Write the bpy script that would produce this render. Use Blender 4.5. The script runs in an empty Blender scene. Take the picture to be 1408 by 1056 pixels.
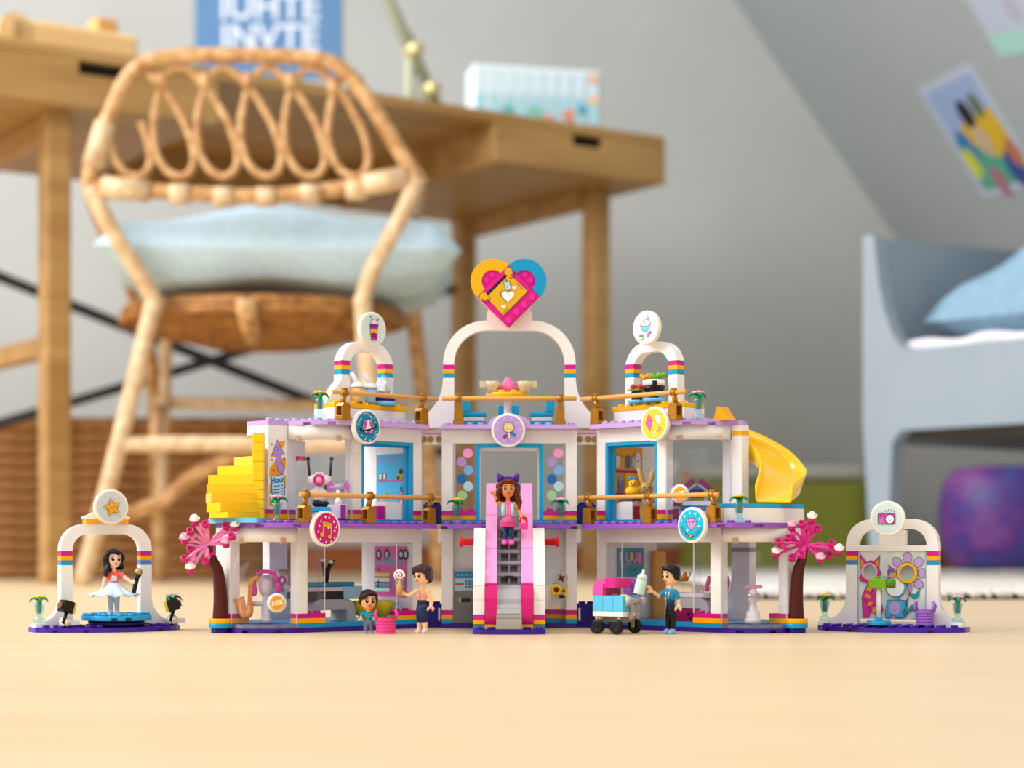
import bpy, bmesh, math, random
from math import sin, cos, pi, radians, sqrt, atan2
from mathutils import Vector as V, Matrix as MX
from mathutils.bvhtree import BVHTree
random.seed(7)
SC = bpy.context.scene
COL = SC.collection
# ---------------------------------------------------------------- camera, sky, lamps, exposure
FPX, CXP, HYP, HC = 2650.0, 704.0, 755.0, 56.1      # focal length and horizon in pixels of the 1408x1056 frame, eye height in mm
cam = bpy.data.cameras.new('camera')
cam.sensor_width = 36.0
cam.lens = FPX / 1408 * 36
cam.shift_y = (HYP - 528) / 1408
cam.clip_start = 0.02
cam.dof.use_dof = True
cam.dof.focus_distance = 1.30
cam.dof.aperture_fstop = 6.3
cam_o = bpy.data.objects.new('camera', cam)
COL.objects.link(cam_o)
cam_o.location = (0, 0, HC * .001)
cam_o.rotation_euler = (pi / 2, 0, 0)
SC.camera = cam_o
W = bpy.data.worlds.new('daylight')
SC.world = W
W.use_nodes = True
W.node_tree.nodes['Background'].inputs[0].default_value = (1, .985, .96, 1)
W.node_tree.nodes['Background'].inputs[1].default_value = .78
def area(name, loc, target, w, h, power, col):
    l = bpy.data.lights.new(name, 'AREA')
    l.shape = 'RECTANGLE'; l.size = w; l.size_y = h; l.energy = power; l.color = col
    o = bpy.data.objects.new(name, l); COL.objects.link(o)
    o.location = loc
    o.rotation_euler = (V(target) - V(loc)).to_track_quat('-Z', 'Y').to_euler()
area('window_light_left', (-2.3, .75, 1.55), (0, 1.5, .1), 1.7, 1.7, 74, (1, .98, .95))
area('overhead_light', (.3, .2, 2.3), (.1, 1.7, .1), 1.3, 1.3, 20, (1, .98, .96))  # unseen area lamp added overhead to fill the scene from above
area('window_light_far', (-1.9, 2.6, 1.9), (-.2, 3.8, .6), 1.0, 1.3, 48, (.97, .98, 1))
SC.view_settings.view_transform = 'Standard'
SC.view_settings.look = 'None'
SC.view_settings.gamma = 1
SC.view_settings.use_curve_mapping = False
SC.view_settings.exposure = 0.0
# ---------------------------------------------------------------- helpers (all sizes in millimetres)
S = .001
def at(px, py, Z):                                    # the point at depth Z seen at a pixel of the frame
    return V(((px - CXP) * Z / FPX, Z, HC + (HYP - py) * Z / FPX))
def lin(c):
    return c / 12.92 if c <= .04045 else ((c + .055) / 1.055) ** 2.4
def rgb(h):
    h = h.lstrip('#')
    return tuple(lin(int(h[i:i + 2], 16) / 255) for i in (0, 2, 4)) + (1,)
MATS = {}
def mat(h, rough=.22, metal=0, coat=0, sss=0, spec=.28):      # plain plastic / paint
    k = (h, rough, metal, coat, sss, spec)
    if k in MATS: return MATS[k]
    m = bpy.data.materials.new('plain_' + h.lstrip('#')); m.use_nodes = True
    b = m.node_tree.nodes['Principled BSDF']
    b.inputs['Base Color'].default_value = rgb(h)
    b.inputs['Roughness'].default_value = rough
    b.inputs['Metallic'].default_value = metal
    b.inputs['Specular IOR Level'].default_value = spec
    if coat: b.inputs['Coat Weight'].default_value = coat
    if sss:
        b.inputs['Subsurface Weight'].default_value = sss
        b.inputs['Subsurface Radius'].default_value = (.003, .0015, .001)
        b.inputs['Subsurface Scale'].default_value = 1
    MATS[k] = m
    return m
def clear(tint='#fbfbfd', gloss=.018, dens=.01):              # thin clear plastic pane: see-through with a glossy skin and a faint haze
    k = ('clear', tint, gloss, dens)
    if k in MATS: return MATS[k]
    m = bpy.data.materials.new('clear_plastic'); m.use_nodes = True
    nt = m.node_tree; nt.nodes.clear()
    o = nt.nodes.new('ShaderNodeOutputMaterial')
    t = nt.nodes.new('ShaderNodeBsdfTransparent'); t.inputs[0].default_value = rgb(tint)
    g = nt.nodes.new('ShaderNodeBsdfGlossy'); g.inputs['Roughness'].default_value = .1
    d = nt.nodes.new('ShaderNodeBsdfDiffuse'); d.inputs[0].default_value = rgb(tint)
    lw = nt.nodes.new('ShaderNodeLayerWeight'); lw.inputs[0].default_value = .35
    mp = nt.nodes.new('ShaderNodeMapRange'); mp.inputs[3].default_value = gloss * .35; mp.inputs[4].default_value = min(1, gloss * 2.5)
    m1 = nt.nodes.new('ShaderNodeMixShader'); m1.inputs[0].default_value = dens
    m2 = nt.nodes.new('ShaderNodeMixShader')
    nt.links.new(lw.outputs['Facing'], mp.inputs[0]); nt.links.new(mp.outputs[0], m2.inputs[0])
    nt.links.new(t.outputs[0], m1.inputs[1]); nt.links.new(d.outputs[0], m1.inputs[2])
    nt.links.new(m1.outputs[0], m2.inputs[1]); nt.links.new(g.outputs[0], m2.inputs[2])
    nt.links.new(m2.outputs[0], o.inputs[0])
    MATS[k] = m
    return m
def grain(name, c1, c2, scale=(1, 12, 12), rough=.5, noise=5, bump=0, detail=6, coords='Object', spec=.4, lo=.35, hi=.65):
    m = bpy.data.materials.new(name); m.use_nodes = True
    nt = m.node_tree; b = nt.nodes['Principled BSDF']
    tc = nt.nodes.new('ShaderNodeTexCoord'); mp = nt.nodes.new('ShaderNodeMapping'); mp.inputs['Scale'].default_value = scale
    n = nt.nodes.new('ShaderNodeTexNoise'); n.inputs['Scale'].default_value = noise; n.inputs['Detail'].default_value = detail
    r = nt.nodes.new('ShaderNodeValToRGB')
    r.color_ramp.elements[0].position = lo; r.color_ramp.elements[0].color = rgb(c1)
    r.color_ramp.elements[1].position = hi; r.color_ramp.elements[1].color = rgb(c2)
    L = nt.links.new
    L(tc.outputs[coords], mp.inputs[0]); L(mp.outputs[0], n.inputs['Vector']); L(n.outputs['Fac'], r.inputs[0]); L(r.outputs[0], b.inputs['Base Color'])
    b.inputs['Roughness'].default_value = rough; b.inputs['Specular IOR Level'].default_value = spec
    if bump:
        bn = nt.nodes.new('ShaderNodeBump'); bn.inputs['Strength'].default_value = bump; bn.inputs['Distance'].default_value = .002
        L(n.outputs['Fac'], bn.inputs['Height']); L(bn.outputs[0], b.inputs['Normal'])
    return m
I4 = MX.Identity(4)
def TR(x=0, y=0, z=0, rz=0, rx=0, ry=0, s=1):
    return MX.Translation((x, y, z)) @ MX.Rotation(rz, 4, 'Z') @ MX.Rotation(ry, 4, 'Y') @ MX.Rotation(rx, 4, 'X') @ MX.Diagonal((s, s, s, 1))
class MB:                                             # collects shapes, becomes one mesh
    def __init__(s, T=None, sx=1):
        s.v = []; s.f = []; s.mi = []; s.sm = []; s.T = T; s.sx = sx
    def add(s, vs, fs, mi=0, smooth=False, T=None):
        k = len(s.v)
        for p in vs:
            p = V(p)
            if T is not None: p = T @ p
            if s.T is not None: p = s.T @ p
            s.v.append((p.x * s.sx, p.y, p.z))
        for i, f in enumerate(fs):
            s.f.append(tuple(j + k for j in f)); s.mi.append(mi)
            s.sm.append(smooth if not isinstance(smooth, list) else smooth[i])
        return s
    def box(s, x0, x1, y0, y1, z0, z1, c=.2, mi=0, T=None):
        if x0 > x1: x0, x1 = x1, x0
        if y0 > y1: y0, y1 = y1, y0
        if z0 > z1: z0, z1 = z1, z0
        c = min(c, (x1 - x0) * .45, (y1 - y0) * .45, (z1 - z0) * .45)
        if c <= 0:
            vs = [(x, y, z) for z in (z0, z1) for y in (y0, y1) for x in (x0, x1)]
            return s.add(vs, [(0, 2, 3, 1), (4, 5, 7, 6), (0, 1, 5, 4), (2, 6, 7, 3), (0, 4, 6, 2), (1, 3, 7, 5)], mi, False, T)
        vs = []; ix = {}
        X = (x0, x1); Y = (y0, y1); Z = (z0, z1)
        for a in (0, 1):
            for b in (0, 1):
                for d in (0, 1):
                    qx = X[a] + (c if a == 0 else -c); qy = Y[b] + (c if b == 0 else -c); qz = Z[d] + (c if d == 0 else -c)
                    ix[a, b, d, 0] = len(vs); vs.append((X[a], qy, qz))
                    ix[a, b, d, 1] = len(vs); vs.append((qx, Y[b], qz))
                    ix[a, b, d, 2] = len(vs); vs.append((qx, qy, Z[d]))
        g = lambda a, b, d, k: ix[a, b, d, k]
        fs = []
        for q in (0, 1):
            fs.append([g(q, 0, 0, 0), g(q, 0, 1, 0), g(q, 1, 1, 0), g(q, 1, 0, 0)][::1 if q == 0 else -1])
            fs.append([g(0, q, 0, 1), g(1, q, 0, 1), g(1, q, 1, 1), g(0, q, 1, 1)][::1 if q == 0 else -1])
            fs.append([g(0, 0, q, 2), g(0, 1, q, 2), g(1, 1, q, 2), g(1, 0, q, 2)][::1 if q == 0 else -1])
        for a in (0, 1):
            for b in (0, 1):
                fs.append([g(a, b, 0, 0), g(a, b, 1, 0), g(a, b, 1, 1), g(a, b, 0, 1)][::1 if a == b else -1][::-1])
        for a in (0, 1):
            for d in (0, 1):
                fs.append([g(a, 0, d, 0), g(a, 1, d, 0), g(a, 1, d, 2), g(a, 0, d, 2)][::1 if a == d else -1])
        for b in (0, 1):
            for d in (0, 1):
                fs.append([g(0, b, d, 1), g(1, b, d, 1), g(1, b, d, 2), g(0, b, d, 2)][::1 if b == d else -1][::-1])
        for a in (0, 1):
            for b in (0, 1):
                for d in (0, 1):
                    fs.append([g(a, b, d, 0), g(a, b, d, 1), g(a, b, d, 2)][::1 if (a + b + d) % 2 == 1 else -1])
        return s.add(vs, fs, mi, False, T)
    def prism(s, poly, z0, z1, mi=0, T=None, smooth=False):        # polygon in x,y swept along z
        n = len(poly)
        vs = [(x, y, z0) for x, y in poly] + [(x, y, z1) for x, y in poly]
        fs = [tuple(range(n))[::-1], tuple(range(n, 2 * n))] + [(i, (i + 1) % n, n + (i + 1) % n, n + i) for i in range(n)]
        return s.add(vs, fs, mi, [False, False] + [smooth] * n, T)
    def lathe(s, prof, n=20, mi=0, T=None, smooth=True, sx=1, sy=1):   # profile of (radius, z); radius 0 closes to a tip
        vs = []; fs = []; rings = []
        for r, z in prof:
            if r <= 1e-6:
                rings.append([len(vs)]); vs.append((0, 0, z))
            else:
                rings.append(list(range(len(vs), len(vs) + n)))
                vs += [(r * cos(2 * pi * i / n) * sx, r * sin(2 * pi * i / n) * sy, z) for i in range(n)]
        for A, B in zip(rings, rings[1:]):
            for i in range(n):
                j = (i + 1) % n
                if len(A) == 1 and len(B) == 1: continue
                if len(A) == 1: fs.append((A[0], B[j], B[i]))
                elif len(B) == 1: fs.append((A[i], A[j], B[0]))
                else: fs.append((A[i], A[j], B[j], B[i]))
        sm = [smooth] * len(fs)
        for R, flip in ((rings[0], True), (rings[-1], False)):
            if len(R) > 1 and tuple(prof[0]) != tuple(prof[-1]):
                fs.append(tuple(R[::-1] if flip else R)); sm.append(False)
        return s.add(vs, fs, mi, sm, T)
    def cyl(s, x, y, z0, z1, r, n=16, mi=0, T=None, c=.15):
        M = MX.Translation((x, y, 0))
        if T is not None: M = T @ M
        c = min(c, r * .3, abs(z1 - z0) * .3)
        return s.lathe([(r - c, z0), (r, z0 + c), (r, z1 - c), (r - c, z1)] if c > 0 else [(r, z0), (r, z1)], n, mi, M)
    def tube(s, pts, r, n=8, mi=0, T=None, closed=False, flat=1):
        pts = [V(p) for p in pts]; m = len(pts)
        rr = r if isinstance(r, (list, tuple)) else [r] * m
        vs = []; fs = []
        up = None
        for i, p in enumerate(pts):
            if closed: d = pts[(i + 1) % m] - pts[i - 1]
            else: d = pts[min(i + 1, m - 1)] - pts[max(i - 1, 0)]
            d = d.normalized() if d.length > 0 else V((0, 0, 1))
            if up is None: up = V((0, 0, 1)) if abs(d.z) < .9 else V((0, 1, 0))
            a = d.cross(up)
            if a.length < 1e-6: a = d.orthogonal()
            a.normalize(); b = a.cross(d).normalized(); up = b
            for k in range(n):
                t = 2 * pi * k / n
                vs.append(p + a * (cos(t) * rr[i]) + b * (sin(t) * rr[i] * flat))
        for i in range(m if closed else m - 1):
            j = (i + 1) % m
            for k in range(n):
                l = (k + 1) % n
                fs.append((i * n + k, i * n + l, j * n + l, j * n + k))
        sm = [True] * len(fs)
        if not closed:
            fs += [tuple(range(n))[::-1], tuple(range((m - 1) * n, m * n))]; sm += [False, False]
        return s.add(vs, fs, mi, sm, T)
    def ell(s, c, r, n=14, m=8, mi=0, T=None, rot=None):
        if not isinstance(r, (list, tuple)): r = (r, r, r)
        M = MX.Translation(c) @ (rot if rot is not None else I4) @ MX.Diagonal((r[0], r[1], r[2], 1))
        if T is not None: M = T @ M
        return s.lathe([(sin(pi * i / m) if 0 < i < m else 0, -cos(pi * i / m)) for i in range(m + 1)], n, mi, M)
    def loft(s, rings, mi=0, T=None, n=16):          # rings: (centre, rx, ry) along z or any path, elliptical cross sections in x,y
        vs = []; fs = []
        for c, rx, ry in rings:
            vs += [(c[0] + rx * cos(2 * pi * i / n), c[1] + ry * sin(2 * pi * i / n), c[2]) for i in range(n)]
        for k in range(len(rings) - 1):
            for i in range(n):
                j = (i + 1) % n
                fs.append((k * n + i, k * n + j, (k + 1) * n + j, (k + 1) * n + i))
        sm = [True] * len(fs)
        fs += [tuple(range(n))[::-1], tuple(range((len(rings) - 1) * n, len(rings) * n))]; sm += [False, False]
        return s.add(vs, fs, mi, sm, T)
    def stud(s, x, y, z, mi=0, T=None, n=12):
        return s.cyl(x, y, z - .1, z + 1.7, 2.4, n, mi, T, .2)
    def mesh(s, name, mats, fix=False):
        me = bpy.data.meshes.new(name)
        me.from_pydata([(x * S, y * S, z * S) for x, y, z in s.v], [], s.f)
        for m in (mats if isinstance(mats, (list, tuple)) else [mats]): me.materials.append(m)
        me.polygons.foreach_set('material_index', s.mi)
        me.polygons.foreach_set('use_smooth', s.sm)
        if fix or s.sx < 0:
            b = bmesh.new(); b.from_mesh(me); bmesh.ops.recalc_face_normals(b, faces=b.faces); b.to_mesh(me); b.free()
        me.update()
        return me
    def build(s, name, mats, parent=None, label=None, fix=True, cat=None, group=None, loc=None, rz=0, kind=None):
        o = bpy.data.objects.new(name, s.mesh(name, mats, fix)); COL.objects.link(o)
        if parent is not None: o.parent = parent
        if loc is not None: o.location = V(loc) * S
        if rz: o.rotation_euler = (0, 0, rz)
        return tag(o, label, cat, group, kind)
def tag(o, label=None, cat=None, group=None, kind=None):
    if label: o['label'] = label
    if cat: o['category'] = cat
    if group: o['group'] = group
    if kind: o['kind'] = kind
    return o
def thing(name, label, cat, loc=(0, 0, 0), rz=0, group=None):     # an Empty at the base of a thing; its parts are its children
    o = bpy.data.objects.new(name, None); COL.objects.link(o)
    o.empty_display_size = .01
    o.location = V(loc) * S; o.rotation_euler = (0, 0, rz)
    return tag(o, label, cat, group)
def kids(o):
    return [c for c in COL.objects if c.parent == o]
def copy_thing(root, loc, rz=None, label=None, group=None):
    r = root.copy(); COL.objects.link(r); r.location = V(loc) * S
    if rz is not None: r.rotation_euler = (0, 0, rz)
    tag(r, label, None, group)
    for ch in kids(root):
        c = ch.copy(); COL.objects.link(c); c.parent = r
        for g in kids(ch):
            d = g.copy(); COL.objects.link(d); d.parent = c
    return r
def inst(name, me, parent, M=None):                  # another object that shares a mesh; M in millimetres
    o = bpy.data.objects.new(name, me); COL.objects.link(o); o.parent = parent
    if M is not None:
        M = M.copy(); M.translation *= S; o.matrix_local = M
    return o
def fuse(mb, name, mats, parent=None, voxel=.35, smooth=3, label=None, **k):   # melts all shapes of mb into one continuous skin
    src = bpy.data.meshes.new('tmp'); src.from_pydata([V(p) for p in mb.v], [], mb.f)
    to = bpy.data.objects.new('tmp', src); COL.objects.link(to)
    rm = to.modifiers.new('r', 'REMESH'); rm.mode = 'VOXEL'; rm.voxel_size = voxel
    if smooth:
        sm = to.modifiers.new('s', 'SMOOTH'); sm.factor = .5; sm.iterations = smooth
    dg = bpy.context.evaluated_depsgraph_get()
    me = bpy.data.meshes.new_from_object(to.evaluated_get(dg))
    me.name = name
    tree = BVHTree.FromPolygons([V(p) for p in mb.v], mb.f)
    me.materials.clear()
    for m in (mats if isinstance(mats, (list, tuple)) else [mats]): me.materials.append(m)
    for p in me.polygons:
        h = tree.find_nearest(p.center)
        p.material_index = mb.mi[h[2]] if h[2] is not None else 0
        p.use_smooth = True
    me.transform(MX.Scale(S, 4))
    bpy.data.objects.remove(to); bpy.data.meshes.remove(src)
    o = bpy.data.objects.new(name, me); COL.objects.link(o)
    if parent is not None: o.parent = parent
    return tag(o, label, **k)
class PR:                                             # flat print: layers of coloured shapes on a plane (x right, y up, z out)
    def __init__(s, T, step=.035): s.mb = MB(T); s.cols = []; s.k = 0; s.step = step
    def c(s, h):
        if h not in s.cols: s.cols.append(h)
        return s.cols.index(h)
    def poly(s, pts, h):
        a = sum(pts[i][0] * pts[(i + 1) % len(pts)][1] - pts[(i + 1) % len(pts)][0] * pts[i][1] for i in range(len(pts)))
        if a < 0: pts = pts[::-1]
        s.k += 1
        s.mb.add([(x, y, s.k * s.step) for x, y in pts], [tuple(range(len(pts)))], s.c(h)); return s
    def circ(s, x, y, r, h, n=28, ry=None): return s.poly([(x + r * cos(2 * pi * i / n), y + (ry or r) * sin(2 * pi * i / n)) for i in range(n)], h)
    def rect(s, x0, x1, y0, y1, h): return s.poly([(x0, y0), (x1, y0), (x1, y1), (x0, y1)], h)
    def line(s, pts, w, h, closed=False):
        s.k += 1; ci = s.c(h); n = len(pts)
        L = []; R = []
        for i in range(n):
            a = V(pts[i - 1] if (i > 0 or closed) else pts[0]); b = V(pts[(i + 1) % n] if (i < n - 1 or closed) else pts[-1])
            d = b - a; d = d.normalized() if d.length > 0 else V((1, 0)); q = V((-d.y, d.x)) * w / 2
            p = V(pts[i]); L.append(p + q); R.append(p - q)
        z = s.k * s.step
        for i in range(n if closed else n - 1):
            j = (i + 1) % n
            s.mb.add([(L[i].x, L[i].y, z), (R[i].x, R[i].y, z), (R[j].x, R[j].y, z), (L[j].x, L[j].y, z)], [(0, 1, 2, 3)], ci)
        return s
    def shape(s, pts, fill, edge='#1d1230', w=.3):
        s.poly(pts, fill)
        return s.line(pts, w, edge, True)
    def star(s, x, y, R, r, h, n=5, a0=pi / 2, edge=None, w=.3):
        p = [(x + (R if i % 2 == 0 else r) * cos(a0 + pi * i / n), y + (R if i % 2 == 0 else r) * sin(a0 + pi * i / n)) for i in range(2 * n)]
        s.poly_fan(p, (x, y), h)
        if edge: s.line(p, w, edge, True)
        return s
    def poly_fan(s, pts, c, h):
        s.k += 1; z = s.k * s.step; n = len(pts)
        s.mb.add([(c[0], c[1], z)] + [(x, y, z) for x, y in pts], [(0, 1 + i, 1 + (i + 1) % n) for i in range(n)], s.c(h)); return s
    def heart(s, x, y, r, h, rot=0, edge=None):
        p = []
        for i in range(24):
            t = 2 * pi * i / 24
            a = 16 * sin(t) ** 3 / 17; b = (13 * cos(t) - 5 * cos(2 * t) - 2 * cos(3 * t) - cos(4 * t)) / 17
            p.append((x + r * (a * cos(rot) - b * sin(rot)), y + r * (a * sin(rot) + b * cos(rot))))
        s.poly(p, h)
        if edge: s.line(p, .25, edge, True)
        return s
    def text(s, txt, x, y, size, h, rot=0, shear=0, bold=.0):
        cu = bpy.data.curves.new('t', 'FONT'); cu.body = txt; cu.size = size; cu.align_x = 'CENTER'; cu.align_y = 'CENTER'; cu.shear = shear; cu.offset = bold
        o = bpy.data.objects.new('t', cu); COL.objects.link(o)
        me = bpy.data.meshes.new_from_object(o.evaluated_get(bpy.context.evaluated_depsgraph_get()))
        s.k += 1
        c_, s_ = cos(rot), sin(rot)
        vs = [(x + v.co.x * c_ - v.co.y * s_, y + v.co.x * s_ + v.co.y * c_, s.k * s.step) for v in me.vertices]
        s.mb.add(vs, [tuple(p.vertices) for p in me.polygons], s.c(h))
        bpy.data.objects.remove(o); bpy.data.curves.remove(cu); bpy.data.meshes.remove(me)
        return s
    def build(s, parent, name='print', rough=.3, label=None):
        return s.mb.build(name, [mat(h, rough) for h in s.cols], parent, label, fix=False)
def rrect(w, h, r, n=5, cx=0, cy=0):                  # rounded rectangle outline
    p = []
    for qx, qy, a in ((1, 1, 0), (-1, 1, pi / 2), (-1, -1, pi), (1, -1, 3 * pi / 2)):
        for i in range(n + 1):
            t = a + pi / 2 * i / n
            p.append((cx + qx * (w / 2 - r) + r * cos(t), cy + qy * (h / 2 - r) + r * sin(t)))
    return p
def pillow_mb(w, d, h, n=22, pinch=.16, lump=0, ex=.42, low=1.0):
    mb = MB(); vs = []; fs = []
    for side in (1, -1):
        k = len(vs)
        for j in range(n + 1):
            for i in range(n + 1):
                u = 2 * i / n - 1; v = 2 * j / n - 1
                q = max(0, (1 - u * u) * (1 - v * v)) ** ex
                sx = 1 - pinch * (1 - abs(u)) * 0 - pinch * (1 - v * v) * abs(u) ** 3 * .6
                sy = 1 - pinch * (1 - u * u) * abs(v) ** 3 * .6
                l = lump * (sin(5 * u + 2 * v) * sin(3 * v - u) + .5 * sin(9 * u * v + 1)) * q
                vs.append((u * w / 2 * sx, v * d / 2 * sy, (side * h / 2 * q + l) * (1 if side > 0 else low)))
        for j in range(n):
            for i in range(n):
                a = k + j * (n + 1) + i
                f = (a, a + 1, a + n + 2, a + n + 1)
                fs.append(f if side > 0 else f[::-1])
    mb.add(vs, fs, 0, True)
    return mb
# ---------------------------------------------------------------- the room
M_FLOOR = grain('floor_wood', '#dabd92', '#e3cba6', (1.2, 14, 1), .38, 2.2, .02, 5, lo=.3, hi=.7)
M_WALL = grain('wall_paint', '#aeb0ae', '#b3b5b3', (1, 1, 1), .8, 3, 0, 2)
M_SLOPE = mat('#9ca4a8', .8)
M_OAK = grain('oak', '#a27a45', '#b8925a', (1, 9, 9), .45, 3, .03)
M_RATTAN = grain('rattan', '#aa7845', '#d4ac78', (6, 6, 6), .42, 9, .05)
M_RATTAN_PALE = grain('rattan_pale', '#c6a47c', '#e2c9a4', (6, 6, 6), .45, 9, .05)
M_WICKER = grain('wicker', '#7a4a1e', '#b07c42', (12, 12, 30), .6, 3, .3)
MB().box(-4000, 4000, -600, 6000, -30, 0, 0).build('floor', M_FLOOR, kind='structure')
YW = 4600.0
MB().box(-4000, 1700, YW, YW + 60, 0, 2600, 0).build('wall_back', M_WALL, kind='structure')
MB().box(-4000, 1430, YW - 14, YW - .5, 0, 62, 1).build('baseboard_back', grain('skirting', '#8d4b22', '#9d5a2c', (1, 8, 8), .5, 3), kind='structure')
MB().box(2000, 2060, -600, 3020, 0, 2600, 0).build('wall_right', M_WALL, kind='structure')
# attic slope on the right, over the bed: plane through two points on the back wall, running towards the viewer
A1, B1 = (531.0, 1367.0), (913.0, 802.0)
SL = V((B1[0] - A1[0], 0, B1[1] - A1[1])).normalized()
SN = V((SL.z, 0, -SL.x))                              # faces the room
def slope_h(x): return A1[1] + (x - A1[0]) * (B1[1] - A1[1]) / (B1[0] - A1[0])
xt = A1[0] - 700; xb = 1440.0
pt = [(xt, slope_h(xt)), (xb, slope_h(xb)), (xb + 60, slope_h(xb)), (xt + 60, slope_h(xt) + 30)]
mb = MB(MX(((1, 0, 0, 0), (0, 0, 1, 0), (0, 1, 0, 0), (0, 0, 0, 1))))
mb.prism(pt, 3020, YW - .5)
mb.build('ceiling', M_SLOPE, kind='structure')
def on_slope(px, py):                                 # where a pixel's ray meets the slope
    o = V((0, 0, HC)); d = at(px, py, 1000.0) - o
    P0 = V((A1[0], 0, A1[1])); n = SN
    return o + d * ((P0 - o).dot(n) / d.dot(n))
def slope_poster(corners, name, label, paint):
    P = [on_slope(*c) for c in corners]               # tl, tr, br, bl
    c = sum(P, V()) / 4
    ex = ((P[1] - P[0]) + (P[2] - P[3])).normalized(); n = SN if SN.dot(V((0, 0, HC)) - c) > 0 else -SN
    ey = n.cross(ex).normalized()
    w = ((P[1] - P[0]).length + (P[2] - P[3]).length) / 2; h = ((P[0] - P[3]).length + (P[1] - P[2]).length) / 2
    T = MX((( ex.x, ey.x, n.x, c.x), (ex.y, ey.y, n.y, c.y), (ex.z, ey.z, n.z, c.z), (0, 0, 0, 1)))
    mb = MB(T); mb.box(-w / 2, w / 2, -h / 2, h / 2, .2, 1.2, 0)
    o = mb.build(name, mat('#aeb9cc', .7), None, label, cat='poster')
    pr = PR(T @ MX.Translation((0, 0, 1.2)), .06); paint(pr, w, h); pr.build(o, 'print', .7)
def paint_a(p, w, h):
    X = lambda u: (u - .5) * w; Y = lambda v: (v - .5) * h
    p.rect(X(.08), X(.92), Y(.06), Y(.94), '#8ea3cc')
    p.rect(X(.08), X(.92), Y(.06), Y(.52), '#4c9a86')
    p.poly([(X(.2), Y(.5)), (X(.35), Y(.62)), (X(.9), Y(.66)), (X(.92), Y(.3)), (X(.6), Y(.28)), (X(.4), Y(.4))], '#c9a626')
    p.circ(X(.5), Y(.66), w * .1, '#15171f'); p.circ(X(.72), Y(.7), w * .08, '#5c6a4a')
    p.circ(X(.22), Y(.42), w * .12, '#2f74a8'); p.circ(X(.15), Y(.3), w * .1, '#b9c43a'); p.circ(X(.75), Y(.16), w * .12, '#2a4486')
    p.circ(X(.4), Y(.1), w * .1, '#9c6b7e'); p.circ(X(.85), Y(.28), w * .09, '#b06a52'); p.circ(X(.52), Y(.44), w * .1, '#b9a38c')
slope_poster([(1256, 122), (1346, 88), (1424, 246), (1362, 274)], 'poster', 'small poster of a yellow and green painting taped to the attic slope', paint_a)
def paint_b(p, w, h):
    p.rect(-w * .5, w * .5, -h * .5, -h * .18, '#9cc9c4'); p.circ(w * .1, h * .1, w * .1, '#a9a9bb')
slope_poster([(1322, -6), (1400, -40), (1466, 66), (1377, 72)], 'poster', 'pale lilac poster on the attic slope, cut off by the top right corner', paint_b)
# wall poster with white letters
mb = MB(); c0 = at(268, 108, YW - 4); c1 = at(470, 108, YW - 4)
mb.box(c0.x, c1.x, YW - 4, YW - .4, c0.z, c0.z + 520, .5)
wp = mb.build('wall_poster', mat('#5f87b3', .75), None, 'blue poster with big white letters on the grey wall above the desk', cat='poster')
pr = PR(MX.Translation((c0.x, YW - 4, c0.z)) @ MX.Rotation(pi / 2, 4, 'X'), .3)
for k, (t, z) in enumerate((('INVTE', 66 + 30), ('IUHTE', 66 + 103), ('STARS', 66 + 176), ('ALWAYS', 66 + 249))):
    pr.text(t, 178, z, 86 if k < 3 else 70, '#dfe6f2', bold=.004 * 1000 * .4)
pr.build(wp, 'lettering', .7)
# ---------------------------------------------------------------- desk
DR = V((300, 3766, 0)); ang = radians(34)
dt = V((-cos(ang), -sin(ang), 0)); dd = V((-sin(ang), cos(ang), 0))      # along the front to the left, and to the back
desk = thing('desk', 'oak desk with two slotted drawers and square legs behind the rattan chair', 'desk', DR, ang)
def dbox(mb, l0, l1, d0, d1, z0, z1, c=1.5): mb.box(-l1, -l0, d0, d1, z0, z1, c); return mb   # desk axes: l from the right end, d from the front
dbox(MB(), 0, 1660, 0, 610, 842, 862, 3).build('desk_top', M_OAK, desk)
dbox(MB(), 400, 955, 585, 605, 772, 842).build('back_panel', M_OAK, desk)
slot = mat('#15110d', .8)  # near-black colour for the shade inside the finger slots
for l0, l1, ls in ((0, 400, (150, 222)), (955, 1655, (1120, 1200))):
    cab = dbox(MB(), l0 + 4, l1 - 4, 22, 600, 768, 842).build('drawer_case', M_OAK, desk)
    fr = MB()
    dbox(fr, l0, ls[0], 0, 18, 768, 842); dbox(fr, ls[1], l1, 0, 18, 768, 842); dbox(fr, ls[0], ls[1], 0, 18, 768, 820)
    d = fr.build('drawer', M_OAK, desk)
    dbox(MB(), ls[0] + 1, ls[1] - 1, 14, 20, 821, 841, .5).build('handle_slot_shade', slot, d, 'dark plate painting the shade in the drawer finger slot')  # dark plate paints the shade inside the open slot
legs = [(1215, 70), (80, 120), (110, 560), (1215, 560)]
for l, d in legs:
    dbox(MB(), l - 21, l + 21, d - 21, d + 21, 0, 768, 3).build('leg', M_OAK, desk)
dbox(MB(), 1200, 1230, 92, 540, 722, 766).build('side_rail', M_OAK, desk)
dbox(MB(), 1200, 1230, 92, 540, 372, 404).build('side_rail', M_OAK, desk)
dbox(MB(), 85, 108, 140, 540, 730, 768).build('side_rail', M_OAK, desk)
steel = mat('#3b3c40', .4, .6)
for za, zb in ((590, 250), (265, 625)):
    MB().tube([(-1212, 572, za), (-112, 572, zb)], 11, 6).build('cross_brace', steel, desk, 'dark steel brace')
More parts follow.
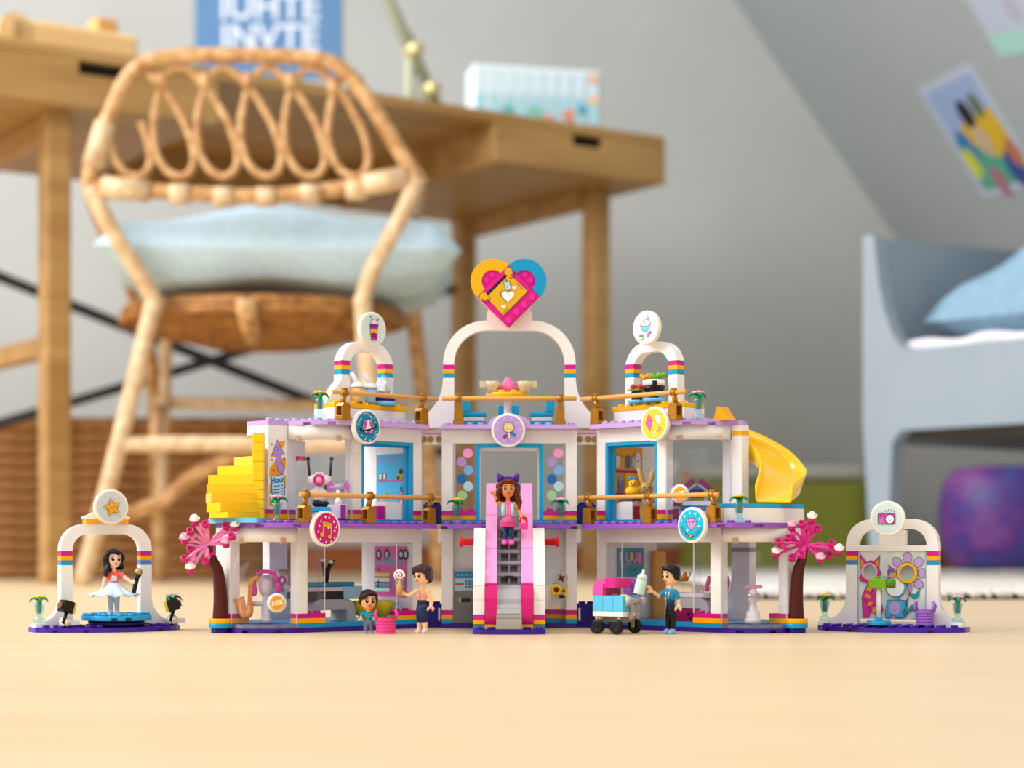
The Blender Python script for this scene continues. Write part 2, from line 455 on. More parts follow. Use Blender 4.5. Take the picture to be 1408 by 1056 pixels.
# things on the desk
def on_desk(l, d): return DR + dt * l + dd * d + V((0, 0, 862))
bx = thing('wooden_box', 'pale wooden box with a rounded end and a knob on the desk', 'box', on_desk(1178, 60) + V((0, 0, .6)), ang)
mb = MB(); mb.box(-115, 105, 0, 90, 0, 50, 6); mb.tube([(-105, 0, 26), (-105, 90, 26)], 30, 16)
mb.build('body', grain('beech', '#d9b071', '#e8c68f', (1, 8, 8), .5, 3), bx)
MB().box(38, 78, 20, 60, 50, 78, 4).build('knob', grain('beech_knob', '#cfa05e', '#dcb678', (1, 8, 8), .5, 3), bx)
mb = MB(); mb.box(-60, 60, 0, 70, 0, 34, 5); mb.box(-50, 20, 10, 60, 34, 48, 5)
mb.build('paper_stack', mat('#dfe6e6', .7), None, 'white stack of paper at the left edge of the desk', cat='paper', loc=on_desk(1400, 90), rz=ang)
mb = MB(); mb.lathe([(26, 0), (30, 4), (30, 40), (24, 40), (24, 6), (0, 6)], 16)
mb.build('paint_pot', mat('#9fbfd2', .4), None, 'pale blue pot on the desk behind the chair back', cat='pot', loc=on_desk(1010, 300))
mb = MB(); mb.box(-50, 50, -30, 30, 0, 30, 6); mb.box(-30, 40, -20, 20, 30, 40, 4)
mb.build('eraser_box', mat('#c9c6c4', .6), None, 'small grey box beside the pale blue pot on the desk', cat='box', loc=on_desk(930, 320), rz=ang)
mb = MB(); mb.lathe([(15, 0), (16, 2), (14, 42), (9, 48), (0, 48)], 12)
mb.build('glue_bottle', mat('#e0a48c', .5), None, 'orange bottle on the desk behind the chair back', cat='bottle', loc=on_desk(850, 330))
mb = MB(); mb.lathe([(14, 0), (15, 2), (15, 30), (8, 40), (0, 44)], 12)
mb.build('glue_bottle', mat('#7cc4a6', .5), None, 'green bottle on the desk beside the orange bottle', cat='bottle', loc=on_desk(815, 330))
lp = thing('desk_lamp', 'cream jointed desk lamp with brass knobs on the desk', 'lamp', on_desk(385, 330), ang)
cream = mat('#b9bfa4', .35); brass = mat('#d8cf9a', .3, .4)
mb = MB(); mb.cyl(0, 0, 0, 14, 62, 24); mb.build('base', cream, lp)
MB().tube([(0, 0, 10), (0, 0, 215)], 10, 10).build('pole', cream, lp)
MB().tube([(70, -8, 60), (0, -8, 182), (-95, -8, 345)], 12, 8).build('arm', mat('#8d9076', .4), lp)
for x, z in ((2, 182), (42, 110)):
    MB().lathe([(0, -28), (14, -22), (18, 0), (14, 22), (0, 28)], 12, 0, TR(x, -8, z, 0, pi / 2, 0)).build('knob', brass, lp, 'brass knob')
pb = thing('picture_box', 'white box printed with pale blue stripes standing on the right end of the desk', 'box', on_desk(262, 60), radians(14))
MB().box(-128, 128, 0, 62, 0, 112, 6).build('body', mat('#e3eef3', .5), pb)
pr = PR(MX.Rotation(pi / 2, 4, 'X'), .25)
for i in range(9):
    x = -122 + i * 27.3; pr.rect(x, x + 22, 58, 105, '#cfe4ef'); pr.rect(x, x + 22, 7, 56, '#a8d4e2')
for x, z, r, h in ((-60, 26, 11, '#5fb3b8'), (-8, 24, 13, '#7ec2b0'), (60, 22, 12, '#dc8b6e'), (110, 54, 10, '#e9c39a'), (86, 34, 10, '#4f9fc0'), (20, 14, 8, '#e08a7a'), (108, 94, 11, '#e6b9a6')):
    pr.circ(x, z, r, h)
pr.build(pb, 'print', .5)
# ---------------------------------------------------------------- rattan chair with cushion
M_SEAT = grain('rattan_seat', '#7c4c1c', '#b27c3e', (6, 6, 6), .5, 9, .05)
chair = thing('rattan_chair', 'rattan chair with a looped cane back pushed up to the desk', 'chair', (-390, 3050, 0))
O = V((-390, 3050, 0))
def rel(pts): return [at(*p) - O for p in pts]
def smooth_pts(P, n=6):                               # Catmull-Rom
    P = [V(p) for p in P]; out = []
    for i in range(len(P) - 1):
        a, b, c, d = P[max(i - 1, 0)], P[i], P[i + 1], P[min(i + 2, len(P) - 1)]
        for k in range(n):
            t = k / n
            out.append(.5 * ((2 * b) + (c - a) * t + (2 * a - 5 * b + 4 * c - d) * t * t + (3 * b - 3 * c + d - a) * t ** 3))
    return out + [P[-1]]
def cane(name, pts, r, m=M_RATTAN, parent=chair, label=None): return MB().tube(smooth_pts(rel(pts)), r, 10).build(name, m, parent, label)
ZB = 2900
cane('back_hoop', [(124, 262, ZB), (126, 225, ZB), (150, 160, ZB), (178, 104, ZB), (222, 80, ZB), (320, 76, ZB), (420, 80, ZB), (466, 92, ZB), (505, 135, ZB), (545, 200, ZB), (574, 246, ZB)], 12)
cane('back_rail', [(122, 256, ZB), (200, 262, ZB + 8), (350, 270, ZB + 10), (480, 258, ZB + 8), (577, 240, ZB)], 12)
pts = []
for i in range(0, 161):
    t = -pi * .5 + 11.6 * pi * i / 160
    y = 168 + 75 * cos(t)
    x = 188 + 60 * (t / (2 * pi)) - (24 + 12 * (1 + cos(t))) * sin(t) + 26 * (y - 245) / 127
    y = max(y, 90 + max(0, (x - 440)) * .35, 92 + max(0, 180 - x) * 1.2)
    pts.append((x, y, ZB + 6))
MB().tube(rel(pts), 6.2, 8).build('looped_cane', M_RATTAN, chair)
for x, y in ((223, 118), (282, 118), (341, 117), (400, 118), (459, 124)):       # cane wrappings where strands meet
    for yy in (y,):
        MB().tube(rel([(x, yy - 16, ZB + 4), (x, yy + 6, ZB + 4)]), 9.5, 10).build('wrapping', M_RATTAN, chair)
for x, y in ((187, 250), (248, 256), (307, 260), (366, 260), (427, 256), (490, 250)):
    MB().tube(rel([(x - 13, y + 11, ZB + 6), (x + 13, y + 11, ZB + 6)]), 15.6, 10).build('wrapping', M_RATTAN_PALE, chair)
MB().tube(rel([(140, 257, ZB), (205, 263, ZB + 6)]), 17.5, 10).build('wrapping', M_RATTAN_PALE, chair)
MB().tube(rel([(145, 170, ZB), (127, 230, ZB)]), 16.5, 10).build('wrapping', M_RATTAN_PALE, chair)
MB().tube(rel([(500, 255, ZB), (560, 243, ZB)]), 17, 10).build('wrapping', M_RATTAN_PALE, chair)
cane('strut', [(124, 258, ZB), (150, 310, ZB + 10), (185, 365, ZB + 30), (213, 414, ZB + 50)], 13, M_RATTAN_PALE)
cane('strut', [(574, 244, ZB), (548, 305, ZB + 10), (515, 365, ZB + 30), (498, 414, ZB + 50)], 13, M_RATTAN_PALE)
cane('leg', [(213, 408, ZB + 50), (190, 505, ZB + 50), (155, 645, ZB + 50), (112, 805, ZB + 50)], 14, M_RATTAN_PALE)
cane('leg', [(498, 408, ZB + 50), (506, 505, ZB + 50), (528, 645, ZB + 50), (562, 805, ZB + 50)], 14, M_RATTAN_PALE)
cane('leg', [(150, 330, 3150), (188, 412, 3300), (214, 560, 3360), (221, 799.2, 3360)], 14)
cane('leg', [(566, 300, 3120), (566, 405, 3300), (583, 560, 3360), (606, 799.2, 3360)], 14)
cane('leg', [(229, 440, 3330), (226, 560, 3340), (222, 700, 3350)], 11, M_RATTAN_PALE)
cane('arm', [(124, 262, ZB), (134, 290, 3000), (150, 330, 3150)], 13)
cane('arm', [(575, 246, ZB), (572, 275, 3000), (566, 300, 3120)], 13)
cane('stretcher', [(214, 553, 3350), (330, 556, 3350), (590, 560, 3350)], 11, M_RATTAN_PALE)
cane('stretcher', [(168, 612, 2952), (250, 610, 2952), (350, 611, 2952), (520, 612, 2952)], 13, M_RATTAN_PALE)
cane('stretcher', [(372, 606, 2960), (330, 622, 2970), (270, 652, 2980), (220, 690, 2970), (150, 715, 2955)], 12)
cane('stretcher', [(214, 612, 2980), (216, 580, 3150), (218, 562, 3340)], 10)
zs = at(350, 412, 3130).z - 29
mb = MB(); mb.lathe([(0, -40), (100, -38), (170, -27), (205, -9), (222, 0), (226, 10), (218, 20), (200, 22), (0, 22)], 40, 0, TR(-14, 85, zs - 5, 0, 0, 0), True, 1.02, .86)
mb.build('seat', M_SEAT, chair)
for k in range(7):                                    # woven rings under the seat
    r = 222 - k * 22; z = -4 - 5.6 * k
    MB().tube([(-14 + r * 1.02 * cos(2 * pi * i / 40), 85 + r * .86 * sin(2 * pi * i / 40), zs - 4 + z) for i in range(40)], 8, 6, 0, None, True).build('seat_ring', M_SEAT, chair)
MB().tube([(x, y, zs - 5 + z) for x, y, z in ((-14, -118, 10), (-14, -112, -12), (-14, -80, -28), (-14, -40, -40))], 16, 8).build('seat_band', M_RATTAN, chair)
cu = pillow_mb(565, 420, 150, lump=9, ex=.24, low=.9, pinch=.08)
cm = grain('cushion_cloth', '#b4cfde', '#c2dae6', (30, 30, 30), .85, 3, .1)
cush = cu.build('cushion', cm, None, 'pale blue white cushion on the seat of the rattan chair', cat='cushion', loc=(O.x + 18, O.y + 122, zs + 88), rz=radians(4))
# ---------------------------------------------------------------- baskets, rug, bed
def coil_basket(name, label, x0, x1, y0, y1, h, r, mm, extra=None):
    b = thing(name, label, 'basket', ((x0 + x1) / 2, (y0 + y1) / 2, 0))
    n = int(h / (2 * r * .9)); w = x1 - x0; d = y1 - y0
    me = MB().tube([(x, y, 0) for x, y in rrect(w - 2 * r, d - 2 * r, min(w, d) * .18)], r, 6, 0, None, True).mesh('coil', mm)
    for k in range(n):
        inst('coil', me, b, MX.Translation((0, 0, r + k * 2 * r * .9)) @ MX.Diagonal((1 + .012 * sin(k * 2.1), 1, 1, 1)))
    mb = MB(); mb.box(-w / 2 + 2 * r, w / 2 - 2 * r, -d / 2 + 2 * r, d / 2 - 2 * r, 2, h - 8, 3)
    mb.build('lining', mm if extra is None else extra, b)
    return b
p0 = at(-60, 563, 3640); p1 = at(374, 563, 3640)
# a wicker basket stands in front of the wall, behind the desk legs
coil_basket('wicker_basket', 'long brown wicker basket on the floor behind the desk legs', -1240, p1.x, 3720, 4050, p0.z, 13, M_WICKER)
g0 = at(948, 655, 4200); g1 = at(1206, 655, 4200)
gb = coil_basket('woven_basket', 'olive green woven basket with a pale rim on the floor beside the bed', g0.x, g1.x, 4200, 4500, g0.z, 11, grain('green_weave', '#8b9236', '#a0a548', (30, 30, 60), .8, 8, .2))
mb = MB(); ww = g1.x - g0.x
mb.tube([(x, y, g0.z + 8) for x, y in rrect(ww - 26, 274, 50)], 17, 8, 0, None, True, 1.0)
mb.build('rim', mat('#b9b9ad', .8), gb, 'pale fabric rim')
mr = grain('rug_pile', '#cfcac0', '#e9e5dd', (60, 60, 60), .95, 6, .6)
mb = MB(); X0, X1, Y0, Y1 = 268.0, 1500.0, 2140.0, 4080.0
NX, NY = 90, 60; vs = []; fs = []
for j in range(NY + 1):
    for i in range(NX + 1):
        e = min(i, NX - i, j * 1.5, (NY - j) * 1.5)
        z = 14 + random.uniform(-3, 3) if e > 0 else 7
        vs.append((X0 + (X1 - X0) * i / NX + random.uniform(-4, 4), Y0 + (Y1 - Y0) * (j / NY) ** 1.4 + random.uniform(-4, 4), z))
for j in range(NY):
    for i in range(NX): a = j * (NX + 1) + i; fs.append((a, a + 1, a + NX + 2, a + NX + 1))
mb.add(vs, fs, 0, True)
rug = thing('rug', 'fluffy off-white rug on the wooden floor under the bed', 'rug', (0, 0, 0))
mb.build('pile', mr, rug, fix=False)
mb = MB(); mb.box(X0 + 4, X1, Y0 + 5, Y1, .3, 8, 1); mb.build('backing', mat('#6b5a44', .9), rug, 'dark rug backing')
fr = MB()
for i in range(210):
    x = X0 + 6 + i * (X1 - X0 - 10) / 210; a = random.uniform(-3, 3)
    fr.tube([(x, Y0 + 8, 8), (x + a, Y0 - 4, 8), (x + a * 1.6, Y0 - 11, 3.5)], [2.6, 2.4, 1.2], 5)
o = fr.build('fringe', mr, rug); o['kind'] = 'stuff'
# bed: corner post far left, side panel running to the right and nearer, headboard running right and away
BC = V((548, 3010, 0)); ba = atan2(-.77, .64)
BC = BC + V((0, 0, 16))
bed = thing('bed', 'pale blue wooden child bed under the attic slope', 'bed', BC, ba)
mbl = grain('bed_paint', '#8d9aa6', '#929faa', (3, 3, 3), .45, 3)
prof = [(16, 0), (46, 0), (58, 205), (75, 222), (1500, 222), (1500, 345), (92, 345), (74, 352), (58, 372), (42, 410), (32, 450), (26, 490), (22, 526), (4, 530), (0, 526), (0, 240)]
RX = MX(((1, 0, 0, 0), (0, 0, -1, 0), (0, 1, 0, 0), (0, 0, 0, 1)))
mb = MB(RX); mb.prism(prof, -26, 0); mb.build('side_panel', mbl, bed)
mb = MB(MX(((0, 0, 1, 0), (1, 0, 0, 0), (0, 1, 0, 0), (0, 0, 0, 1)))); mb.prism([(26, 205), (640, 205), (640, 552), (26, 524)], 0, 22); mb.build('headboard', mbl, bed)
mb = MB(); mb.box(0, 24, 600, 640, 0, 205, 3); mb.build('leg', mbl, bed)
mb = MB(); mb.box(24, 1500, 28, 640, 214, 232, 2); mb.build('bed_base', mat('#4d4740', .8), bed)
mb = MB(); mb.box(1460, 1500, 0, 26, 0, 222, 3); mb.build('leg', mbl, bed)
mb = MB(); mb.box(1460, 1500, 600, 640, 0, 222, 3); mb.build('leg', mbl, bed)
RB = MX.Translation(BC) @ MX.Rotation(ba, 4, 'Z')
mb = MB(); mb.box(28, 1490, 30, 636, 233, 352, 26)
mt = thing('mattress', 'white mattress with a wavy sheet edge in the pale blue bed', 'mattress', BC, ba)
mb.build('body', mat('#dfdde4', .85), mt)
mb = MB(); mb.tube([(60 + i * 18, 30 + 5 * sin(i * 1.3), 350 + 3 * sin(i * .9)) for i in range(76)], 11, 8)
mb.build('sheet_edge', mat('#e8e4ee', .9), mt)
pw = pillow_mb(400, 480, 300, lump=15, ex=.42, low=.3, pinch=.08)
pwo = pw.build('pillow', grain('pillow_cloth', '#7d9fb7', '#88aac1', (20, 20, 20), .85, 3, .1), None, 'light blue pillow leaning on the headboard of the bed', cat='pillow', loc=RB @ V((270, 300, 392)), rz=ba)
b0 = at(1306, 625, 3750)
sk = MB(); prf = [(0, 0), (120, 0), (150, 14), (166, 60), (170, 120), (160, 175), (140, 200), (100, 206), (0, 206)]
sk.lathe(prf, 28, 0, TR(0, 0, 0), True, 1, .7)
m = bpy.data.materials.new('sequins'); m.use_nodes = True; nt = m.node_tree; bb = nt.nodes['Principled BSDF']
tc = nt.nodes.new('ShaderNodeTexCoord'); nz = nt.nodes.new('ShaderNodeTexNoise'); nz.inputs['Scale'].default_value = 14; nz.inputs['Detail'].default_value = 3
rp = nt.nodes.new('ShaderNodeValToRGB'); rp.color_ramp.elements[0].position = .36; rp.color_ramp.elements[0].color = rgb('#3e4f94')
rp.color_ramp.elements[1].position = .7; rp.color_ramp.elements[1].color = rgb('#8a4a92')
e = rp.color_ramp.elements.new(.5); e.color = rgb('#5a2f8c')
nt.links.new(tc.outputs['Object'], nz.inputs['Vector']); nt.links.new(nz.outputs['Fac'], rp.inputs[0]); nt.links.new(rp.outputs[0], bb.inputs['Base Color']); bb.inputs['Roughness'].default_value = .45
bag = thing('sequin_bag', 'purple and blue sequin bag on the floor under the bed', 'bag', (b0.x + 168, 3840, 14))
sk.build('body', m, bag)
MB().tube([(-60, -70, 196), (-50, -86, 150), (0, -96, 130), (50, -86, 150), (60, -70, 196)], 7, 8).build('handle', mat('#4a2a70', .6), bag)
# ---------------------------------------------------------------- the toy shopping mall of plastic bricks (1 stud = 8 mm, 1 plate = 3.2 mm)
WHITE = mat('#f1eeea', .2, 0, .3); CREAM = mat('#f4ead9', .22); PURP = mat('#3b1a86', .22); SLAB = mat('#9a5cc2', .24); LILAC = mat('#c3a3dc', .24)
AZUR = mat('#1796c8', .22); LBLUE = mat('#6cc3e8', .22); YEL = mat('#f4ae0c', .24); SUNNY = mat('#fcc806', .22, 0, .3); MAG = mat('#d0158a', .22)
PINK = mat('#f79ad0', .22); HOT = mat('#cc1770', .18); RED = mat('#d8141c', .2); NAVY = mat('#21107a', .22); GREY = mat('#9b9ca0', .28); LGREY = mat('#b9bac0', .28); DGREY = mat('#77787a', .35)
BLACK = mat('#0c0c12', .25); GOLD = mat('#ab7622', .3, .45); TAN = mat('#dca24e', .3); BROWN = mat('#4e1512', .3); GREEN = mat('#0b8a52', .25); PLUM = mat('#7a0e4e', .25)
CLEAR = clear(); EDGE = clear('#ffffff', .1, .5); CLEARB = clear('#def3f8', .08, .06); OLIVE = mat('#c2a91a', .3); DOORB = mat('#1f9fd4', .22); INK = '#1d1230'
XC = -1.9; ZC = 1368.1
ULX, URX = -64.0, 2 * XC + 64.0
A2 = sqrt(.5)
def WP(side, n, b, z=0):                              # wing studs to world
    a = V((-A2 if side < 0 else A2, -A2, 0)); bb = V((-A2 if side < 0 else A2, A2, 0))
    return V((ULX if side < 0 else URX, ZC, z)) + a * (8 * n) + bb * (8 * b)
def wyaw(side): return radians(45) if side < 0 else radians(-45)
BOXES = {}
def brk(P, sx, n0, n1, b0, b1, z0, z1, m, name='brick', c=.13, label=None):
    d = (round(abs(n1 - n0) * 8, 2), round(abs(b1 - b0) * 8, 2), round(z1 - z0, 2), m.name)
    if d not in BOXES:
        g = .025
        BOXES[d] = MB().box(-d[0] / 2 + g, d[0] / 2 - g, -d[1] / 2 + g, d[1] / 2 - g, g * .6, d[2] - g * .6, c).mesh(name, m)
    o = inst(name, BOXES[d], P, MX.Translation(((n0 + n1) * 4 * sx, (b0 + b1) * 4, z0)))
    if label: o['label'] = label
    return o
def col(P, sx, n0, n1, b0, b1, z0, rows=5, stripes=True):     # striped foot and a stack of white bricks
    z = z0
    if stripes:
        for m in (AZUR, YEL, MAG):
            brk(P, sx, n0, n1, b0, b1, z, z + 3.2, m, 'plate'); z += 3.2
    for k in range(rows): brk(P, sx, n0, n1, b0, b1, z + k * 9.6, z + k * 9.6 + 9.6, WHITE)
def arc(cn, cb, ra, rb, t0=0, t1=90, n=14, notch=(), depth=0):
    p = []
    for i in range(n + 1):
        t = t0 + (t1 - t0) * i / n
        p.append((t, ra, rb))
    for c in notch:
        p += [(c - 4.6, ra, rb), (c - 4.59, ra - depth, rb - depth), (c + 4.59, ra - depth, rb - depth), (c + 4.6, ra, rb)]
        p = [q for q in p if not (c - 4.6 < q[0] < c + 4.6 and q[1] == ra)]
    p.sort(key=lambda q: q[0])
    return [((cn + a * sin(radians(t))) * 8, (cb - b * cos(radians(t))) * 8) for t, a, b in p]
def inside(x, y, poly):
    r = False; j = len(poly) - 1
    for i in range(len(poly)):
        if (poly[i][1] > y) != (poly[j][1] > y) and x < (poly[j][0] - poly[i][0]) * (y - poly[i][1]) / (poly[j][1] - poly[i][1]) + poly[i][0]: r = not r
        j = i
    return r
def slab(P, sx, pre, arcspec, post, z0, m, name, notch, skip, studs=True):
    mb = MB(sx=sx)
    full = pre + arc(*arcspec) + post
    cut = pre + arc(*arcspec, notch=notch, depth=.45) + post
    mb.prism(cut, z0, z0 + 2.0); mb.prism(full, z0 + 2.0, z0 + 3.2)
    if studs:
        for i in range(-6, 22):
            for j in range(-4, 12):
                x, y = i * 8 + 4, j * 8 + 4
                if all(inside(x + q * 3, y + r * 3, full) for q in (-1, 1) for r in (-1, 1)) and not skip(i + .5, j + .5): mb.stud(x, y, z0 + 3.2)
    return mb.build(name, m, P)
def curved_glass(P, sx, cn, cb, z0):
    mb = MB(sx=sx)
    ring = arc(cn, cb, 3.97, 3.97, n=18) + arc(cn, cb, 3.8, 3.8, n=18)[::-1]
    mb.prism(ring, z0, z0 + 57.4, smooth=True)
    for (x, y) in ((cn * 8, cb * 8 - 31.6), (cn * 8 + 31.6, cb * 8)):
        pass
    o = mb.build('curved_pane', CLEAR, P, 'clear curved pane')
    m2 = MB(sx=sx)
    fl = arc(cn, cb, 3.96, 3.96, n=18) + arc(cn, cb, 3.2, 3.2, n=18)[::-1]
    m2.prism(fl, z0, z0 + 2.6)
    for t in (12, 34, 56, 78):
        x, y = (cn + 3.5 * sin(radians(t))) * 8, (cb - 3.5 * cos(radians(t))) * 8
        m2.stud(x, y, z0 - .1)
    m2.build('pane_foot', clear('#dfe4f6', .2, .12), P)
    for t in (20, 70):
        m3 = MB(sx=sx)
        x, y = (cn + 3.95 * sin(radians(t))) * 8, (cb - 3.95 * cos(radians(t))) * 8
        m3.box(x - 2.2, x + 2.2, y - 1, y + 1, z0 + 56.5, z0 + 60.2, .2, 0)
        m3.build('pane_clip', clear('#f2ddc8', .1, .35), P)
    for x, y in ((cn * 8 + .3, cb * 8 - 31.3), (cn * 8 + 31.3, cb * 8 - .3)):
        m3 = MB(sx=sx); m3.box(x - .35, x + .35, y - .35, y + .35, z0, z0 + 57.4, .1); m3.build('bright_edge_strip', EDGE, P)  # added whitish strips paint the bright lines at the pane ends
    return o
def flat_glass(P, sx, n0, n1, z0, h, ret):            # pane with one side return
    mb = MB(sx=sx)
    x0, x1 = n0 * 8 + .2, n1 * 8 - .2
    mb.box(x0, x1, .3, 1.4, z0, z0 + h, .1)
    for r in ret:
        if r > 0: mb.box(x1 - 1.1, x1, 1.4, 7.8, z0, z0 + h, .1)
        else: mb.box(x0, x0 + 1.1, 1.4, 7.8, z0, z0 + h, .1)
    mb.box(x0, x1, 1.4, 7.8, z0 + h - 1.2, z0 + h, .1)
    for x in ((x0 + .3, x1 - .3)):
        e = MB(sx=sx); e.box(x - .32, x + .32, .2, .9, z0, z0 + h, .1); e.build('bright_edge_strip', EDGE, P)  # bright edge line put in as an added, whiter strip
    return mb.build('glass_panel', CLEAR, P, 'clear window panel')
def door_frame(P, sx, n0, n1, z0, z1, y0=0, y1=8):
    mb = MB(sx=sx); x0, x1 = n0 * 8 + .05, n1 * 8 - .05; w = 2.4
    T = MX(((1, 0, 0, 0), (0, 0, 1, 0), (0, 1, 0, 0), (0, 0, 0, 1)))
    mb.box(x0, x0 + w, y0 + .05, y1 - .05, z0, z1, .2); mb.box(x1 - w, x1, y0 + .05, y1 - .05, z0, z1, .2); mb.box(x0 + w, x1 - w, y0 + .05, y1 - .05, z1 - w, z1, .2)
    mb.box(x0 + w, x0 + w + 1.2, y0 + 4, y1 - 1, z0, z1 - w, .1); mb.box(x1 - w - 1.2, x1 - w, y0 + 4, y1 - 1, z0, z1 - w, .1); mb.box(x0 + w, x1 - w, y0 + 4, y1 - 1, z1 - w - 1.2, z1 - w, .1)
    return mb.build('door_frame', DOORB, P, 'bright blue door frame')
def wing(side):
    sx = side; L = side < 0
    P = thing('toy_mall_wing', 'left wing of the white and lilac toy brick mall, by the yellow stairs' if L else 'right wing of the white and lilac toy brick mall, by the yellow slide', 'toy building',
              (ULX if L else URX, ZC, 0), wyaw(side), 'wings of the toy brick mall')
    # ground floor
    slab(P, sx, [(0, 0), (112, 0)], (14, 4, 4, 4), [(144, 48), (120, 80), (0, 80)], 0, PURP, 'base_plate', (26, 66), lambda n, b: not (n > 14 and b < 4))
    mb = MB(sx=sx); mb.prism([(2, 1), (111.8, 1), (112, 31), (134, 31), (134, 48), (116, 79), (2, 79)], 3.2, 6.4); mb.build('floor_plate', AZUR, P)
    col(P, sx, 0, 1, 0, 1, 3.2)
    for n0, n1 in ((1, 3), (11, 13)):
        z = 3.2
        for m in (AZUR, YEL, MAG):
            brk(P, sx, n0, n1, 0, 1, z, z + 3.2, m, 'plate'); z += 3.2
        mb = MB(sx=sx)
        for q in (.5, 1.5): mb.stud((n0 + q) * 8, 4.4, 12.8)
        mb.build('stud_row', MAG, P)
    flat_glass(P, sx, 1, 3, 12.8, 48, (1,)); flat_glass(P, sx, 11, 13, 12.8, 48, (-1,))
    col(P, sx, 13, 14, 0, 1, 3.2)
    curved_glass(P, sx, 14, 4, 3.2)
    col(P, sx, 16, 17, 4, 5, 3.2, 0); col(P, sx, 17, 18, 4, 6, 3.2)
    brk(P, sx, 17, 18, 4, 6, 60.8, 70.4, WHITE)
    for n0 in (0, 4, 8): brk(P, sx, n0, min(n0 + 4, 14), 0, 1, 60.8, 70.4, WHITE)
    brk(P, sx, 12, 14, 0, 1, 60.8, 70.4, WHITE)
    mb = MB(sx=sx); mb.prism(arc(14, 4, 3.98, 3.98, n=18) + arc(14, 4, 3, 3, n=18)[::-1], 60.8, 70.4, smooth=True); mb.build('curved_beam', WHITE, P)
    for k in range(5):
        for b0 in (1, 3, 5): brk(P, sx, 0, 1, b0, b0 + 2, 12.8 + 9.6 * k, 22.4 + 9.6 * k, WHITE)
    for b0 in (1, 3, 5):
        z = 6.4
        brk(P, sx, 0, 1, b0, b0 + 2, 6.4, 12.8, WHITE); brk(P, sx, 0, 1, b0, b0 + 2, 60.8, 70.4, WHITE)
    # rear pillar with a flared foot
    mb = MB(sx=sx); T = MX(((1, 0, 0, 0), (0, 0, 1, 0), (0, 1, 0, 0), (0, 0, 0, 1)))
    mb.prism([(64, 6.4), (80, 6.4), (80, 70.4), (64, 70.4), (64, 36), (62.5, 28), (58, 18), (56, 10), (56, 6.4)] if not L else [(64, 6.4), (80, 6.4), (80, 70.4), (64, 70.4), (64, 38), (62, 30), (58, 20), (56, 10), (56, 6.4)], 72, 79.8, 0, T)
    mb.build('rear_pillar', WHITE, P)
    if not L: brk(P, sx, 7.97, 10.03, 8.97, 10.02, 54, 57.2, mat('#9c96a2', .3), 'plate')
    # first floor
    Z = 73.6
    slab(P, sx, [(0, -16), (112, -16)], (14, 4, 4, 6), [(144, 48), (120, 80), (0, 80)], 70.4, SLAB, 'balcony_slab', (20, 58), lambda n, b: (b > 0 and n < 12) or b > 5)
    mb = MB(sx=sx); mb.prism([(1, .6), (64, .6)] + arc(8, 4, 3.7, 3.7, n=10) + [(95, 79), (1, 79)], Z, Z + 3.2); mb.build('floor_plate', AZUR, P)
    col(P, sx, 0, 1, 0, 1, Z); door_frame(P, sx, 1, 7, Z + .1, Z + 57.5); col(P, sx, 7, 8, 0, 1, Z)
    curved_glass(P, sx, 8, 4, Z)
    z = Z
    NE = 14 if L else 13.1
    for m in (AZUR, YEL, MAG): brk(P, sx, 12, NE, 4, 5, z, z + 3.2, m, 'plate'); z += 3.2
    brk(P, sx, 12, NE, 4, 5, z, z + 48, WHITE, 'wall_panel'); brk(P, sx, 12, NE, 4, 5, 131.2, 140.8, WHITE)
    if not L: brk(P, sx, 12.1, 13.13, 3.97, 5, 134, 137.2, YEL, 'plate')
    col(P, sx, 11, 12, 4, 5, Z)
    if L:
        T2 = MX(((1, 0, 0, 0), (0, 0, 1, 0), (0, 1, 0, 0), (0, 0, 0, 1)))
        mb = MB(sx=sx); mb.prism([(80, 131), (88, 131), (88, 98), (80, 106)], 32.2, 39.8, 0, T2); mb.build('wall_wedge', WHITE, P)
        brk(P, sx, 9.97, 11, 3.95, 4.5, 117, 120.2, RED, 'plate')
    brk(P, sx, 0, 4, 0, 1, 131.2, 140.8, WHITE); brk(P, sx, 4, 8, 0, 1, 131.2, 140.8, WHITE)
    mb = MB(sx=sx); mb.prism(arc(8, 4, 3.98, 3.98, n=18) + arc(8, 4, 3, 3, n=18)[::-1], 131.2, 140.8, smooth=True); mb.build('curved_beam', WHITE, P)
    if L: brk(P, sx, 12, 14, 5, 7, 134.4, 140.8, WHITE)
    for k in range(5):
        for b0 in (1, 3, 5): brk(P, sx, 0, 1, b0, b0 + 2, 83.2 + 9.6 * k, 92.8 + 9.6 * k, WHITE)
    for b0 in (1, 3, 5): brk(P, sx, 0, 1, b0, b0 + 2, Z + 3.2, 83.2, WHITE); brk(P, sx, 0, 1, b0, b0 + 2, 131.2, 140.8, WHITE)
    slab(P, sx, [(0, -8), (64, -8)], (8, 4, 4, 5), [(112, 32), (112, 56), (0, 56)] if L else [(104.8, 32), (100, 44), (88, 56), (0, 56)], 140.8, LILAC, 'roof_plate', (36, 64), lambda n, b: b > 5)
    return P
WL = wing(-1); WR = wing(1)
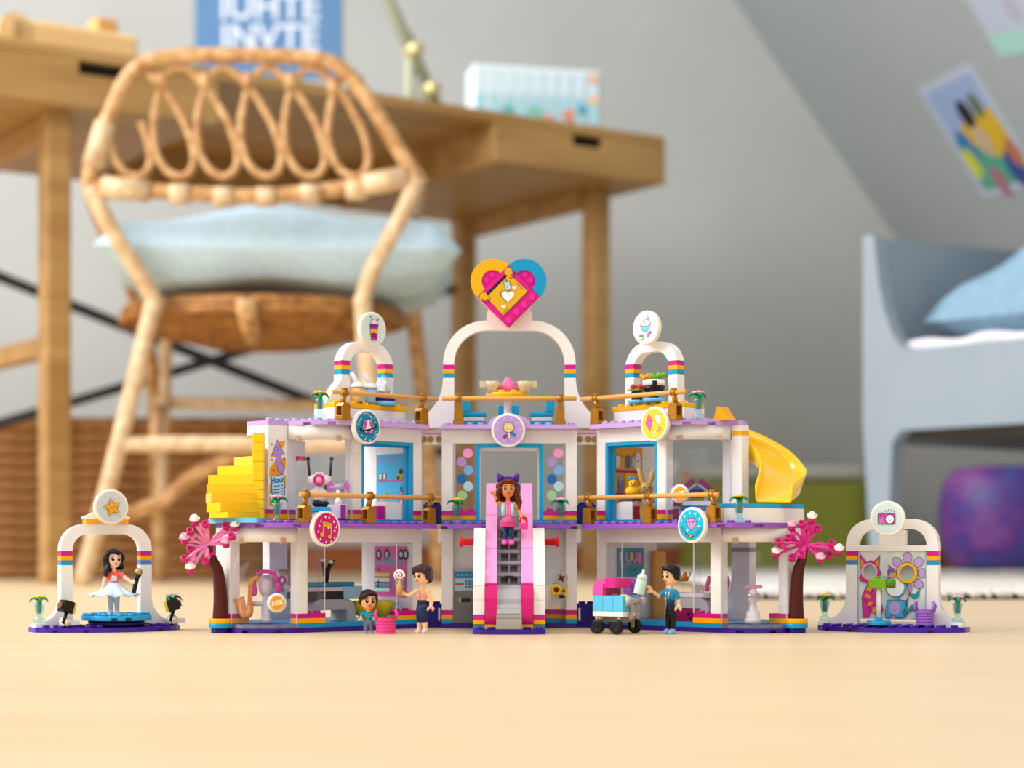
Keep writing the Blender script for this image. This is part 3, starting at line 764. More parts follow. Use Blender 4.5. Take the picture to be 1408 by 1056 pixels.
# ---- centre block
CM = thing('toy_mall_centre', 'white centre block of the toy brick mall with the tall blue doorway', 'toy building', (XC, ZC, 0))
def cb(n0, n1, b0, b1, z0, z1, m, name='brick', label=None): return brk(CM, 1, n0 - 6, n1 - 6, b0, b1, z0, z1, m, name, .13, label)
mb = MB(); mb.box(-48, 48, 0, 80, 0, 3.2, .2); mb.build('base_plate', PURP, CM)
for k in (0, 11):
    z = 3.2
    for m in (AZUR, YEL, MAG): cb(k, k + 1, 0, 1, z, z + 3.2, m, 'plate'); z += 3.2
    for q in range(5): cb(k, k + 1, 0, 1, z + q * 9.6, z + q * 9.6 + 9.6, WHITE)
    cb(k - .35 if k == 0 else k, k + 1 if k == 0 else k + 1.35, -.15, 1, 60.8, 70.4, WHITE)
for n0, n1 in ((1, 4), (8, 11)):
    z = 3.2
    for m in (AZUR, YEL, MAG): cb(n0, n1, 1, 2, z, z + 3.2, m, 'plate'); z += 3.2
    for q in range(6): cb(n0, n1, 1, 2, z + q * 9.6, z + q * 9.6 + 9.6, WHITE)
for q in range(6): cb(4, 8, 1, 2, 12.8 + q * 9.6, 22.4 + q * 9.6, WHITE)
cb(4, 8, 1, 2, 3.2, 12.8, WHITE)
mb = MB(); mb.box(-48, 48, -16, 80, 70.4, 73.6, .2)
for i in range(12):
    for j in range(-2, 0): mb.stud(-44 + 8 * i, j * 8 + 4, 73.6)
for x in (-45.5, -36.3, 36.3, 45.5): pass
mb.build('balcony_slab', SLAB, CM)
for x in (-45.6, -17, 17, 45.6): MB().box(x - 2.4, x + 2.4, -16.05, -14, 70.4, 72.2, .1).build('slab_notch_shade', mat('#3c0f3f', .4), CM)  # dark blocks paint the shadow of open slots in the slab edge
Z = 73.6
mb = MB(); mb.box(-47.6, 47.6, .4, 79, Z, Z + 3.2, .1); mb.build('floor_plate', AZUR, CM)
for k in (0, 11):
    z = Z
    for m in (AZUR, YEL, MAG): cb(k, k + 1, 0, 1, z, z + 3.2, m, 'plate'); z += 3.2
    for q in range(5): cb(k, k + 1, 0, 1, z + q * 9.6, z + q * 9.6 + 9.6, WHITE)
for n0 in (1, 9):
    z = Z
    for m in (AZUR, YEL, MAG): cb(n0, n0 + 2, 0, 1, z, z + 3.2, m, 'plate'); z += 3.2
    mb = MB(); mb.stud((n0 + .6 - 6) * 8, 4.6, z); mb.stud((n0 + 1.5 - 6) * 8, 4.6, z); mb.build('stud_row', MAG, CM)
    mb = MB(); x0 = (n0 - 6) * 8 + .2; mb.box(x0, x0 + 15.6, .5, 1.6, z, z + 48, .1)
    xs = x0 if n0 == 1 else x0 + 14.5
    mb.box(xs, xs + 1.1, 1.6, 7.8, z, z + 48, .1); mb.box(x0, x0 + 15.6, 1.6, 7.8, z + 46.8, z + 48, .1)
    g = mb.build('glass_panel', CLEAR, CM, 'clear window panel')
    pr = PR(MX.Translation((x0, .45, z)) @ MX.Rotation(pi / 2, 4, 'X'))
    if n0 == 1: dots = ((10.3, 41.0, '#f79ccf'), (5.9, 34.8, '#b391cf'), (10.8, 28.9, '#7fb0e6'), (6, 22.6, '#1668b4'), (10.6, 17.4, '#b9dde2'), (6.4, 11, '#a9d99b'))
    else: dots = ((10.6, 41.0, '#f79ccf'), (6.1, 34.8, '#b391cf'), (10.8, 28.9, '#7fb0e6'), (6, 22.6, '#1668b4'), (10.9, 17.4, '#b9dde2'), (5.9, 11, '#a9d99b'))
    for x, y, h in dots: pr.circ(x, y, 3.5, h)
    pr.build(g, 'dot_print')
mb = MB(); x0, x1 = -24 + .05, 24 - .05
for a, b in ((x0, x0 + 2.5), (x1 - 2.5, x1)): mb.box(a, b, 0, 8, Z + .1, Z + 57.5, .2)
mb.box(x0 + 2.5, x1 - 2.5, 0, 8, Z + 55, Z + 57.5, .2)
mb.build('door_frame', DOORB, CM, 'bright blue door frame')
mb = MB(); mb.box(-21.3, 21.3, 3.5, 7.6, Z + 52.6, Z + 54.9, .1); mb.box(-21.3, -20.2, 3.5, 7.6, Z + 3.3, Z + 52.6, .1); mb.box(20.2, 21.3, 3.5, 7.6, Z + 3.3, Z + 52.6, .1); mb.build('door_stop', mat('#e9e9ea', .25), CM)
for n0 in (0, 4, 8): cb(n0, n0 + 4, 0, 1, 131.2, 140.8, WHITE)
mb = MB(); mb.box(-48, 48, -8, 64, 140.8, 144, .2)
for i in range(12):
    for j in range(-1, 8):
        mb.stud(-44 + 8 * i, j * 8 + 4, 144)
mb.build('roof_plate', LILAC, CM)
mb = MB(RX); mb.prism([(15 * cos(t * pi / 14) , 144 + 7.5 * sin(t * pi / 14)) for t in range(15)], 1, 7); mb.build('roof_arch', LILAC, CM)
for s in (-1, 1):                                     # side and rear pillars, hinges to the wings
    mb = MB(); mb.box(s * 40, s * 47.8, 56, 64, 76.8, 140.6, .2); mb.build('rear_pillar', WHITE, CM)
    mb = MB(); mb.box(s * 40, s * 47.8, 72, 79.8, 3.2, 70.2, .2); mb.build('rear_pillar', WHITE, CM)
    mb = MB(); mb.box(s * 48.3, s * 61.5, 9, 24, 3.2, 17, .25); mb.box(s * 48.3, s * 61.5, 9, 24, 0, 3, .2)
    for x in (52, 58): mb.stud(s * x, 14, 17)
    mb.build('hinge', NAVY, CM, 'dark blue hinge brick')
    mb = MB(); mb.box(s * 49.4, s * 50.8, 8.6, 9.4, 5, 14, .1); mb.build('hinge_pin', WHITE, CM)
    mb = MB(); mb.box(s * 48.3, s * 61.5, 9, 24, 73.8, 88, .25)
    for x in (52, 58): mb.stud(s * x, 14, 88)
    mb.build('hinge', NAVY, CM, 'dark blue hinge brick')
    mb = MB(); mb.box(s * 48.3, s * 62, 10, 18, 131, 138.6, .25); mb.build('bridge_beam', WHITE, CM)
    for x in (50.3, 56.3, 61): MB().cyl(0, 0, 9.3, 10.3, 2.3, 14, 0, MX.Translation((s * x, 0, 134.4)) @ MX.Rotation(-pi / 2, 4, 'X'), 0).build('beam_hole', mat('#a8844f', .5), CM)
    mb = MB(); mb.box(s * 48.2, s * 62, 6, 22, 138.7, 140.7, .2)
    mb.build('bridge_plate', mat('#d9a3cf', .25), CM)
# cash machine, red taps and crank in the recess of the centre block
am = thing('toy_cash_machine', 'grey toy cash machine with a blue screen left of the pink escalator', 'toy', (XC - 32.6, ZC + 8.0, 3.2))
MB().box(-8, 16, -7.4, -.1, 0, 20.6, .3).build('cabinet', DGREY, am)
MB().box(-2, 5, -7.7, -6.5, 15.2, 18.2, .2).build('cash_slot', mat('#1b140d', .3), am)
MB().box(-3.2, -1.6, -7.8, -6.8, 15.0, 18.4, .2).build('slot_lip', mat('#d8b070', .3, .6), am)
t = MB().box(-7.6, 16, -4.4, -.1, 22.6, 39, .5).build('screen_panel', mat('#b4bfc6', .25), am)
pr = PR(MX.Translation((0, -4.4, 0)) @ MX.Rotation(pi / 2, 4, 'X'))
pr.rect(-6.4, 14, 32.2, 37.2, '#1e8bbd'); pr.rect(-6.4, 14, 23.8, 31.8, '#bfd3dc')
for x in (-4.8, -1.8, 1.2, 4.2, 7.2): pr.rect(x, x + 1.7, 34.2, 34.9, '#d4ecf5')
pr.rect(-6, 0, 27.4, 28.6, '#c63a72')
for i in range(4):
    for j in range(3): pr.rect(1.2 + i * 2.2, 2.6 + i * 2.2, 25.3 + j * 2, 26.7 + j * 2, '#2d86b4')
pr.build(t, 'print')
for s, lab in ((-1, 'red round tube end on the left of the escalator tower'), (1, 'red round tube end on the right of the escalator tower')):
    mb = MB(); mb.lathe([(2.4, 0), (2.4, 10), (3.4, 10.2), (3.4, 12), (2.2, 12)], 18, 0, MX.Translation((XC + s * 22, ZC - 42, 61)) @ MX.Rotation(s * pi / 2, 4, 'Y'))
    mb.lathe([(3.2, 0), (3.2, 1.5)], 18, 0, MX.Translation((XC + s * 22.1, ZC - 42, 61)) @ MX.Rotation(s * pi / 2, 4, 'Y'))
    mb.build('red_tube', RED, None, lab, cat='toy part', group='red tubes of the escalator')
ck = thing('toy_crank', 'grey and yellow crank on the wall right of the pink escalator', 'toy', (XC + 40, ZC - 1, 0))
ox = at(772, 795, ZC - 9); c0 = V((XC + 40, ZC - 1, 0))
TF = MX.Translation(ox - c0) @ MX.Rotation(pi / 2, 4, 'X')
mb = MB(TF); a = radians(-118)
mb.prism([(4.6 * cos(t), 4.6 * sin(t)) for t in [radians(62 - 90 - 118 + 118 + 180 * i / 10 - 62 + 62) for i in range(11)]] + [(-4.0, -1), (-8.2, -9), (-4, -11.5), (3, -6)], -2, 1.5)
mb.build('arm', mat('#b6b0a4', .3), ck)
pr = PR(TF @ MX.Translation((0, 0, 1.5)))
for q in range(2): pr.poly([(2.6 * cos(q * pi / 2 + .5) + .8 * cos(q * pi / 2 + .5 + pi / 2), 2.6 * sin(q * pi / 2 + .5) + .8 * sin(q * pi / 2 + .5 + pi / 2)), (-2.6 * cos(q * pi / 2 + .5) + .8 * cos(q * pi / 2 + .5 + pi / 2), -2.6 * sin(q * pi / 2 + .5) + .8 * sin(q * pi / 2 + .5 + pi / 2)), (-2.6 * cos(q * pi / 2 + .5) - .8 * cos(q * pi / 2 + .5 + pi / 2), -2.6 * sin(q * pi / 2 + .5) - .8 * sin(q * pi / 2 + .5 + pi / 2)), (2.6 * cos(q * pi / 2 + .5) - .8 * cos(q * pi / 2 + .5 + pi / 2), 2.6 * sin(q * pi / 2 + .5) - .8 * sin(q * pi / 2 + .5 + pi / 2))], '#5a120e')
pr.build(ck, 'axle_end')
mb = MB(TF); mb.lathe([(1.9, 1), (1.9, 6), (4, 6), (4, 0), (1.9, 0)][::-1], 20, 0, MX.Translation((-3.8, -8.2, 2))); mb.build('knob', SUNNY, ck)
mb = MB(TF); mb.cyl(-3.8, -8.2, 2, 6.6, 1.8, 14); mb.build('knob_core', mat('#7a2a10', .4), ck)
mb = MB(TF); mb.box(1.2, 4.4, -13.2, -3.4, -4, 0, .3); mb.build('mount', SUNNY, ck)
mb = MB(TF); mb.box(-1.6, 2.4, -14, -11.8, -3, 1, .2); mb.box(0, 2.6, -9.6, -8.4, -1, .8, .2); mb.build('axle', BLACK, ck)
mb = MB(TF); mb.box(-16, -1, -22, -5, -7, -4.5, .3); mb.build('bracket', WHITE, ck)
# ---- escalator in front of the centre block
ES = thing('toy_escalator', 'bright pink toy escalator with grey steps and white side towers', 'toy escalator', (XC, 1263, 0))
RXY = MX(((0, 0, 1, 0), (1, 0, 0, 0), (0, 1, 0, 0), (0, 0, 0, 1)))      # profile in (depth, height) swept across x
mb = MB(); mb.prism([(-24, 6), (-24, 103), (24, 103), (24, 6), (18, 1.5), (9, .3), (0, 0), (-9, .3), (-18, 1.5)], 0, 3.2)
for s in (-1, 1):
    for d in (6, 14): mb.stud(s * 12, d, 3.2)
    mb.stud(s * 20, 5.5, 3.2)
mb.build('base_plate', PURP, ES)
for s in (-1, 1):
    xa, xb = (16.05, 23.8) if s > 0 else (-23.8, -16.05)
    z = 3.2
    for m, d0 in ((AZUR, 9), (YEL, 8.2), (MAG, 8.2)): MB().box(xa, xb, d0, 100, z + .05, z + 3.15, .2).build('plate', m, ES); z += 3.2
    for k in range(2): MB().box(xa, xb, 8.2, 104, z + .05, z + 9.55, .25).build('brick', WHITE, ES); z += 9.6
    for k in range(4):                                # sloped bricks step back towards the top
        d0 = 8.2 + k * 9.4
        mb = MB(RXY); mb.prism([(d0, z + .05), (d0 + 1, z + 3.6), (d0 + 4.4, z + 7.6), (d0 + 9.2, z + 9.6), (d0 + 60 - k * 4, z + 9.6), (d0 + 60 - k * 4, z + .05)], xa, xb); mb.build('slope_brick', WHITE, ES); z += 9.6
    xa, xb = (8.1, 15.95) if s > 0 else (-15.95, -8.1)
    mb = MB(RXY)
    pf = [(7, 6.6), (5.2, 11), (4.6, 17), (5.4, 24), (8.2, 30.5), (12.5, 34.4), (20, 34.4), (20, 6.6)]
    mb.prism(pf, xa, xb, smooth=False); mb.build('curved_slope', HOT, ES, 'hot pink curved slope')
    MB().box(xa, xb, 7.4, 22, 3.3, 6.5, .2).build('plate', YEL, ES)
    for k in range(3):
        d0, z0 = 10.5 + k * 22.6, 33.6 + k * 22.8
        mb = MB(RXY); mb.prism([(d0, z0 + .1), (d0 + .4, z0 + 1.2), (d0 + 22.3, z0 + 22.7), (d0 + 30, z0 + 22.7), (d0 + 30, z0 + 15), (d0 + 10, z0 - 3), (d0 + 4, z0 - 3)], xa, xb); mb.build('slope_tile', PINK, ES, 'pale pink slope')
mb = MB(RXY); mb.prism([(24, 30), (24 + 48, 30 + 49), (80, 79), (80, 70), (36, 26)], -7.9, 7.9); mb.build('ramp', DGREY, ES)
for k in range(8):                                    # steps
    d0 = 17 + k * 7.6; z0 = 30 + k * 7.8
    if z0 > 76: break
    mb = MB(); mb.box(-7.9, 7.9, d0, d0 + 9, z0, z0 + 2.4, .2)
    mb.box(-7.9, -5.6, d0 + 1.5, d0 + 9, z0 - 5.4, z0, .1); mb.box(5.6, 7.9, d0 + 1.5, d0 + 9, z0 - 5.4, z0, .1); mb.box(-.5, .5, d0 + .6, d0 + 9, z0 - 5.4, z0 + .2, .1)
    mb.box(-7.9, 7.9, d0 + 6, d0 + 9.5, z0 - 5.6, z0, .1)
    mb.build('step', GREY, ES)
mb = MB(RXY); mb.prism([(6.2, 12), (6.4, 16), (8, 23), (12, 29.5), (17, 32), (30, 32), (30, 12)], -7.9, 7.9); mb.build('curved_step', mat('#a6a2a6', .28), ES)
for z0, z1, d in ((3.3, 10.4, 2.4), (10.6, 13.2, 3.4)): MB().box(-8.4, 8.4, d, 20, z0, z1, .2).build('step_plate', mat('#a8a39b', .28), ES)
MB().box(-8.2, 8.2, 4.8, 20, 13.4, 16.4, .2).build('step_plate', LGREY, ES)
MB().box(-8.2, 8.2, 5.8, 20, 16.6, 19.4, .2).build('step_plate', LGREY, ES)
MB().box(-3, 3, 18, 20, 36.4, 38.4, .2).build('clip', BLACK, ES)
# ---- signs: round discs with printed faces
def disc_T(P, yaw): return MX.Translation(P) @ MX.Rotation(yaw, 4, 'Z') @ MX.Rotation(pi / 2, 4, 'X')   # print plane: x right, y up, z towards the viewer
def sign(P, yaw, face, paint, label, group=None, thick=4.0, tilt=0):
    t = thing('round_sign', label, 'sign', P, yaw, group)
    T = MX.Rotation(pi / 2, 4, 'X')
    mb = MB(T); mb.lathe([(11.0, -thick), (11.7, -thick + .3), (12, -thick + .8), (12, -.5), (11.6, -.05), (10.7, 0)], 40); d = mb.build('disc', mat('#f3ecdf', .2), t)
    pr = PR(T); pr.circ(0, 0, 10.4, face, 44); paint(pr); pr.build(t, 'print')
    mb = MB(T); mb.box(-3.5, 3.5, -3.5, 3.5, -thick - 3.2, -thick, .2); mb.build('holder', LILAC if group == 'mall front signs' else YEL, t)
    return t
def spark(p, x, y, r, h='#ffffff'): p.star(x, y, r, r * .3, h, 4)
def p_music(p):
    y = '#e9a91a'
    p.shape([(-3.2, 5.2), (4.6, 3.8), (4.6, -.2), (3.4, 0), (3.4, 0), (-2, 1.2), (-3.2, 1.4)], y)
    p.poly([(-3.2, 4.5), (-2, 4.3), (-2, -3.6), (-3.2, -3.6)], y); p.poly([(3.4, 3), (4.6, 3), (4.6, -5), (3.4, -5)], y)
    for x, q in ((-3.9, -3.8), (2.7, -5.2)): p.circ(x, q, 2.15, INK, 20, 1.8); p.circ(x, q, 1.9, y, 20, 1.55)
    p.circ(-.4, 3.7, .3, INK, 8); p.circ(1.8, 3.3, .3, INK, 8)
    for x, q in ((-1.2, 7.8), (-6.4, 1.8), (6, 4.6), (6.6, -1.5), (1.2, .4), (-5.6, -7), (3.6, -8.4)): p.star(x, q, 1.1, .45, '#ffffff')
    for x, q in ((-5.4, 5.6), (1.6, 8), (7.6, 1.8), (-7.8, -1.4), (6, -5.4), (-1.2, -8.2)): p.circ(x, q - .8, .55, '#ffffff', 10); p.line([(x + .45, q - .8), (x + .45, q + 1)], .28, '#ffffff')
def p_planet(p):
    w = '#ffffff'
    for l in ([(-8.6, 1.5), (-6, 5.4)], [(-3.4, 8.8), (-.4, 9.4), (3, 7)], [(-2.6, -8.8), (-.4, -5.8)], [(5, -7.6), (7.4, -5), (5.6, -4.4), (8.2, -2.4)], [(3, 7), (3.4, 4.6)]): p.line(l, .22, w)
    for x, q in ((-8.6, 1.5), (-6, 5.4), (-3.4, 8.8), (3, 7), (6.4, 3.4), (-5.4, -6), (-2.6, -8.8), (2, -9), (7.4, -5), (-7.6, -3), (5.8, 6.4), (8, 1)): spark(p, x, q, .8, w)
    p.circ(0, .2, 5, INK); p.circ(0, .2, 4.7, '#efe3ef'); c = '#b94a94'
    p.poly([(-4.6, 1), (-3.4, 3.4), (-.6, 4.7), (-1.2, 2), (-2, -.6), (-3, -2.6)], c); p.poly([(1.2, 4.6), (4, 2.6), (4.6, -.6), (3, -1.2), (1.4, 1.2)], c); p.poly([(-2, -1.8), (1, -1.2), (2.6, -3), (.6, -4.6), (-1.6, -4)], c)
    e = [(7.6 * cos(t) * .98 - 1.4 * sin(t) * .2, 7.6 * cos(t) * .22 + 1.5 * sin(t) - .6) for t in [2 * pi * i / 40 for i in range(40)]]
    p.line(e[16:] + e[:5], 1.0, INK)
def p_lolly(p):
    for a in range(0, 360, 36): p.line([(8 * cos(radians(a)) + .9 * cos(t), 8 * sin(radians(a)) + .9 * sin(t)) for t in [k * .7 for k in range(7)]], .24, '#efe4f6')
    for pts, h in (([(-4, -4.6), (-2.6, -6), (-.6, -3.6), (-1.6, -2.8)], '#a3156f'), ([(1.8, -2.2), (4.6, -4.6), (5.4, -3.4), (2.6, -1.4)], '#1e8fc4')): p.shape(pts, h)
    p.shape([(-.4, -1), (.8, -1), (1.5, -6.4), (.4, -6.6)], '#f5f0fa')
    p.circ(0, 2, 3.7, INK); p.circ(0, 2, 3.4, '#eed79a')
    p.line([(.32 * t * cos(t), 2 + .32 * t * sin(t)) for t in [k * .45 for k in range(1, 23)]], .3, '#c28f3e'); p.circ(-1.5, .5, .3, INK, 8); p.circ(1.5, .5, .3, INK, 8)
def p_kite(p):
    p.shape([(-4.4, 7.2), (-1, 2.4), (-3.4, -5), (-7.4, .8)], '#e95fae'); p.shape([(1, 7), (5.4, 6.2), (5.2, -.8), (.8, 3)], '#dff0f4')
    for x, q in ((-4.6, 2), (-2.9, 2.4), (2.3, 3.6), (3.6, 4.4)): p.circ(x, q, .3, INK, 8)
    for x, q, h in ((-1, -6, '#cfe6ea'), (.6, -5.4, '#cfe6ea'), (-.6, -8, '#cfe6ea'), (4, -2.6, '#d8489a'), (5, -4, '#d8489a'), (2.8, -4.6, '#d8489a')): p.poly([(x, q), (x + 1.6, q + .8), (x + 1.4, q - .9)], h)
    for x, q in ((-6.5, -5), (6.6, 1.5), (0, 0), (3.5, -7.4), (-1, 8.6)): spark(p, x, q, .7)
def p_gem(p):
    p.shape([(-4.6, 2), (-2.6, 4.6), (2.8, 4.6), (4.8, 2), (.2, -4)], '#e39ad0')
    p.line([(-4.6, 2), (4.8, 2)], .3, INK)
    for l in ([(-2.6, 4.6), (-1.6, 2), (.2, -4), (1.8, 2), (2.8, 4.6)],): p.line(l, .28, INK)
    for x, q in ((-5.6, 6), (-1, 8), (3.6, 7.4), (7.2, 4), (6.8, -1), (-3, -3.4), (-8, 2.8)): spark(p, x, q, 1.3)
    for k in range(9):
        t = radians(195 + k * 18); x, q = 8 * cos(t), 7.8 * sin(t) + .6
        p.circ(x, q, .95, INK, 10, .75); p.circ(x, q, .7, '#9a74c0', 10, .5)
    p.circ(0, -7.2, 1.3, INK, 12); p.circ(0, -7.2, 1.0, '#e9b02a', 12)
def p_drink(p):
    for k in range(24):
        x, q = random.uniform(-8, 8), random.uniform(-8, 8)
        if abs(x) > 3.6: p.circ(x, q, .5, '#e8f1ef', 8)
    p.shape([(-3.6, 2.4), (3.6, 2.4), (2.6, -7.6), (-2.2, -7.6)], '#c0258e'); p.poly([(-3.2, 0), (3.2, 0), (2.9, -3), (-2.9, -3)], '#edb028')
    for x, q in ((-1.8, -3.4), (0, -3), (1.8, -3.6), (-1, -5), (1.2, -5.4)): p.circ(x, q, .7, '#5d1050', 10)
    p.shape([(-3.9, 1.8), (3.9, 1.8), (3.9, 3.4), (-3.9, 3.4)], '#8c2a80'); p.shape([(-3, 3.4), (3, 3.4), (2.4, 5.4), (.8, 7.2), (-1.8, 6.4)], '#eadff0')
    p.line([(-1.6, 6.2), (-2.6, 8.6), (-4.2, 8)], .8, '#1f7f8c'); p.line([(2, 5.6), (4.2, 7.6)], 1.1, '#b07ab8')
def p_ramen(p):
    p.shape([(-5, 3) if k == 0 else (-5 + 10 * k / 10, 3) for k in (0, 10)] + [(4.4 * cos(t), 2.6 + 4.8 * sin(t) - .6) for t in [-pi * k / 8 for k in range(1, 8)]], '#6fc3dd')
    p.circ(0, 3.2, 5, INK, 24, 2.4); p.circ(0, 3.2, 4.7, '#e6e2ec', 24, 2.1); p.circ(-.3, 3.6, 1.6, '#ffffff', 16, 1.2); p.circ(-.3, 3.6, .7, '#f0c030', 12)
    for k in range(5): p.line([(-4 + 1.7 * k, 2), (-3.4 + 1.7 * k, 4.6)], .2, '#48708c')
    p.line([(1.6, 5), (2.6, 9)], .35, INK); p.line([(2.8, 5), (4, 8.6)], .35, INK); p.line([(-5.4, 5), (-5, 7.6)], .3, '#48a0c0')
    p.shape([(-5.6, -5.2), (-1.4, -5.2), (-1.8, -7.6), (-3.4, -8.6), (-5.2, -7.6)], '#e8f0ea'); p.poly([(-5.6, -5.2), (-1.4, -5.2), (-1.8, -6.6), (-5.4, -6.6)], '#7d9458'); p.line([(-3.4, -5), (-3.4, -8.6)], .5, INK)
    p.shape([(1.6, -6.4), (3, -3.4), (5.4, -2.6), (5.6, -3.8), (3.6, -5), (2.6, -7)], '#d17ac0')
def p_star(p):
    for k in range(30):
        t = 2 * pi * k / 30; r = 8.6 if k % 2 else 7; p.circ(r * cos(t), r * sin(t), .5 if k % 3 else .8, '#dfe4e4', 8)
    p.star(.2, -.4, 6.4, 3, '#efa91c', 5, pi / 2 + .25, INK, .35); p.circ(-.9, -.2, .35, INK, 8); p.circ(1.6, .2, .35, INK, 8)
    p.line([(-.3, -1), (.3, -1.5), (1, -.9)], .28, INK)
def p_photo(p):
    for k in range(16):
        t = 2 * pi * k / 16; p.line([(6.8 * cos(t), 6.8 * sin(t)), (8.2 * cos(t), 8.2 * sin(t))], .5, '#eef4f2')
    p.shape(rrect(11.4, 7.2, .8, 3, -.4, 0), '#d467b4', INK, .4); p.poly([(-5.8, .6), (5, .6), (5, 3.2), (-5.8, 3.2)], '#c2509f')
    p.circ(1.9, -.4, 3.5, '#6a2270'); p.circ(1.9, -.4, 2.8, '#f3eef4'); p.circ(.9, -.4, .3, INK, 8); p.circ(3, -.4, .3, INK, 8); p.line([(1.5, -1.1), (2, -1.5), (2.5, -1.1)], .25, INK)
    p.circ(-4.2, -2.4, .5, '#efb13a', 8); p.line([(-4.8, 2.6), (-3.8, 2.2)], .5, INK)
    for k, a in enumerate((60, 80, 100, 120, 145)): p.line([(2 + 5 * cos(radians(a)), .6 + 4.4 * sin(radians(a))), (2 + 6.4 * cos(radians(a)), .6 + 5.8 * sin(radians(a)))], .4, INK)
FS = 'mall front signs'
nf = lambda s, n, b, z: WP(s, n, b, z)
sign(at(505.5, 587, 1317), radians(45), '#1681ad', p_planet, 'round teal sign with a ringed planet on the left wing roof edge', FS)
sign(at(449, 727, 1281), radians(45), '#d0127c', p_music, 'round magenta sign with yellow music notes on the lower left balcony', FS)
sign(at(699, 591.5, 1357), 0, '#b999d6', p_lolly, 'round lilac sign with a lollipop above the blue doorway', FS)
sign(at(899, 583, 1317), radians(-45), '#f0c83c', p_kite, 'round yellow sign with two kites on the right wing roof edge', FS)
sign(at(950.5, 722, 1281), radians(-45), '#12b2cf', p_gem, 'round turquoise sign with a pink diamond on the lower right balcony', FS)
# ---------------------------------------------------------------- railings on the balconies and roofs
def rail(P, yaw, length, xs, label, side=0):
    t = thing('toy_railing', label, 'railing', P, yaw, 'tan bar railings of the mall')
    for x in xs:
        mb = MB(TR(x, 0, 0))
        mb.box(-3.9, 3.9, -3.6, 3.6, 0, 3.1, .3)
        if side:                                      # lantern block open sideways, neck leaning out
            for s in (-1, 1): mb.box(-3.6, 3.6, s * 3.5 - (1.3 if s > 0 else 0), s * 3.5 + (0 if s > 0 else 1.3), 3.1, 9.6, .2)
            mb.box(side * .4, -side * 3.6, -2.4, 2.4, 3.1, 9.6, .2)
            mb.prism([(-3.6, 9.5), (3.6, 9.5), (2.2, 11.6), (-2.2, 11.6)], -3.5, 3.5, 0, TR(0, 0, 0) @ RX)
            mb.tube([(0, .6, 11), (0, -1.4, 17)], [1.9, 1.7], 8)
        else:
            mb.box(-3.1, 3.1, -3.2, 3.2, 3.1, 10.2, .4); mb.box(-2.2, 2.2, -2.2, 2.2, 10, 12, .3); mb.box(-1.6, 1.6, -1.8, .6, 12, 17.5, .2)
        mb.tube([(-2, -1.4, 18.6), (2, -1.4, 18.6)], 2.35, 12)
        mb.box(-1.9, 1.9, -2.8, 0, 20.4, 21.8, .4)
        mb.build('post', GOLD, t, 'dull gold lantern post')
    MB().lathe([(1.3, -length / 2), (1.62, -length / 2 + .3), (1.62, length / 2 - .3), (1.3, length / 2)], 12, 0, MX.Translation((0, -1.4, 18.6)) @ MX.Rotation(pi / 2, 4, 'Y')).build('bar', TAN, t, 'tan round bar')
    return t
for s, w in ((-1, 'left'), (1, 'right')):
    rail(WP(s, 7.2, -1.5, 73.6), wyaw(s), 127, (-s * 53.6, s * 2.4, s * 58.4), 'tan railing with three gold posts on the ' + w + ' wing balcony', s)
    rail(WP(s, 4.8, -.5, 144), wyaw(s), 97, (-s * 34.4, s * 37.6), 'tan railing with two gold posts on the ' + w + ' wing roof edge', s)
rail(V((XC, ZC - 4, 144)), 0, 95, (-36, 36), 'tan railing in front of the cafe table on the centre roof')
# ---------------------------------------------------------------- flowers in clear vases
PETAL = {'yellow': SUNNY, 'pink': mat('#f5a3c8', .25)}
def vase(P, colour, label, s=1.0):
    t = thing('flower_vase', label, 'flower vase', P, random.uniform(0, 6), 'flower vases of the mall')
    mb = MB(); mb.lathe([(0, 0), (3.6, 0), (3.8, .4), (3.8, 2.6), (2.2, 3.2), (1.6, 4.4), (2.4, 6), (3.3, 11), (3.6, 13.2), (3.1, 13.2), (2.2, 7), (0, 6.4)], 14); mb.build('vase', CLEARB, t)
    mb = MB(); mb.lathe([(0, 6.2), (1.6, 6.4), (1.7, 12), (1.9, 15), (0, 16.2)], 10)
    for k in range(3):
        a = 2 * pi * k / 3
        mb.tube([(cos(a) * r, sin(a) * r, z) for r, z in ((.6, 15.2), (3, 16.6), (5.4, 16.2), (7.2, 13.8))], [1.2, 1.7, 1.5, .4], 8, 0, None, False, .55)
    mb.build('stem', GREEN, t)
    mb = MB()
    for k in range(5):
        a = 2 * pi * k / 5 + .3; mb.ell((2.6 * cos(a), 2.6 * sin(a), 17.6), (1.9, 1.9, .9), 10, 6)
    mb.ell((0, 0, 18), (1.7, 1.7, 1), 10, 6)
    mb.build('flower', PETAL[colour], t)
    return t
def on_top(px, Z, z): return V(((px - CXP) * Z / FPX, Z, z))
vase(on_top(381, 1283, 73.6), 'pink', 'pink flower in a clear vase below the arrow panel')
vase(on_top(628, 1358, 73.6), 'yellow', 'yellow flower in a clear vase left of the pink escalator')
vase(on_top(771, 1358, 73.6), 'pink', 'pink flower in a clear vase right of the pink escalator')
vase(on_top(1016.5, 1271, 73.6), 'yellow', 'yellow flower in a clear vase before the blue and white slide platform')
vase(on_top(440, 1296, 144), 'yellow', 'yellow flower in a clear vase on the left wing roof')
vase(on_top(960.5, 1296, 144), 'pink', 'pink flower in a clear vase on the right wing roof')
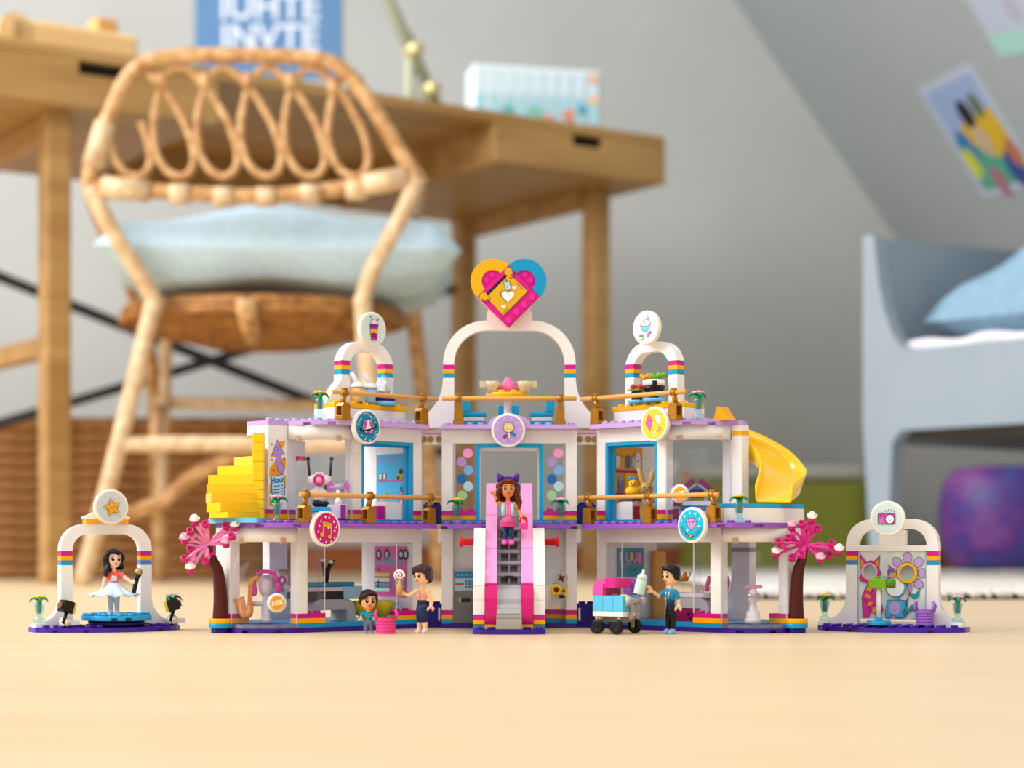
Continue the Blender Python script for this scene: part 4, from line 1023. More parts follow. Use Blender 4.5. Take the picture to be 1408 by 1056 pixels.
# ---------------------------------------------------------------- pink blossom trees
def tree(P, hub, cups, blossoms, label, leaf):
    t = thing('toy_blossom_tree', label, 'toy tree', P, 0, 'pink blossom trees of the mall')
    mb = MB(); mb.cyl(0, 0, 0, 3.2, 7.6, 24); mb.build('round_plate', AZUR, t)
    mb = MB(); mb.cyl(0, 0, 3.25, 6.5, 7.6, 24); mb.build('round_plate', YEL, t)
    mb = MB(); mb.cyl(0, 0, -3.2, -.05, 6.2, 24); mb.build('round_plate', NAVY, t)
    h = V(hub) - P
    mb = MB(); pts = smooth_pts([(0, 0, 6.4), (.2 * h.x * .0 , 0, 22), (h.x * .18, h.y * .3, 38), (h.x * .62, h.y * .8, h.z - 10), (h.x, h.y, h.z + 2)])
    n = len(pts); mb.tube(pts, [5.3 - 2.9 * i / n for i in range(n)], 12)
    for a in (-.8, .2, 1.1): mb.tube([h + V((0, 0, -1)), h + V((2.2 * sin(a), -1, 4.2))], [1.6, .7], 6)
    mb.build('trunk', BROWN, t)
    lf = MB(); lf.lathe([(0, -2), (3.2, -2), (3.2, 1), (0, 1)], 12, 0, MX.Translation(h + V((0, -.5, -2))) @ MX.Rotation(pi / 2, 4, 'X'))
    allp = [(V(c) - P, None) for c in cups] + [(V(c) - P, k) for c, k in blossoms]
    cup = MB(); done = []
    for c, k in allp:
        d = c - h; m = h + d * .55 + V((0, 0, .4))
        lf.tube([h + V((0, -.5, -1)), m, c + V((0, .8, -.6))], [2.3, 1.9, 1.5], 6, 0, None, False, .6)
        near = sorted(allp, key=lambda q: (q[0] - c).length)[1][0]
        lf.tube([m, near + (c - near) * .35], [1.7, 1.4], 6, 0, None, False, .6)
    lf.build('branch', leaf, t)
    cm_ = MB(RX); cm_.lathe([(0, -1), (2.5, -1), (2.5, 2.2), (1.6, 2.2), (1.6, .6), (0, .6)], 14); cme = cm_.mesh('leaf_cup', HOT, True)
    for c, k in allp:
        inst('leaf_cup', cme, t, MX.Translation(c + V((0, -.6, 0))) @ MX.Rotation(radians(-42), 4, 'X'))
        if k:
            b = MB(); 
            b.lathe([(0, .3), (2.6, .3), (3.1, 1.4), (2.9, 2.6), (1.9, 2.8), (1.9, 4), (1.2, 4), (1.2, 3), (0, 3)], 16)
            for q in range(5): b.ell((2.5 * cos(q * 1.2566), 2.5 * sin(q * 1.2566), 1.7), (1.3, 1.3, 1.1), 8, 5)
            b.build('blossom', mat('#f6efe8', .25) if k == 'w' else mat('#f3b2cf', .25), t, 'white blossom' if k == 'w' else 'pale pink blossom').matrix_local = MX.Translation((c + V((0, -1.2, 1.3))) * S) @ MX.Rotation(radians(28), 4, 'X')
    return t
ZT = 1300
def tp(x, y, dz=0): return at(x, y, ZT - 22 + dz)
def cz(o, sc, lst): return [tp(o[0] + x / sc, o[1] + y / sc, ((i * 37) % 5 - 2) * 2.0) for i, (x, y) in enumerate(lst)]
def bz(o, sc, lst): return [(tp(o[0] + x / sc, o[1] + y / sc, ((i * 29) % 5 - 2) * 2.0), k) for i, (x, y, k) in enumerate(lst)]
tree(on_top(303, ZT - 10, 3.2), tp(285.5, 747, 4), cz((240, 640), 5.867, [(255, 478), (130, 535), (415, 495), (465, 578), (130, 684), (85, 758), (257, 780), (298, 708)]),
     bz((240, 640), 5.867, [(165, 462, 'w'), (490, 505, 'w'), (417, 640, 'p'), (82, 610, 'p'), (130, 848, 'w')]), 'toy tree with pink blossoms by the left corner of the mall', mat('#f58fc6', .25))
tree(on_top(1095, ZT - 10, 3.2), tp(1107.7, 747, 4), cz((960, 640), 4.4, [(625, 358), (722, 388), (548, 444), (485, 468), (568, 564), (628, 544), (805, 476), (790, 548)]),
     bz((960, 640), 4.4, [(687, 330, 'w'), (565, 378, 'p'), (470, 540, 'w'), (737, 576, 'p'), (850, 524, 'w')]), 'toy tree with pink blossoms by the right corner of the mall', mat('#e23d9e', .25))
# ---------------------------------------------------------------- yellow stairs (left) and yellow slide (right)
PV = V((-171.5, 1302, 0))
st = thing('toy_spiral_stairs', 'yellow winding toy stairs climbing the outer end of the left wing', 'toy stairs', PV + V((0, 0, 73.6)))
for k, e in enumerate((14, 36, 60, 84, 104, 124, 142, 152)):
    z = 45.6 - 6.4 * k if k < 7 else 3.2; R = 34.5
    a0, a1 = radians(max(e - 62, -4)), radians(e)
    poly = [(3, 3), (3, -3.5)] if e > 90 else [(3, -3.5)]
    f = lambda a, r: (-r * sin(a), r * cos(a))
    pp = [f(a1, R), f((a0 + a1) / 2, R * 1.02), f(a0, R * .95)]
    b = V((cos(a1 + pi), sin(a1 + pi)))
    q1 = (5 * cos(a1) * 1, 5 * sin(a1)); 
    poly = [(-5 * cos(a1) * 0 + 3.5, 0)] + [(-4 * sin(a1 + pi / 2) , 4 * cos(a1 + pi / 2))] + pp
    cx_ = sum(p[0] for p in poly) / len(poly); cy_ = sum(p[1] for p in poly) / len(poly)
    poly.sort(key=lambda p: atan2(p[1] - cy_, p[0] - cx_))
    mb = MB(); mb.prism(poly, z + .06, z + 6.3 if k < 7 else 7.1)
    mb.build('step', SUNNY, st)
nw = MB(); nw.box(-3.2, 4.4, -3.5, 4.5, 3.2, 61, .3)
me = MB().box(-3.2, 4.4, -4.2, 4.5, .05, 6.3, .3).mesh('newel_brick', SUNNY)
for k in range(9): inst('newel_brick', me, st, MX.Translation((0, 0, 3.2 + 6.4 * k)))
mb = MB(sx=-1); T45 = MX.Translation(WP(-1, 0, 0, 0) - PV) @ MX.Rotation(radians(45), 4, 'Z')
pl = arc(14, 4, 4.7, 5.2, 52, 90, 8) + [(149, 50), (136, 66), (117, 48), (117, 18)]
mb2 = MB(T45); mb2.prism([(-x, y) for x, y in pl], 0, 3.2); mb2.build('landing_plate', LBLUE, st)
sl = thing('toy_slide', 'yellow curved toy slide beside the right wing', 'toy slide', on_top(1070, 1300, 73.6))
O2 = V(sl.location) / S
stn = [((1000, 590, 1336), (1000, 618, 1336), (1012, 612, 1362), (1014, 584, 1362)), ((1027, 605, 1328), (1028, 633, 1328), (1050, 622, 1354), (1054, 601, 1356)),
       ((1041, 621, 1318), (1043, 645, 1318), (1076, 640, 1344), (1086, 620, 1346)), ((1046, 637, 1308), (1048, 658, 1308), (1090, 660, 1326), (1104, 639, 1328)),
       ((1044, 652, 1299), (1044, 676, 1299), (1099, 678, 1305), (1108, 650, 1307)), ((1039.5, 666, 1290), (1040, 690, 1290), (1088, 690.3, 1280), (1089, 666, 1280))]
cols4 = [smooth_pts([at(*s_[k]) - O2 for s_ in stn], 6) for k in range(4)]
prof = []
for i in range(len(cols4[0])):
    a, b, c, d = (cols4[k][i] for k in range(4)); row = []
    row += [a, a.lerp(b, .5), a.lerp(b, .9), b.lerp(c, .05), b.lerp(c, .35), b.lerp(c, .65), b.lerp(c, .95), c.lerp(d, .1), c.lerp(d, .5), d]
    prof.append(row)
m_ = len(prof[0]); vs = [p for r in prof for p in r]
fs = [(i * m_ + j, i * m_ + j + 1, (i + 1) * m_ + j + 1, (i + 1) * m_ + j) for i in range(len(prof) - 1) for j in range(m_ - 1)]
so = MB().add(vs, fs, 0, True).build('trough', SUNNY, sl, fix=False)
sd = so.modifiers.new('thickness', 'SOLIDIFY'); sd.thickness = 1.3 * S; sd.offset = 0
T45r = MX.Translation(WP(1, 0, 0, 0) - V((O2.x, O2.y, 0))) @ MX.Rotation(radians(-45), 4, 'Z')
pl = arc(14, 4, 4.02, 4.75, 13, 90, 12) + [(144, 50), (128, 58), (112.5, 42), (112.5, -4)]
mb = MB(T45r); mb.prism(pl, .05, 9.6, 0, None, False); mb.build('platform_wall', WHITE, sl)
mb = MB(T45r); mb.prism(pl, 9.65, 12.8); mb.build('platform_plate', mat('#2aa3d0', .22), sl)
mb = MB(T45r); x, y = (14 + 3.6 * sin(radians(50))) * 8, (4 - 5.2 * cos(radians(50))) * 8
for px_, Zq in ((944, 1335), (993, 1320)):
    d = on_top(px_, Zq, 144)
    mb = MB(); mb.prism([(-4, .1), (9 if px_ > 960 else 5, .1), (5, 5), (2, 9.4), (-1.6, 9.4), (-4, 1.5)], -4, 4, 0, TR(0, 0, 0) @ RX)
    mb.build('yellow_slope', mat('#f2a50c', .24), None, 'yellow slope brick on the right wing roof ' + ('beside the vase' if px_ < 960 else 'near its outer end'), cat='toy brick', group='yellow slopes on the right roof', loc=d, rz=radians(-45))
# ---------------------------------------------------------------- rainbow arches
def arch_pts(w, h, th, R, flare=0, n=10, fh=.24):
    o = []
    if flare: o += [(-w / 2 - flare * 1.0, 0), (-w / 2 - flare, 3.4)] + [(-w / 2 - flare * (1 - sin(t)), 3.4 + (h * fh) * (1 - cos(t))) for t in [pi / 2 * k / 8 for k in range(1, 9)]]
    else: o += [(-w / 2, 0)]
    o += [(-w / 2 + R - R * cos(t), h - R + R * sin(t)) for t in [pi / 2 * k / n for k in range(n + 1)]]
    o = o + [(-x, z) for x, z in o[::-1]]
    r = max(R - th * .86, 2)
    i = [(w / 2 - th, 0)] + [(w / 2 - th - r + r * cos(t), h - th * .86 - r + r * sin(t)) for t in [pi / 2 * k / n for k in range(n + 1)]]
    i = i + [(-x, z) for x, z in i[::-1]]
    return o, i
def rainbow(P, yaw, w, h, th, R, zs, label, flare=0, depth=8, foot=0, name='rainbow_arch', fh=.24):
    t = thing(name, label, 'arch', P, yaw, 'white rainbow arches')
    o, i = arch_pts(w, h, th, R, flare, 10, fh)
    nh = len(o) // 2
    zc = zs
    for part, lo, hi in (('arch', zs + 9.6, 1e9),):
        po = [p for p in o if p[1] > lo]; pi_ = [p for p in i if p[1] > lo]
        poly = [(-w / 2, lo + .05)] + po + [(w / 2, lo + .05), (w / 2 - th, lo + .05)] + pi_ + [(-w / 2 + th, lo + .05)]
        mb = MB(RX); mb.prism(poly, -depth, 0); mb.build('arch', WHITE, t)
    for s in (-1, 1):
        for k, m in enumerate((AZUR, YEL, MAG)):
            mb = MB(); mb.box(s * (w / 2 - th), s * w / 2, 0, depth, zs + 3.2 * k + .05, zs + 3.2 * k + 3.15, .15); mb.build('stripe', m, t)
        lp = [(s * (w / 2 - th), foot), (s * (w / 2 - th), zs), (s * w / 2, zs)]
        if flare: lp += [(s * w / 2, 3.4 + h * fh)] + [(s * (w / 2 + flare * (1 - sin(q))), 3.4 + h * fh * (1 - cos(q))) for q in [pi / 2 * k / 8 for k in range(7, 0, -1)]] + [(s * (w / 2 + flare), 3.4), (s * (w / 2 + flare), foot)]
        else: lp += [(s * w / 2, foot)]
        mb = MB(RX); mb.prism(lp, -depth, 0); mb.build('leg', WHITE, t)
    return t
ha = rainbow(V((XC, 1395, 144)), 0, 96, 77.5, 8, 31, 36, 'large white rainbow arch under the heart on the centre roof', flare=30, fh=.42)
mb = MB(RX); mb.prism(rrect(33, 17, 7, 5, 0, 80), -8, .2); mb.build('heart_mount', mat('#f4e0e2', .22), ha)
hs = thing('heart_sign', 'pink, yellow and blue heart sign with a shopping bag print', 'sign', at(699.2, 408, 1386))
R4 = MX.Rotation(radians(0), 4, 'Y')
HT = MX.Rotation(pi / 2, 4, 'X') @ MX.Rotation(radians(45), 4, 'Z')     # plane of the heart turned onto its corner
mb = MB(HT); mb.box(-15.9, 15.9, -15.9, 15.9, -3.2, 0, .3)
mb.build('square_plate', mat('#d81586', .2), hs)
mb = MB(HT); mb.box(-16.1, 16.1, -16.1, 16.1, -6.6, -3.3, .3); mb.build('back_plate', mat('#f4cdb9', .25), hs)
mb = MB(HT)
for x, y in [(-11.8, -11.8), (-11.8, -11.8)]: pass
for k in range(4): mb.cyl(-11.8 + 7.9 * k, -12.0, -.1, 1.6, 2.4, 14)
mb.build('stud_row', mat('#e0289a', .2), hs)
HT2 = MX.Rotation(pi / 2, 4, 'X') @ MX.Rotation(radians(-45), 4, 'Z')
for nm, cx_, cy_, m, a0 in (('half_ring', -16, 0, YEL, pi / 2), ('half_ring', 0, 16, mat('#0f94c6', .22), 0)):
    ring = [(cx_ + 16 * cos(a0 + pi * k / 16), cy_ + 16 * sin(a0 + pi * k / 16)) for k in range(17)] + [(cx_ + 8 * cos(a0 + pi * k / 16), cy_ + 8 * sin(a0 + pi * k / 16)) for k in range(16, -1, -1)]
    mb = MB(HT2); mb.prism(ring, -3.2, .3); mb.build(nm, m, hs)
    core = [(cx_ + 8.1 * cos(a0 + pi * k / 12), cy_ + 8.1 * sin(a0 + pi * k / 12)) for k in range(13)]
    mb = MB(HT2); mb.prism(core, -4, -1.6)
    for q in (-.55, .55): mb.cyl(cx_ + 4.6 * cos(a0 + pi / 2 + q * 1.2), cy_ + 4.6 * sin(a0 + pi / 2 + q * 1.2), -1.7, -.4, 2.3, 12)
    mb.build('ring_core', mat('#e0189a', .2), hs)
pr = PR(HT @ MX.Translation((0, 0, .3)))
pr.mb.box(-15.6, 15.6, -7.6, 15.6, -.4, .25, .1, pr.c('#d81586'))
pr.k = 9
pr.shape([(-11.8, 11.2), (12.2, 11.2), (12.6, -7.2), (-12.4, -7.2)], '#e0ab17', INK, .5)
pr.line([(-12.2, 12.2), (12.4, 12.2)], 1.6, '#1a0f2a')
pr.circ(-12.6, 12.6, 2.9, '#e0ab17'); pr.circ(12.6, 12.6, 2.9, '#e0ab17')
pr.line([(-12.6 + 2.6 * cos(t), 10 + 2.6 * sin(t)) for t in [2.2 + 4 * k / 8 for k in range(9)]], .45, INK); pr.line([(12.6 + 2.6 * cos(t), 10 + 2.6 * sin(t)) for t in [3.4 + 4 * k / 8 for k in range(9)]], .45, INK)
pr.line([(-11.6, -5.8), (-6, -5.8)], .3, INK); pr.line([(11, 3), (11, -4)], .3, INK)
pr.heart(-.4, 1.2, 5.2, INK, radians(-45)); pr.heart(-.1, .7, 5, '#f3edf3', radians(-45))
pr.heart(7.6, 1.6, 1.8, '#f3edf3', radians(-45)); pr.heart(-7.6, -2.6, 1.8, '#f3edf3', radians(-45))
ca = radians(-30)
def rot(pts, a, x, y): return [(x + p[0] * cos(a) - p[1] * sin(a), y + p[0] * sin(a) + p[1] * cos(a)) for p in pts]
pr.shape(rot([(-1.6, 3), (1.6, 3), (2, 2.2), (2, -3.4), (-2, -3.4), (-2, 2.2)], ca, 5.2, 6.4), '#bfe0dd', INK, .35); pr.circ(6.4, 8.4, .5, INK, 10); pr.line([(6.4, 8.4), (8.4, 11.6)], .3, INK)
pr.line(rot([(-.6, .4), (-.6, -2), (.2, -2)], ca, 5.2, 6.4), .3, INK)
pr.build(hs, 'print')
# drinks and sushi counters on the wing roofs
def kiosk(side, label):
    s = side
    t = rainbow(WP(s, 4.6, 2, 144), wyaw(s), 48, 57.5, 8, 18, 36 - 2.4, label, foot=6.4, name='rainbow_counter')
    mb = MB(sx=s); mb.box(-28, 37, -8, 14, .05, 9.55, .3); mb.build('counter_base', WHITE, t)
    mb = MB(sx=s); mb.box(-29, 37, -8.2, 14, 9.65, 12.8, .3)
    for i in range(8): mb.stud(-24 + 8 * i, -4, 12.8)
    mb.build('counter_top', mat('#f2b70e', .24), t)
    if s < 0:
        mb = MB(RX, sx=s); mb.prism([(24.1, 12.8), (37, 12.8), (37, 14.5), (33, 19), (28, 25), (24.1, 29)], -8, 0); mb.build('side_slope', WHITE, t)
    else:
        mb = MB(RX, sx=s); mb.prism([(24.1, 12.8), (27, 12.8), (27, 14.5), (24.1, 16)], -8, 0); mb.build('side_slope', WHITE, t)
    mb = MB(sx=s); mb.box(8, 14, -10.4, -8, 5, 9, .2); mb.build('bracket', LILAC, t)
    return t
kiosk(-1, 'white rainbow arch over the drinks counter on the left wing roof'); kiosk(1, 'white rainbow arch over the noodle counter on the right wing roof')
for s, px_, py_, paint, face, lab in ((-1, 513.5, 452.5, p_drink, '#d7e3e1', 'round pale sign with a smoothie cup on the left roof arch'), (1, 887.5, 450.5, p_ramen, '#dfedf3', 'round pale sign with a noodle bowl on the right roof arch')):
    sign(at(px_, py_, 1344), radians(45) * -s, face, paint, lab, 'roof arch signs')
def small(name, label, cat, px_, Z, z, group=None, yaw=0): return thing(name, label, cat, on_top(px_, Z, z), yaw, group)
for px_, h, lab in ((491.5, '#d9b57c', 'tan takeaway cup with a straw on the drinks counter'), (508.5, '#8fb9dd', 'blue takeaway cup with a straw on the drinks counter')):
    t = small('takeaway_cup', lab, 'cup', px_, 1342 if px_ < 500 else 1350, 158.6, 'takeaway cups on the drinks counter')
    MB().lathe([(0, 0), (3.8, 0), (4, .4), (4.8, 10), (0, 10)], 16).build('cup', mat(h, .25), t)
    MB().lathe([(5.2, 10), (5.3, 10.8), (4, 12.6), (2.6, 14), (0, 14.2)], 16).build('lid', WHITE, t)
    MB().tube([(0, 0, 13), (-4.4, -1, 20.5)], 1.7, 10).build('straw', mat('#f6f6fa', .2), t)
t = small('cake_dome', 'clear dome over small cakes on the drinks counter', 'cake stand', 528.5, 1358, 157)
MB().lathe([(0, 0), (7.8, 0), (7.8, 3), (0, 3)], 24).build('plate', LBLUE, t); MB().lathe([(0, 3.1), (7.8, 3.1), (7.8, 6.2), (0, 6.2)], 24).build('plate', NAVY, t)
MB().lathe([(7.6, 6.3), (7.6, 12), (6.6, 16), (4.2, 19), (1.6, 20), (1.6, 21.6), (0, 21.6)], 24).build('dome', clear('#eef4fb', .16, .1), t)
mb = MB()
for x, y in ((2, -1), (-3, 0), (0, 3)): mb.ell((x, y, 8.6), (2.7, 2.7, 2.6), 12, 8)
mb.build('cakes', mat('#b98d80', .5), t)['kind'] = 'stuff'
t = small('sushi_plate', 'red berries on a green leaf at the noodle counter', 'toy food', 875.5, 1357, 158.6)
MB().lathe([(0, 0), (6, 0), (6, 2.2), (0, 2.2)], 20).build('plate', LBLUE, t); MB().box(-3.8, 3.8, -3.8, 3.8, 2.3, 8.4, .3).build('block', mat('#1c2026', .3), t)
MB().ell((0, 0, 9.6), (6.8, 3.6, 1.4), 14, 6).build('leaf', mat('#8fb24a', .3), t)
for x, y in ((-2.8, -2), (2.2, -2.4), (0, 1.4), (3.6, 1)): MB().ell((x, y, 11.4), 2.1, 12, 8).build('berry', mat('#d8251c', .2), t)
t = small('noodle_bowl', 'black and white bowl of toy food at the noodle counter', 'toy food', 899, 1346, 158.6)
MB().lathe([(0, 0), (7.8, 0), (7.8, 2.6), (0, 2.6)], 24).build('plate', LBLUE, t)
MB().lathe([(0, 2.7), (3.2, 2.7), (3.6, 5), (7.4, 8.4), (7.9, 11.4), (0, 11.4)], 24).build('pan', mat('#11151f', .25), t)
MB().lathe([(7.9, 11.5), (8, 15.6), (7, 15.6), (6.6, 12.4), (0, 12.4)], 24).build('bowl_rim', WHITE, t); MB().box(-1.6, 1.6, -8.4, -7, 10, 14.6, .2).build('clip', mat('#11151f', .25), t)
mb = MB()
for a in range(5): mb.tube([(0, 0, 16), (5 * cos(a * 1.25), 4 * sin(a * 1.25), 19.5 - (a % 2) * 2), (9.5 * cos(a * 1.25), 5 * sin(a * 1.25), 18)], [1.8, 1.7, .5], 8, 0, TR(2, 0, 0))
mb.build('green_leaf', mat('#6fb32c', .3), t)
mb = MB()
for a in range(6): mb.ell((-6 + 2.6 * cos(a * 1.05), -3 + 2 * sin(a * 1.05), 17 + (a % 2) * 1.2), 1.6, 10, 6)
mb.build('orange_garnish', mat('#f2a312', .3), t)
# cafe table on the centre roof
t = small('cafe_table', 'round yellow cafe table on a white stem on the centre roof', 'table', 698, 1388, 144)
MB().lathe([(0, 0), (5, 0), (5, 2.6), (2.8, 3.4), (2.6, 19), (4.4, 21), (0, 21)], 20).build('stem', WHITE, t)
mb = MB(); mb.cyl(0, 0, 21, 24.2, 15.8, 36)
for a in range(8): mb.stud(11.6 * cos(a * pi / 4 + .4), 11.6 * sin(a * pi / 4 + .4), 24.2)
mb.build('table_top', mat('#f6bd12', .24), t)
t = small('toy_teapot', 'pink toy teapot on the yellow cafe table', 'teapot', 698.5, 1386, 168.2)
MB().lathe([(0, 0), (4.6, 0), (6, 2), (6.2, 4.6), (4.6, 7.6), (3, 8.6), (2.8, 9.4), (2.4, 10), (2, 11.2), (0, 11.4)], 22).build('body', mat('#ee6fa4', .2), t)
MB().tube([(-4.6, 0, 3), (-7.4, 0, 4.4), (-8.8, 0, 7)], [2.2, 1.6, 1.1], 10).build('spout', mat('#ee6fa4', .2), t)
MB().tube([(5, 0, 7), (8.2, 0, 7.6), (9, 0, 5.4), (7.4, 0, 3.2), (5.4, 0, 2.6)], .95, 8).build('handle', mat('#ee6fa4', .2), t)
for px_, lab in ((677, 'cream stepped cup left of the pink teapot'), (721.5, 'cream stepped cup right of the pink teapot')):
    t = small('toy_cup', lab, 'cup', px_, 1380, 168.2, 'cream cups on the cafe table')
    s_ = -1 if px_ < 698 else 1
    MB().lathe([(0, 0), (3.6, 0), (3.8, 3), (5, 4.6), (5.2, 8), (4.2, 8), (3.6, 5), (0, 4.6)], 18).build('cup', clear('#f4e6bd', .12, .55), t)
    MB().box(s_ * 4.6, s_ * 9, -2, 2, 3.4, 8, .3).build('handle', clear('#f4e6bd', .12, .55), t)
BCH = mat('#1d9dcb', .24)
for px_, yaw, lab in ((652, radians(90), 'blue toy chair left of the cafe table, seen sideways'), (745, radians(-90), 'blue toy chair right of the cafe table, seen sideways'), (699, pi, 'blue toy chair behind the cafe table stem')):
    t = thing('toy_chair', lab, 'toy chair', on_top(px_, 1378 if px_ != 699 else 1416, 144), yaw + (0 if px_ != 699 else pi), 'blue toy chairs at the cafe table')
    MB().box(-7.8, 7.8, -8.5, 8.5, 0, 3.1, .3).build('base', BCH, t)
    MB().box(-6.6, 6.6, -7.4, 7.4, 3.2, 6.3, .3).build('white_frame', WHITE, t)
    MB().box(-7.8, 7.8, -8.6, 8.4, 6.4, 9.5, .8).build('seat', BCH, t)
    mb = MB(); mb.box(-7.8, 7.8, 2.6, 8.6, 9.5, 18, .6); mb.build('backrest', BCH, t)
# ---------------------------------------------------------------- the two small stands
def stand(P, yaw, label, hx=51):
    t = thing('toy_stand', label, 'toy stand', P, yaw, 'small arched stands')
    pts = [(-hx, 12), (-hx, -3)] + [(-hx + 4 - 4 * cos(q), -3 - 4 * sin(q)) for q in (.5, 1.1)] + [(x, -9 - 21 * cos(x / (hx - 4) * pi / 2) ** .8) for x in [(-hx + 5) + (2 * hx - 10) * k / 16 for k in range(17)]] + [(hx - 4 + 4 * cos(q), -3 - 4 * sin(q)) for q in (1.1, .5)] + [(hx, -3), (hx, 12)]
    mb = MB(); mb.prism(pts, 0, 3.2)
    for i in range(12):
        for j in range(-3, 1):
            if all(inside(-44 + 8 * i + q * 3, 8 * j + 4 + r * 3, pts) for q in (-1, 1) for r in (-1, 1)): mb.stud(-44 + 8 * i, 8 * j + 4 - 2, 3.2)
    mb.build('base_plate', mat('#45229a', .22), t)
    for i, x in enumerate((-40, -22, 30)):
        yq = -9 - 21 * cos(x / (hx - 4) * pi / 2) ** .8
        MB().box(x - 2, x + 2, yq - .3, yq + 3, .05, 1.8, .1).build('plate_notch_shade', mat('#12082a', .4), t)  # dark block stands in for the shade of a rim slot
    return t
LS = V((-278, 1323, 0)); ly = radians(30)
RS = V((260, 1320, 0)); ry = radians(-25)
def LP(x, y, z): return LS + MX.Rotation(ly, 4, 'Z') @ V((x, y, z))
def RP(x, y, z): return RS + MX.Rotation(ry, 4, 'Z') @ V((x, y, z))
stand(LS, ly, 'purple base of the small stage stand on the left'); stand(RS, ry, 'purple base of the photo wall stand on the right')
rainbow(LP(0, 0, 3.2), ly, 64, 70, 8, 17.5, 42, 'white rainbow arch over the round blue stage', flare=15)
ra = rainbow(RP(0, 0, 3.2), ry, 64, 73.5, 8, 18, 42, 'white rainbow arch around the photo wall with three painted figures', flare=17)
MB().box(-24, 24, 0, 7.9, 51.7, 55.5, .2).build('cross_bar', WHITE, ra)
MB().box(-9, 9, 0, 7.9, 55.6, 66, .2).build('middle_post', WHITE, ra)
mb = MB(RX); mb.prism([(-16, 9.6 + 3), (-15.9, 12.7)], 0, 1) if False else None
t = thing('round_stage', 'round blue toy stage with studs under the left arch', 'toy stage', LP(4, -8, 3.2), ly)
mb = MB(); mb.lathe([(0, 0), (19, 0), (19, 4.4), (0, 4.4)], 36); mb.build('turntable', mat('#1b0f5c', .3), t)
mb = MB(); mb.cyl(0, 0, 4.5, 7.7, 23.8, 44)
for i in range(-3, 3):
    for j in range(-3, 3):
        if (i + .5) ** 2 + (j + .5) ** 2 < 7.9: mb.stud(8 * i + 4, 8 * j + 4, 7.7)
mb.build('stage_plate', mat('#2aa0d6', .22), t)
for a in (-1.95, -1.55): MB().box(-2, 2, -24, -22.4, 4.6, 6.4, .1, 0, MX.Rotation(a + pi / 2, 4, 'Z')).build('plate_notch_shade', mat('#082a4a', .4), t)  # shade in the stage plate's slots painted as dark blocks
sign(at(153.5, 697, 1314), ly, '#ced6d6', p_star, 'round grey sign with a smiling star above the small stage', 'stand signs')
sign(at(1220, 713, 1306), ry, '#cfe0e0', p_photo, 'round pale sign with a pink camera above the photo wall', 'stand signs')
for (T, mth) in ((LP, ly),):
    MB().box(-15, 15, -1, 7, 0, 3.2, .2).build('yellow_plate', YEL, None, 'yellow plate under the star sign on the stage arch', cat='toy brick', loc=T(0, 0, 73.3), rz=mth)
    mb = MB(RX); mb.prism([(-16, 0), (16, 0), (16, 1.5), (6, 5.5), (-6, 5.5), (-16, 1.5)], -6.9, .9); mb.build('white_slope', WHITE, None, 'white curved slope behind the star sign on the stage arch', cat='toy brick', loc=T(0, 0, 76.6), rz=mth)
vase(LP(-47, 0, 6.4), 'yellow', 'yellow flower in a clear vase left of the small stage'); vase(LP(46, -2, 6.4), 'pink', 'pink flower in a clear vase right of the small stage')
vase(RP(-47, 0, 6.4), 'yellow', 'yellow flower in a clear vase left of the photo wall'); vase(RP(45, 0, 6.4), 'pink', 'pink flower in a clear vase right of the photo wall')
for F, x, lab in ((LP, -47, 'white block under the yellow flower of the stage'), (LP, 46, 'white block under the pink flower of the stage'), (RP, -47, 'white block under the yellow flower of the photo wall'), (RP, 45, 'white block under the pink flower of the photo wall')):
    MB().box(-3.9, 3.9, -3.9, 8, 0, 3.1, .2).build('white_plate', WHITE, None, lab, cat='toy brick', group='white blocks under the stand flowers', loc=F(x, 0, 3.2), rz=ly if F is LP else ry)
for x, yaw, lab in ((-33, radians(-75), 'black toy spotlight with a yellow lens at the left of the stage'), (44, radians(75), 'black toy spotlight with a yellow lens at the right of the stage')):
    t = thing('toy_spotlight', lab, 'toy spotlight', LP(x, -12 if x < 0 else -7, 4.8), ly)
    MB().box(-2, 9, -3.4, 3.6, 0, 3.2, .3).build('plate', WHITE, t)
    mb = MB(); mb.lathe([(0, -3), (3, -3), (3.2, 0), (3, 3), (0, 3)], 16, 0, MX.Translation((-1, -2.6, 2.2)) @ MX.Rotation(pi / 2, 4, 'Y')); mb.build('clip', mat('#f3e6d2', .25), t)
    mb = MB(); mb.tube([(-1, -3, -.6), (-3, -5.2, 2.4), (-1, -4, 6), (0, -3, 9)], 1.2, 8); mb.build('arm', BLACK, t)
    HB = MX.Translation((0, -2.6, 12.6)) @ MX.Rotation(yaw, 4, 'Z') @ MX.Rotation(radians(-16), 4, 'X')
    MB(HB).box(-4, 4, -4, 4, -4, 4, .5).build('head', mat('#17120e', .25), t)
    MB(HB).box(-3.8, 3.8, 4, 5.6, -3.8, 3.8, .2).build('lens', clear('#f5e84a', .15, .6), t)
    MB(HB).cyl(0, 0, 4.1, 5.6, 2.4, 14, 0, MX.Rotation(pi / 2, 4, 'X')).build('knob', mat('#7a5138', .35), t)
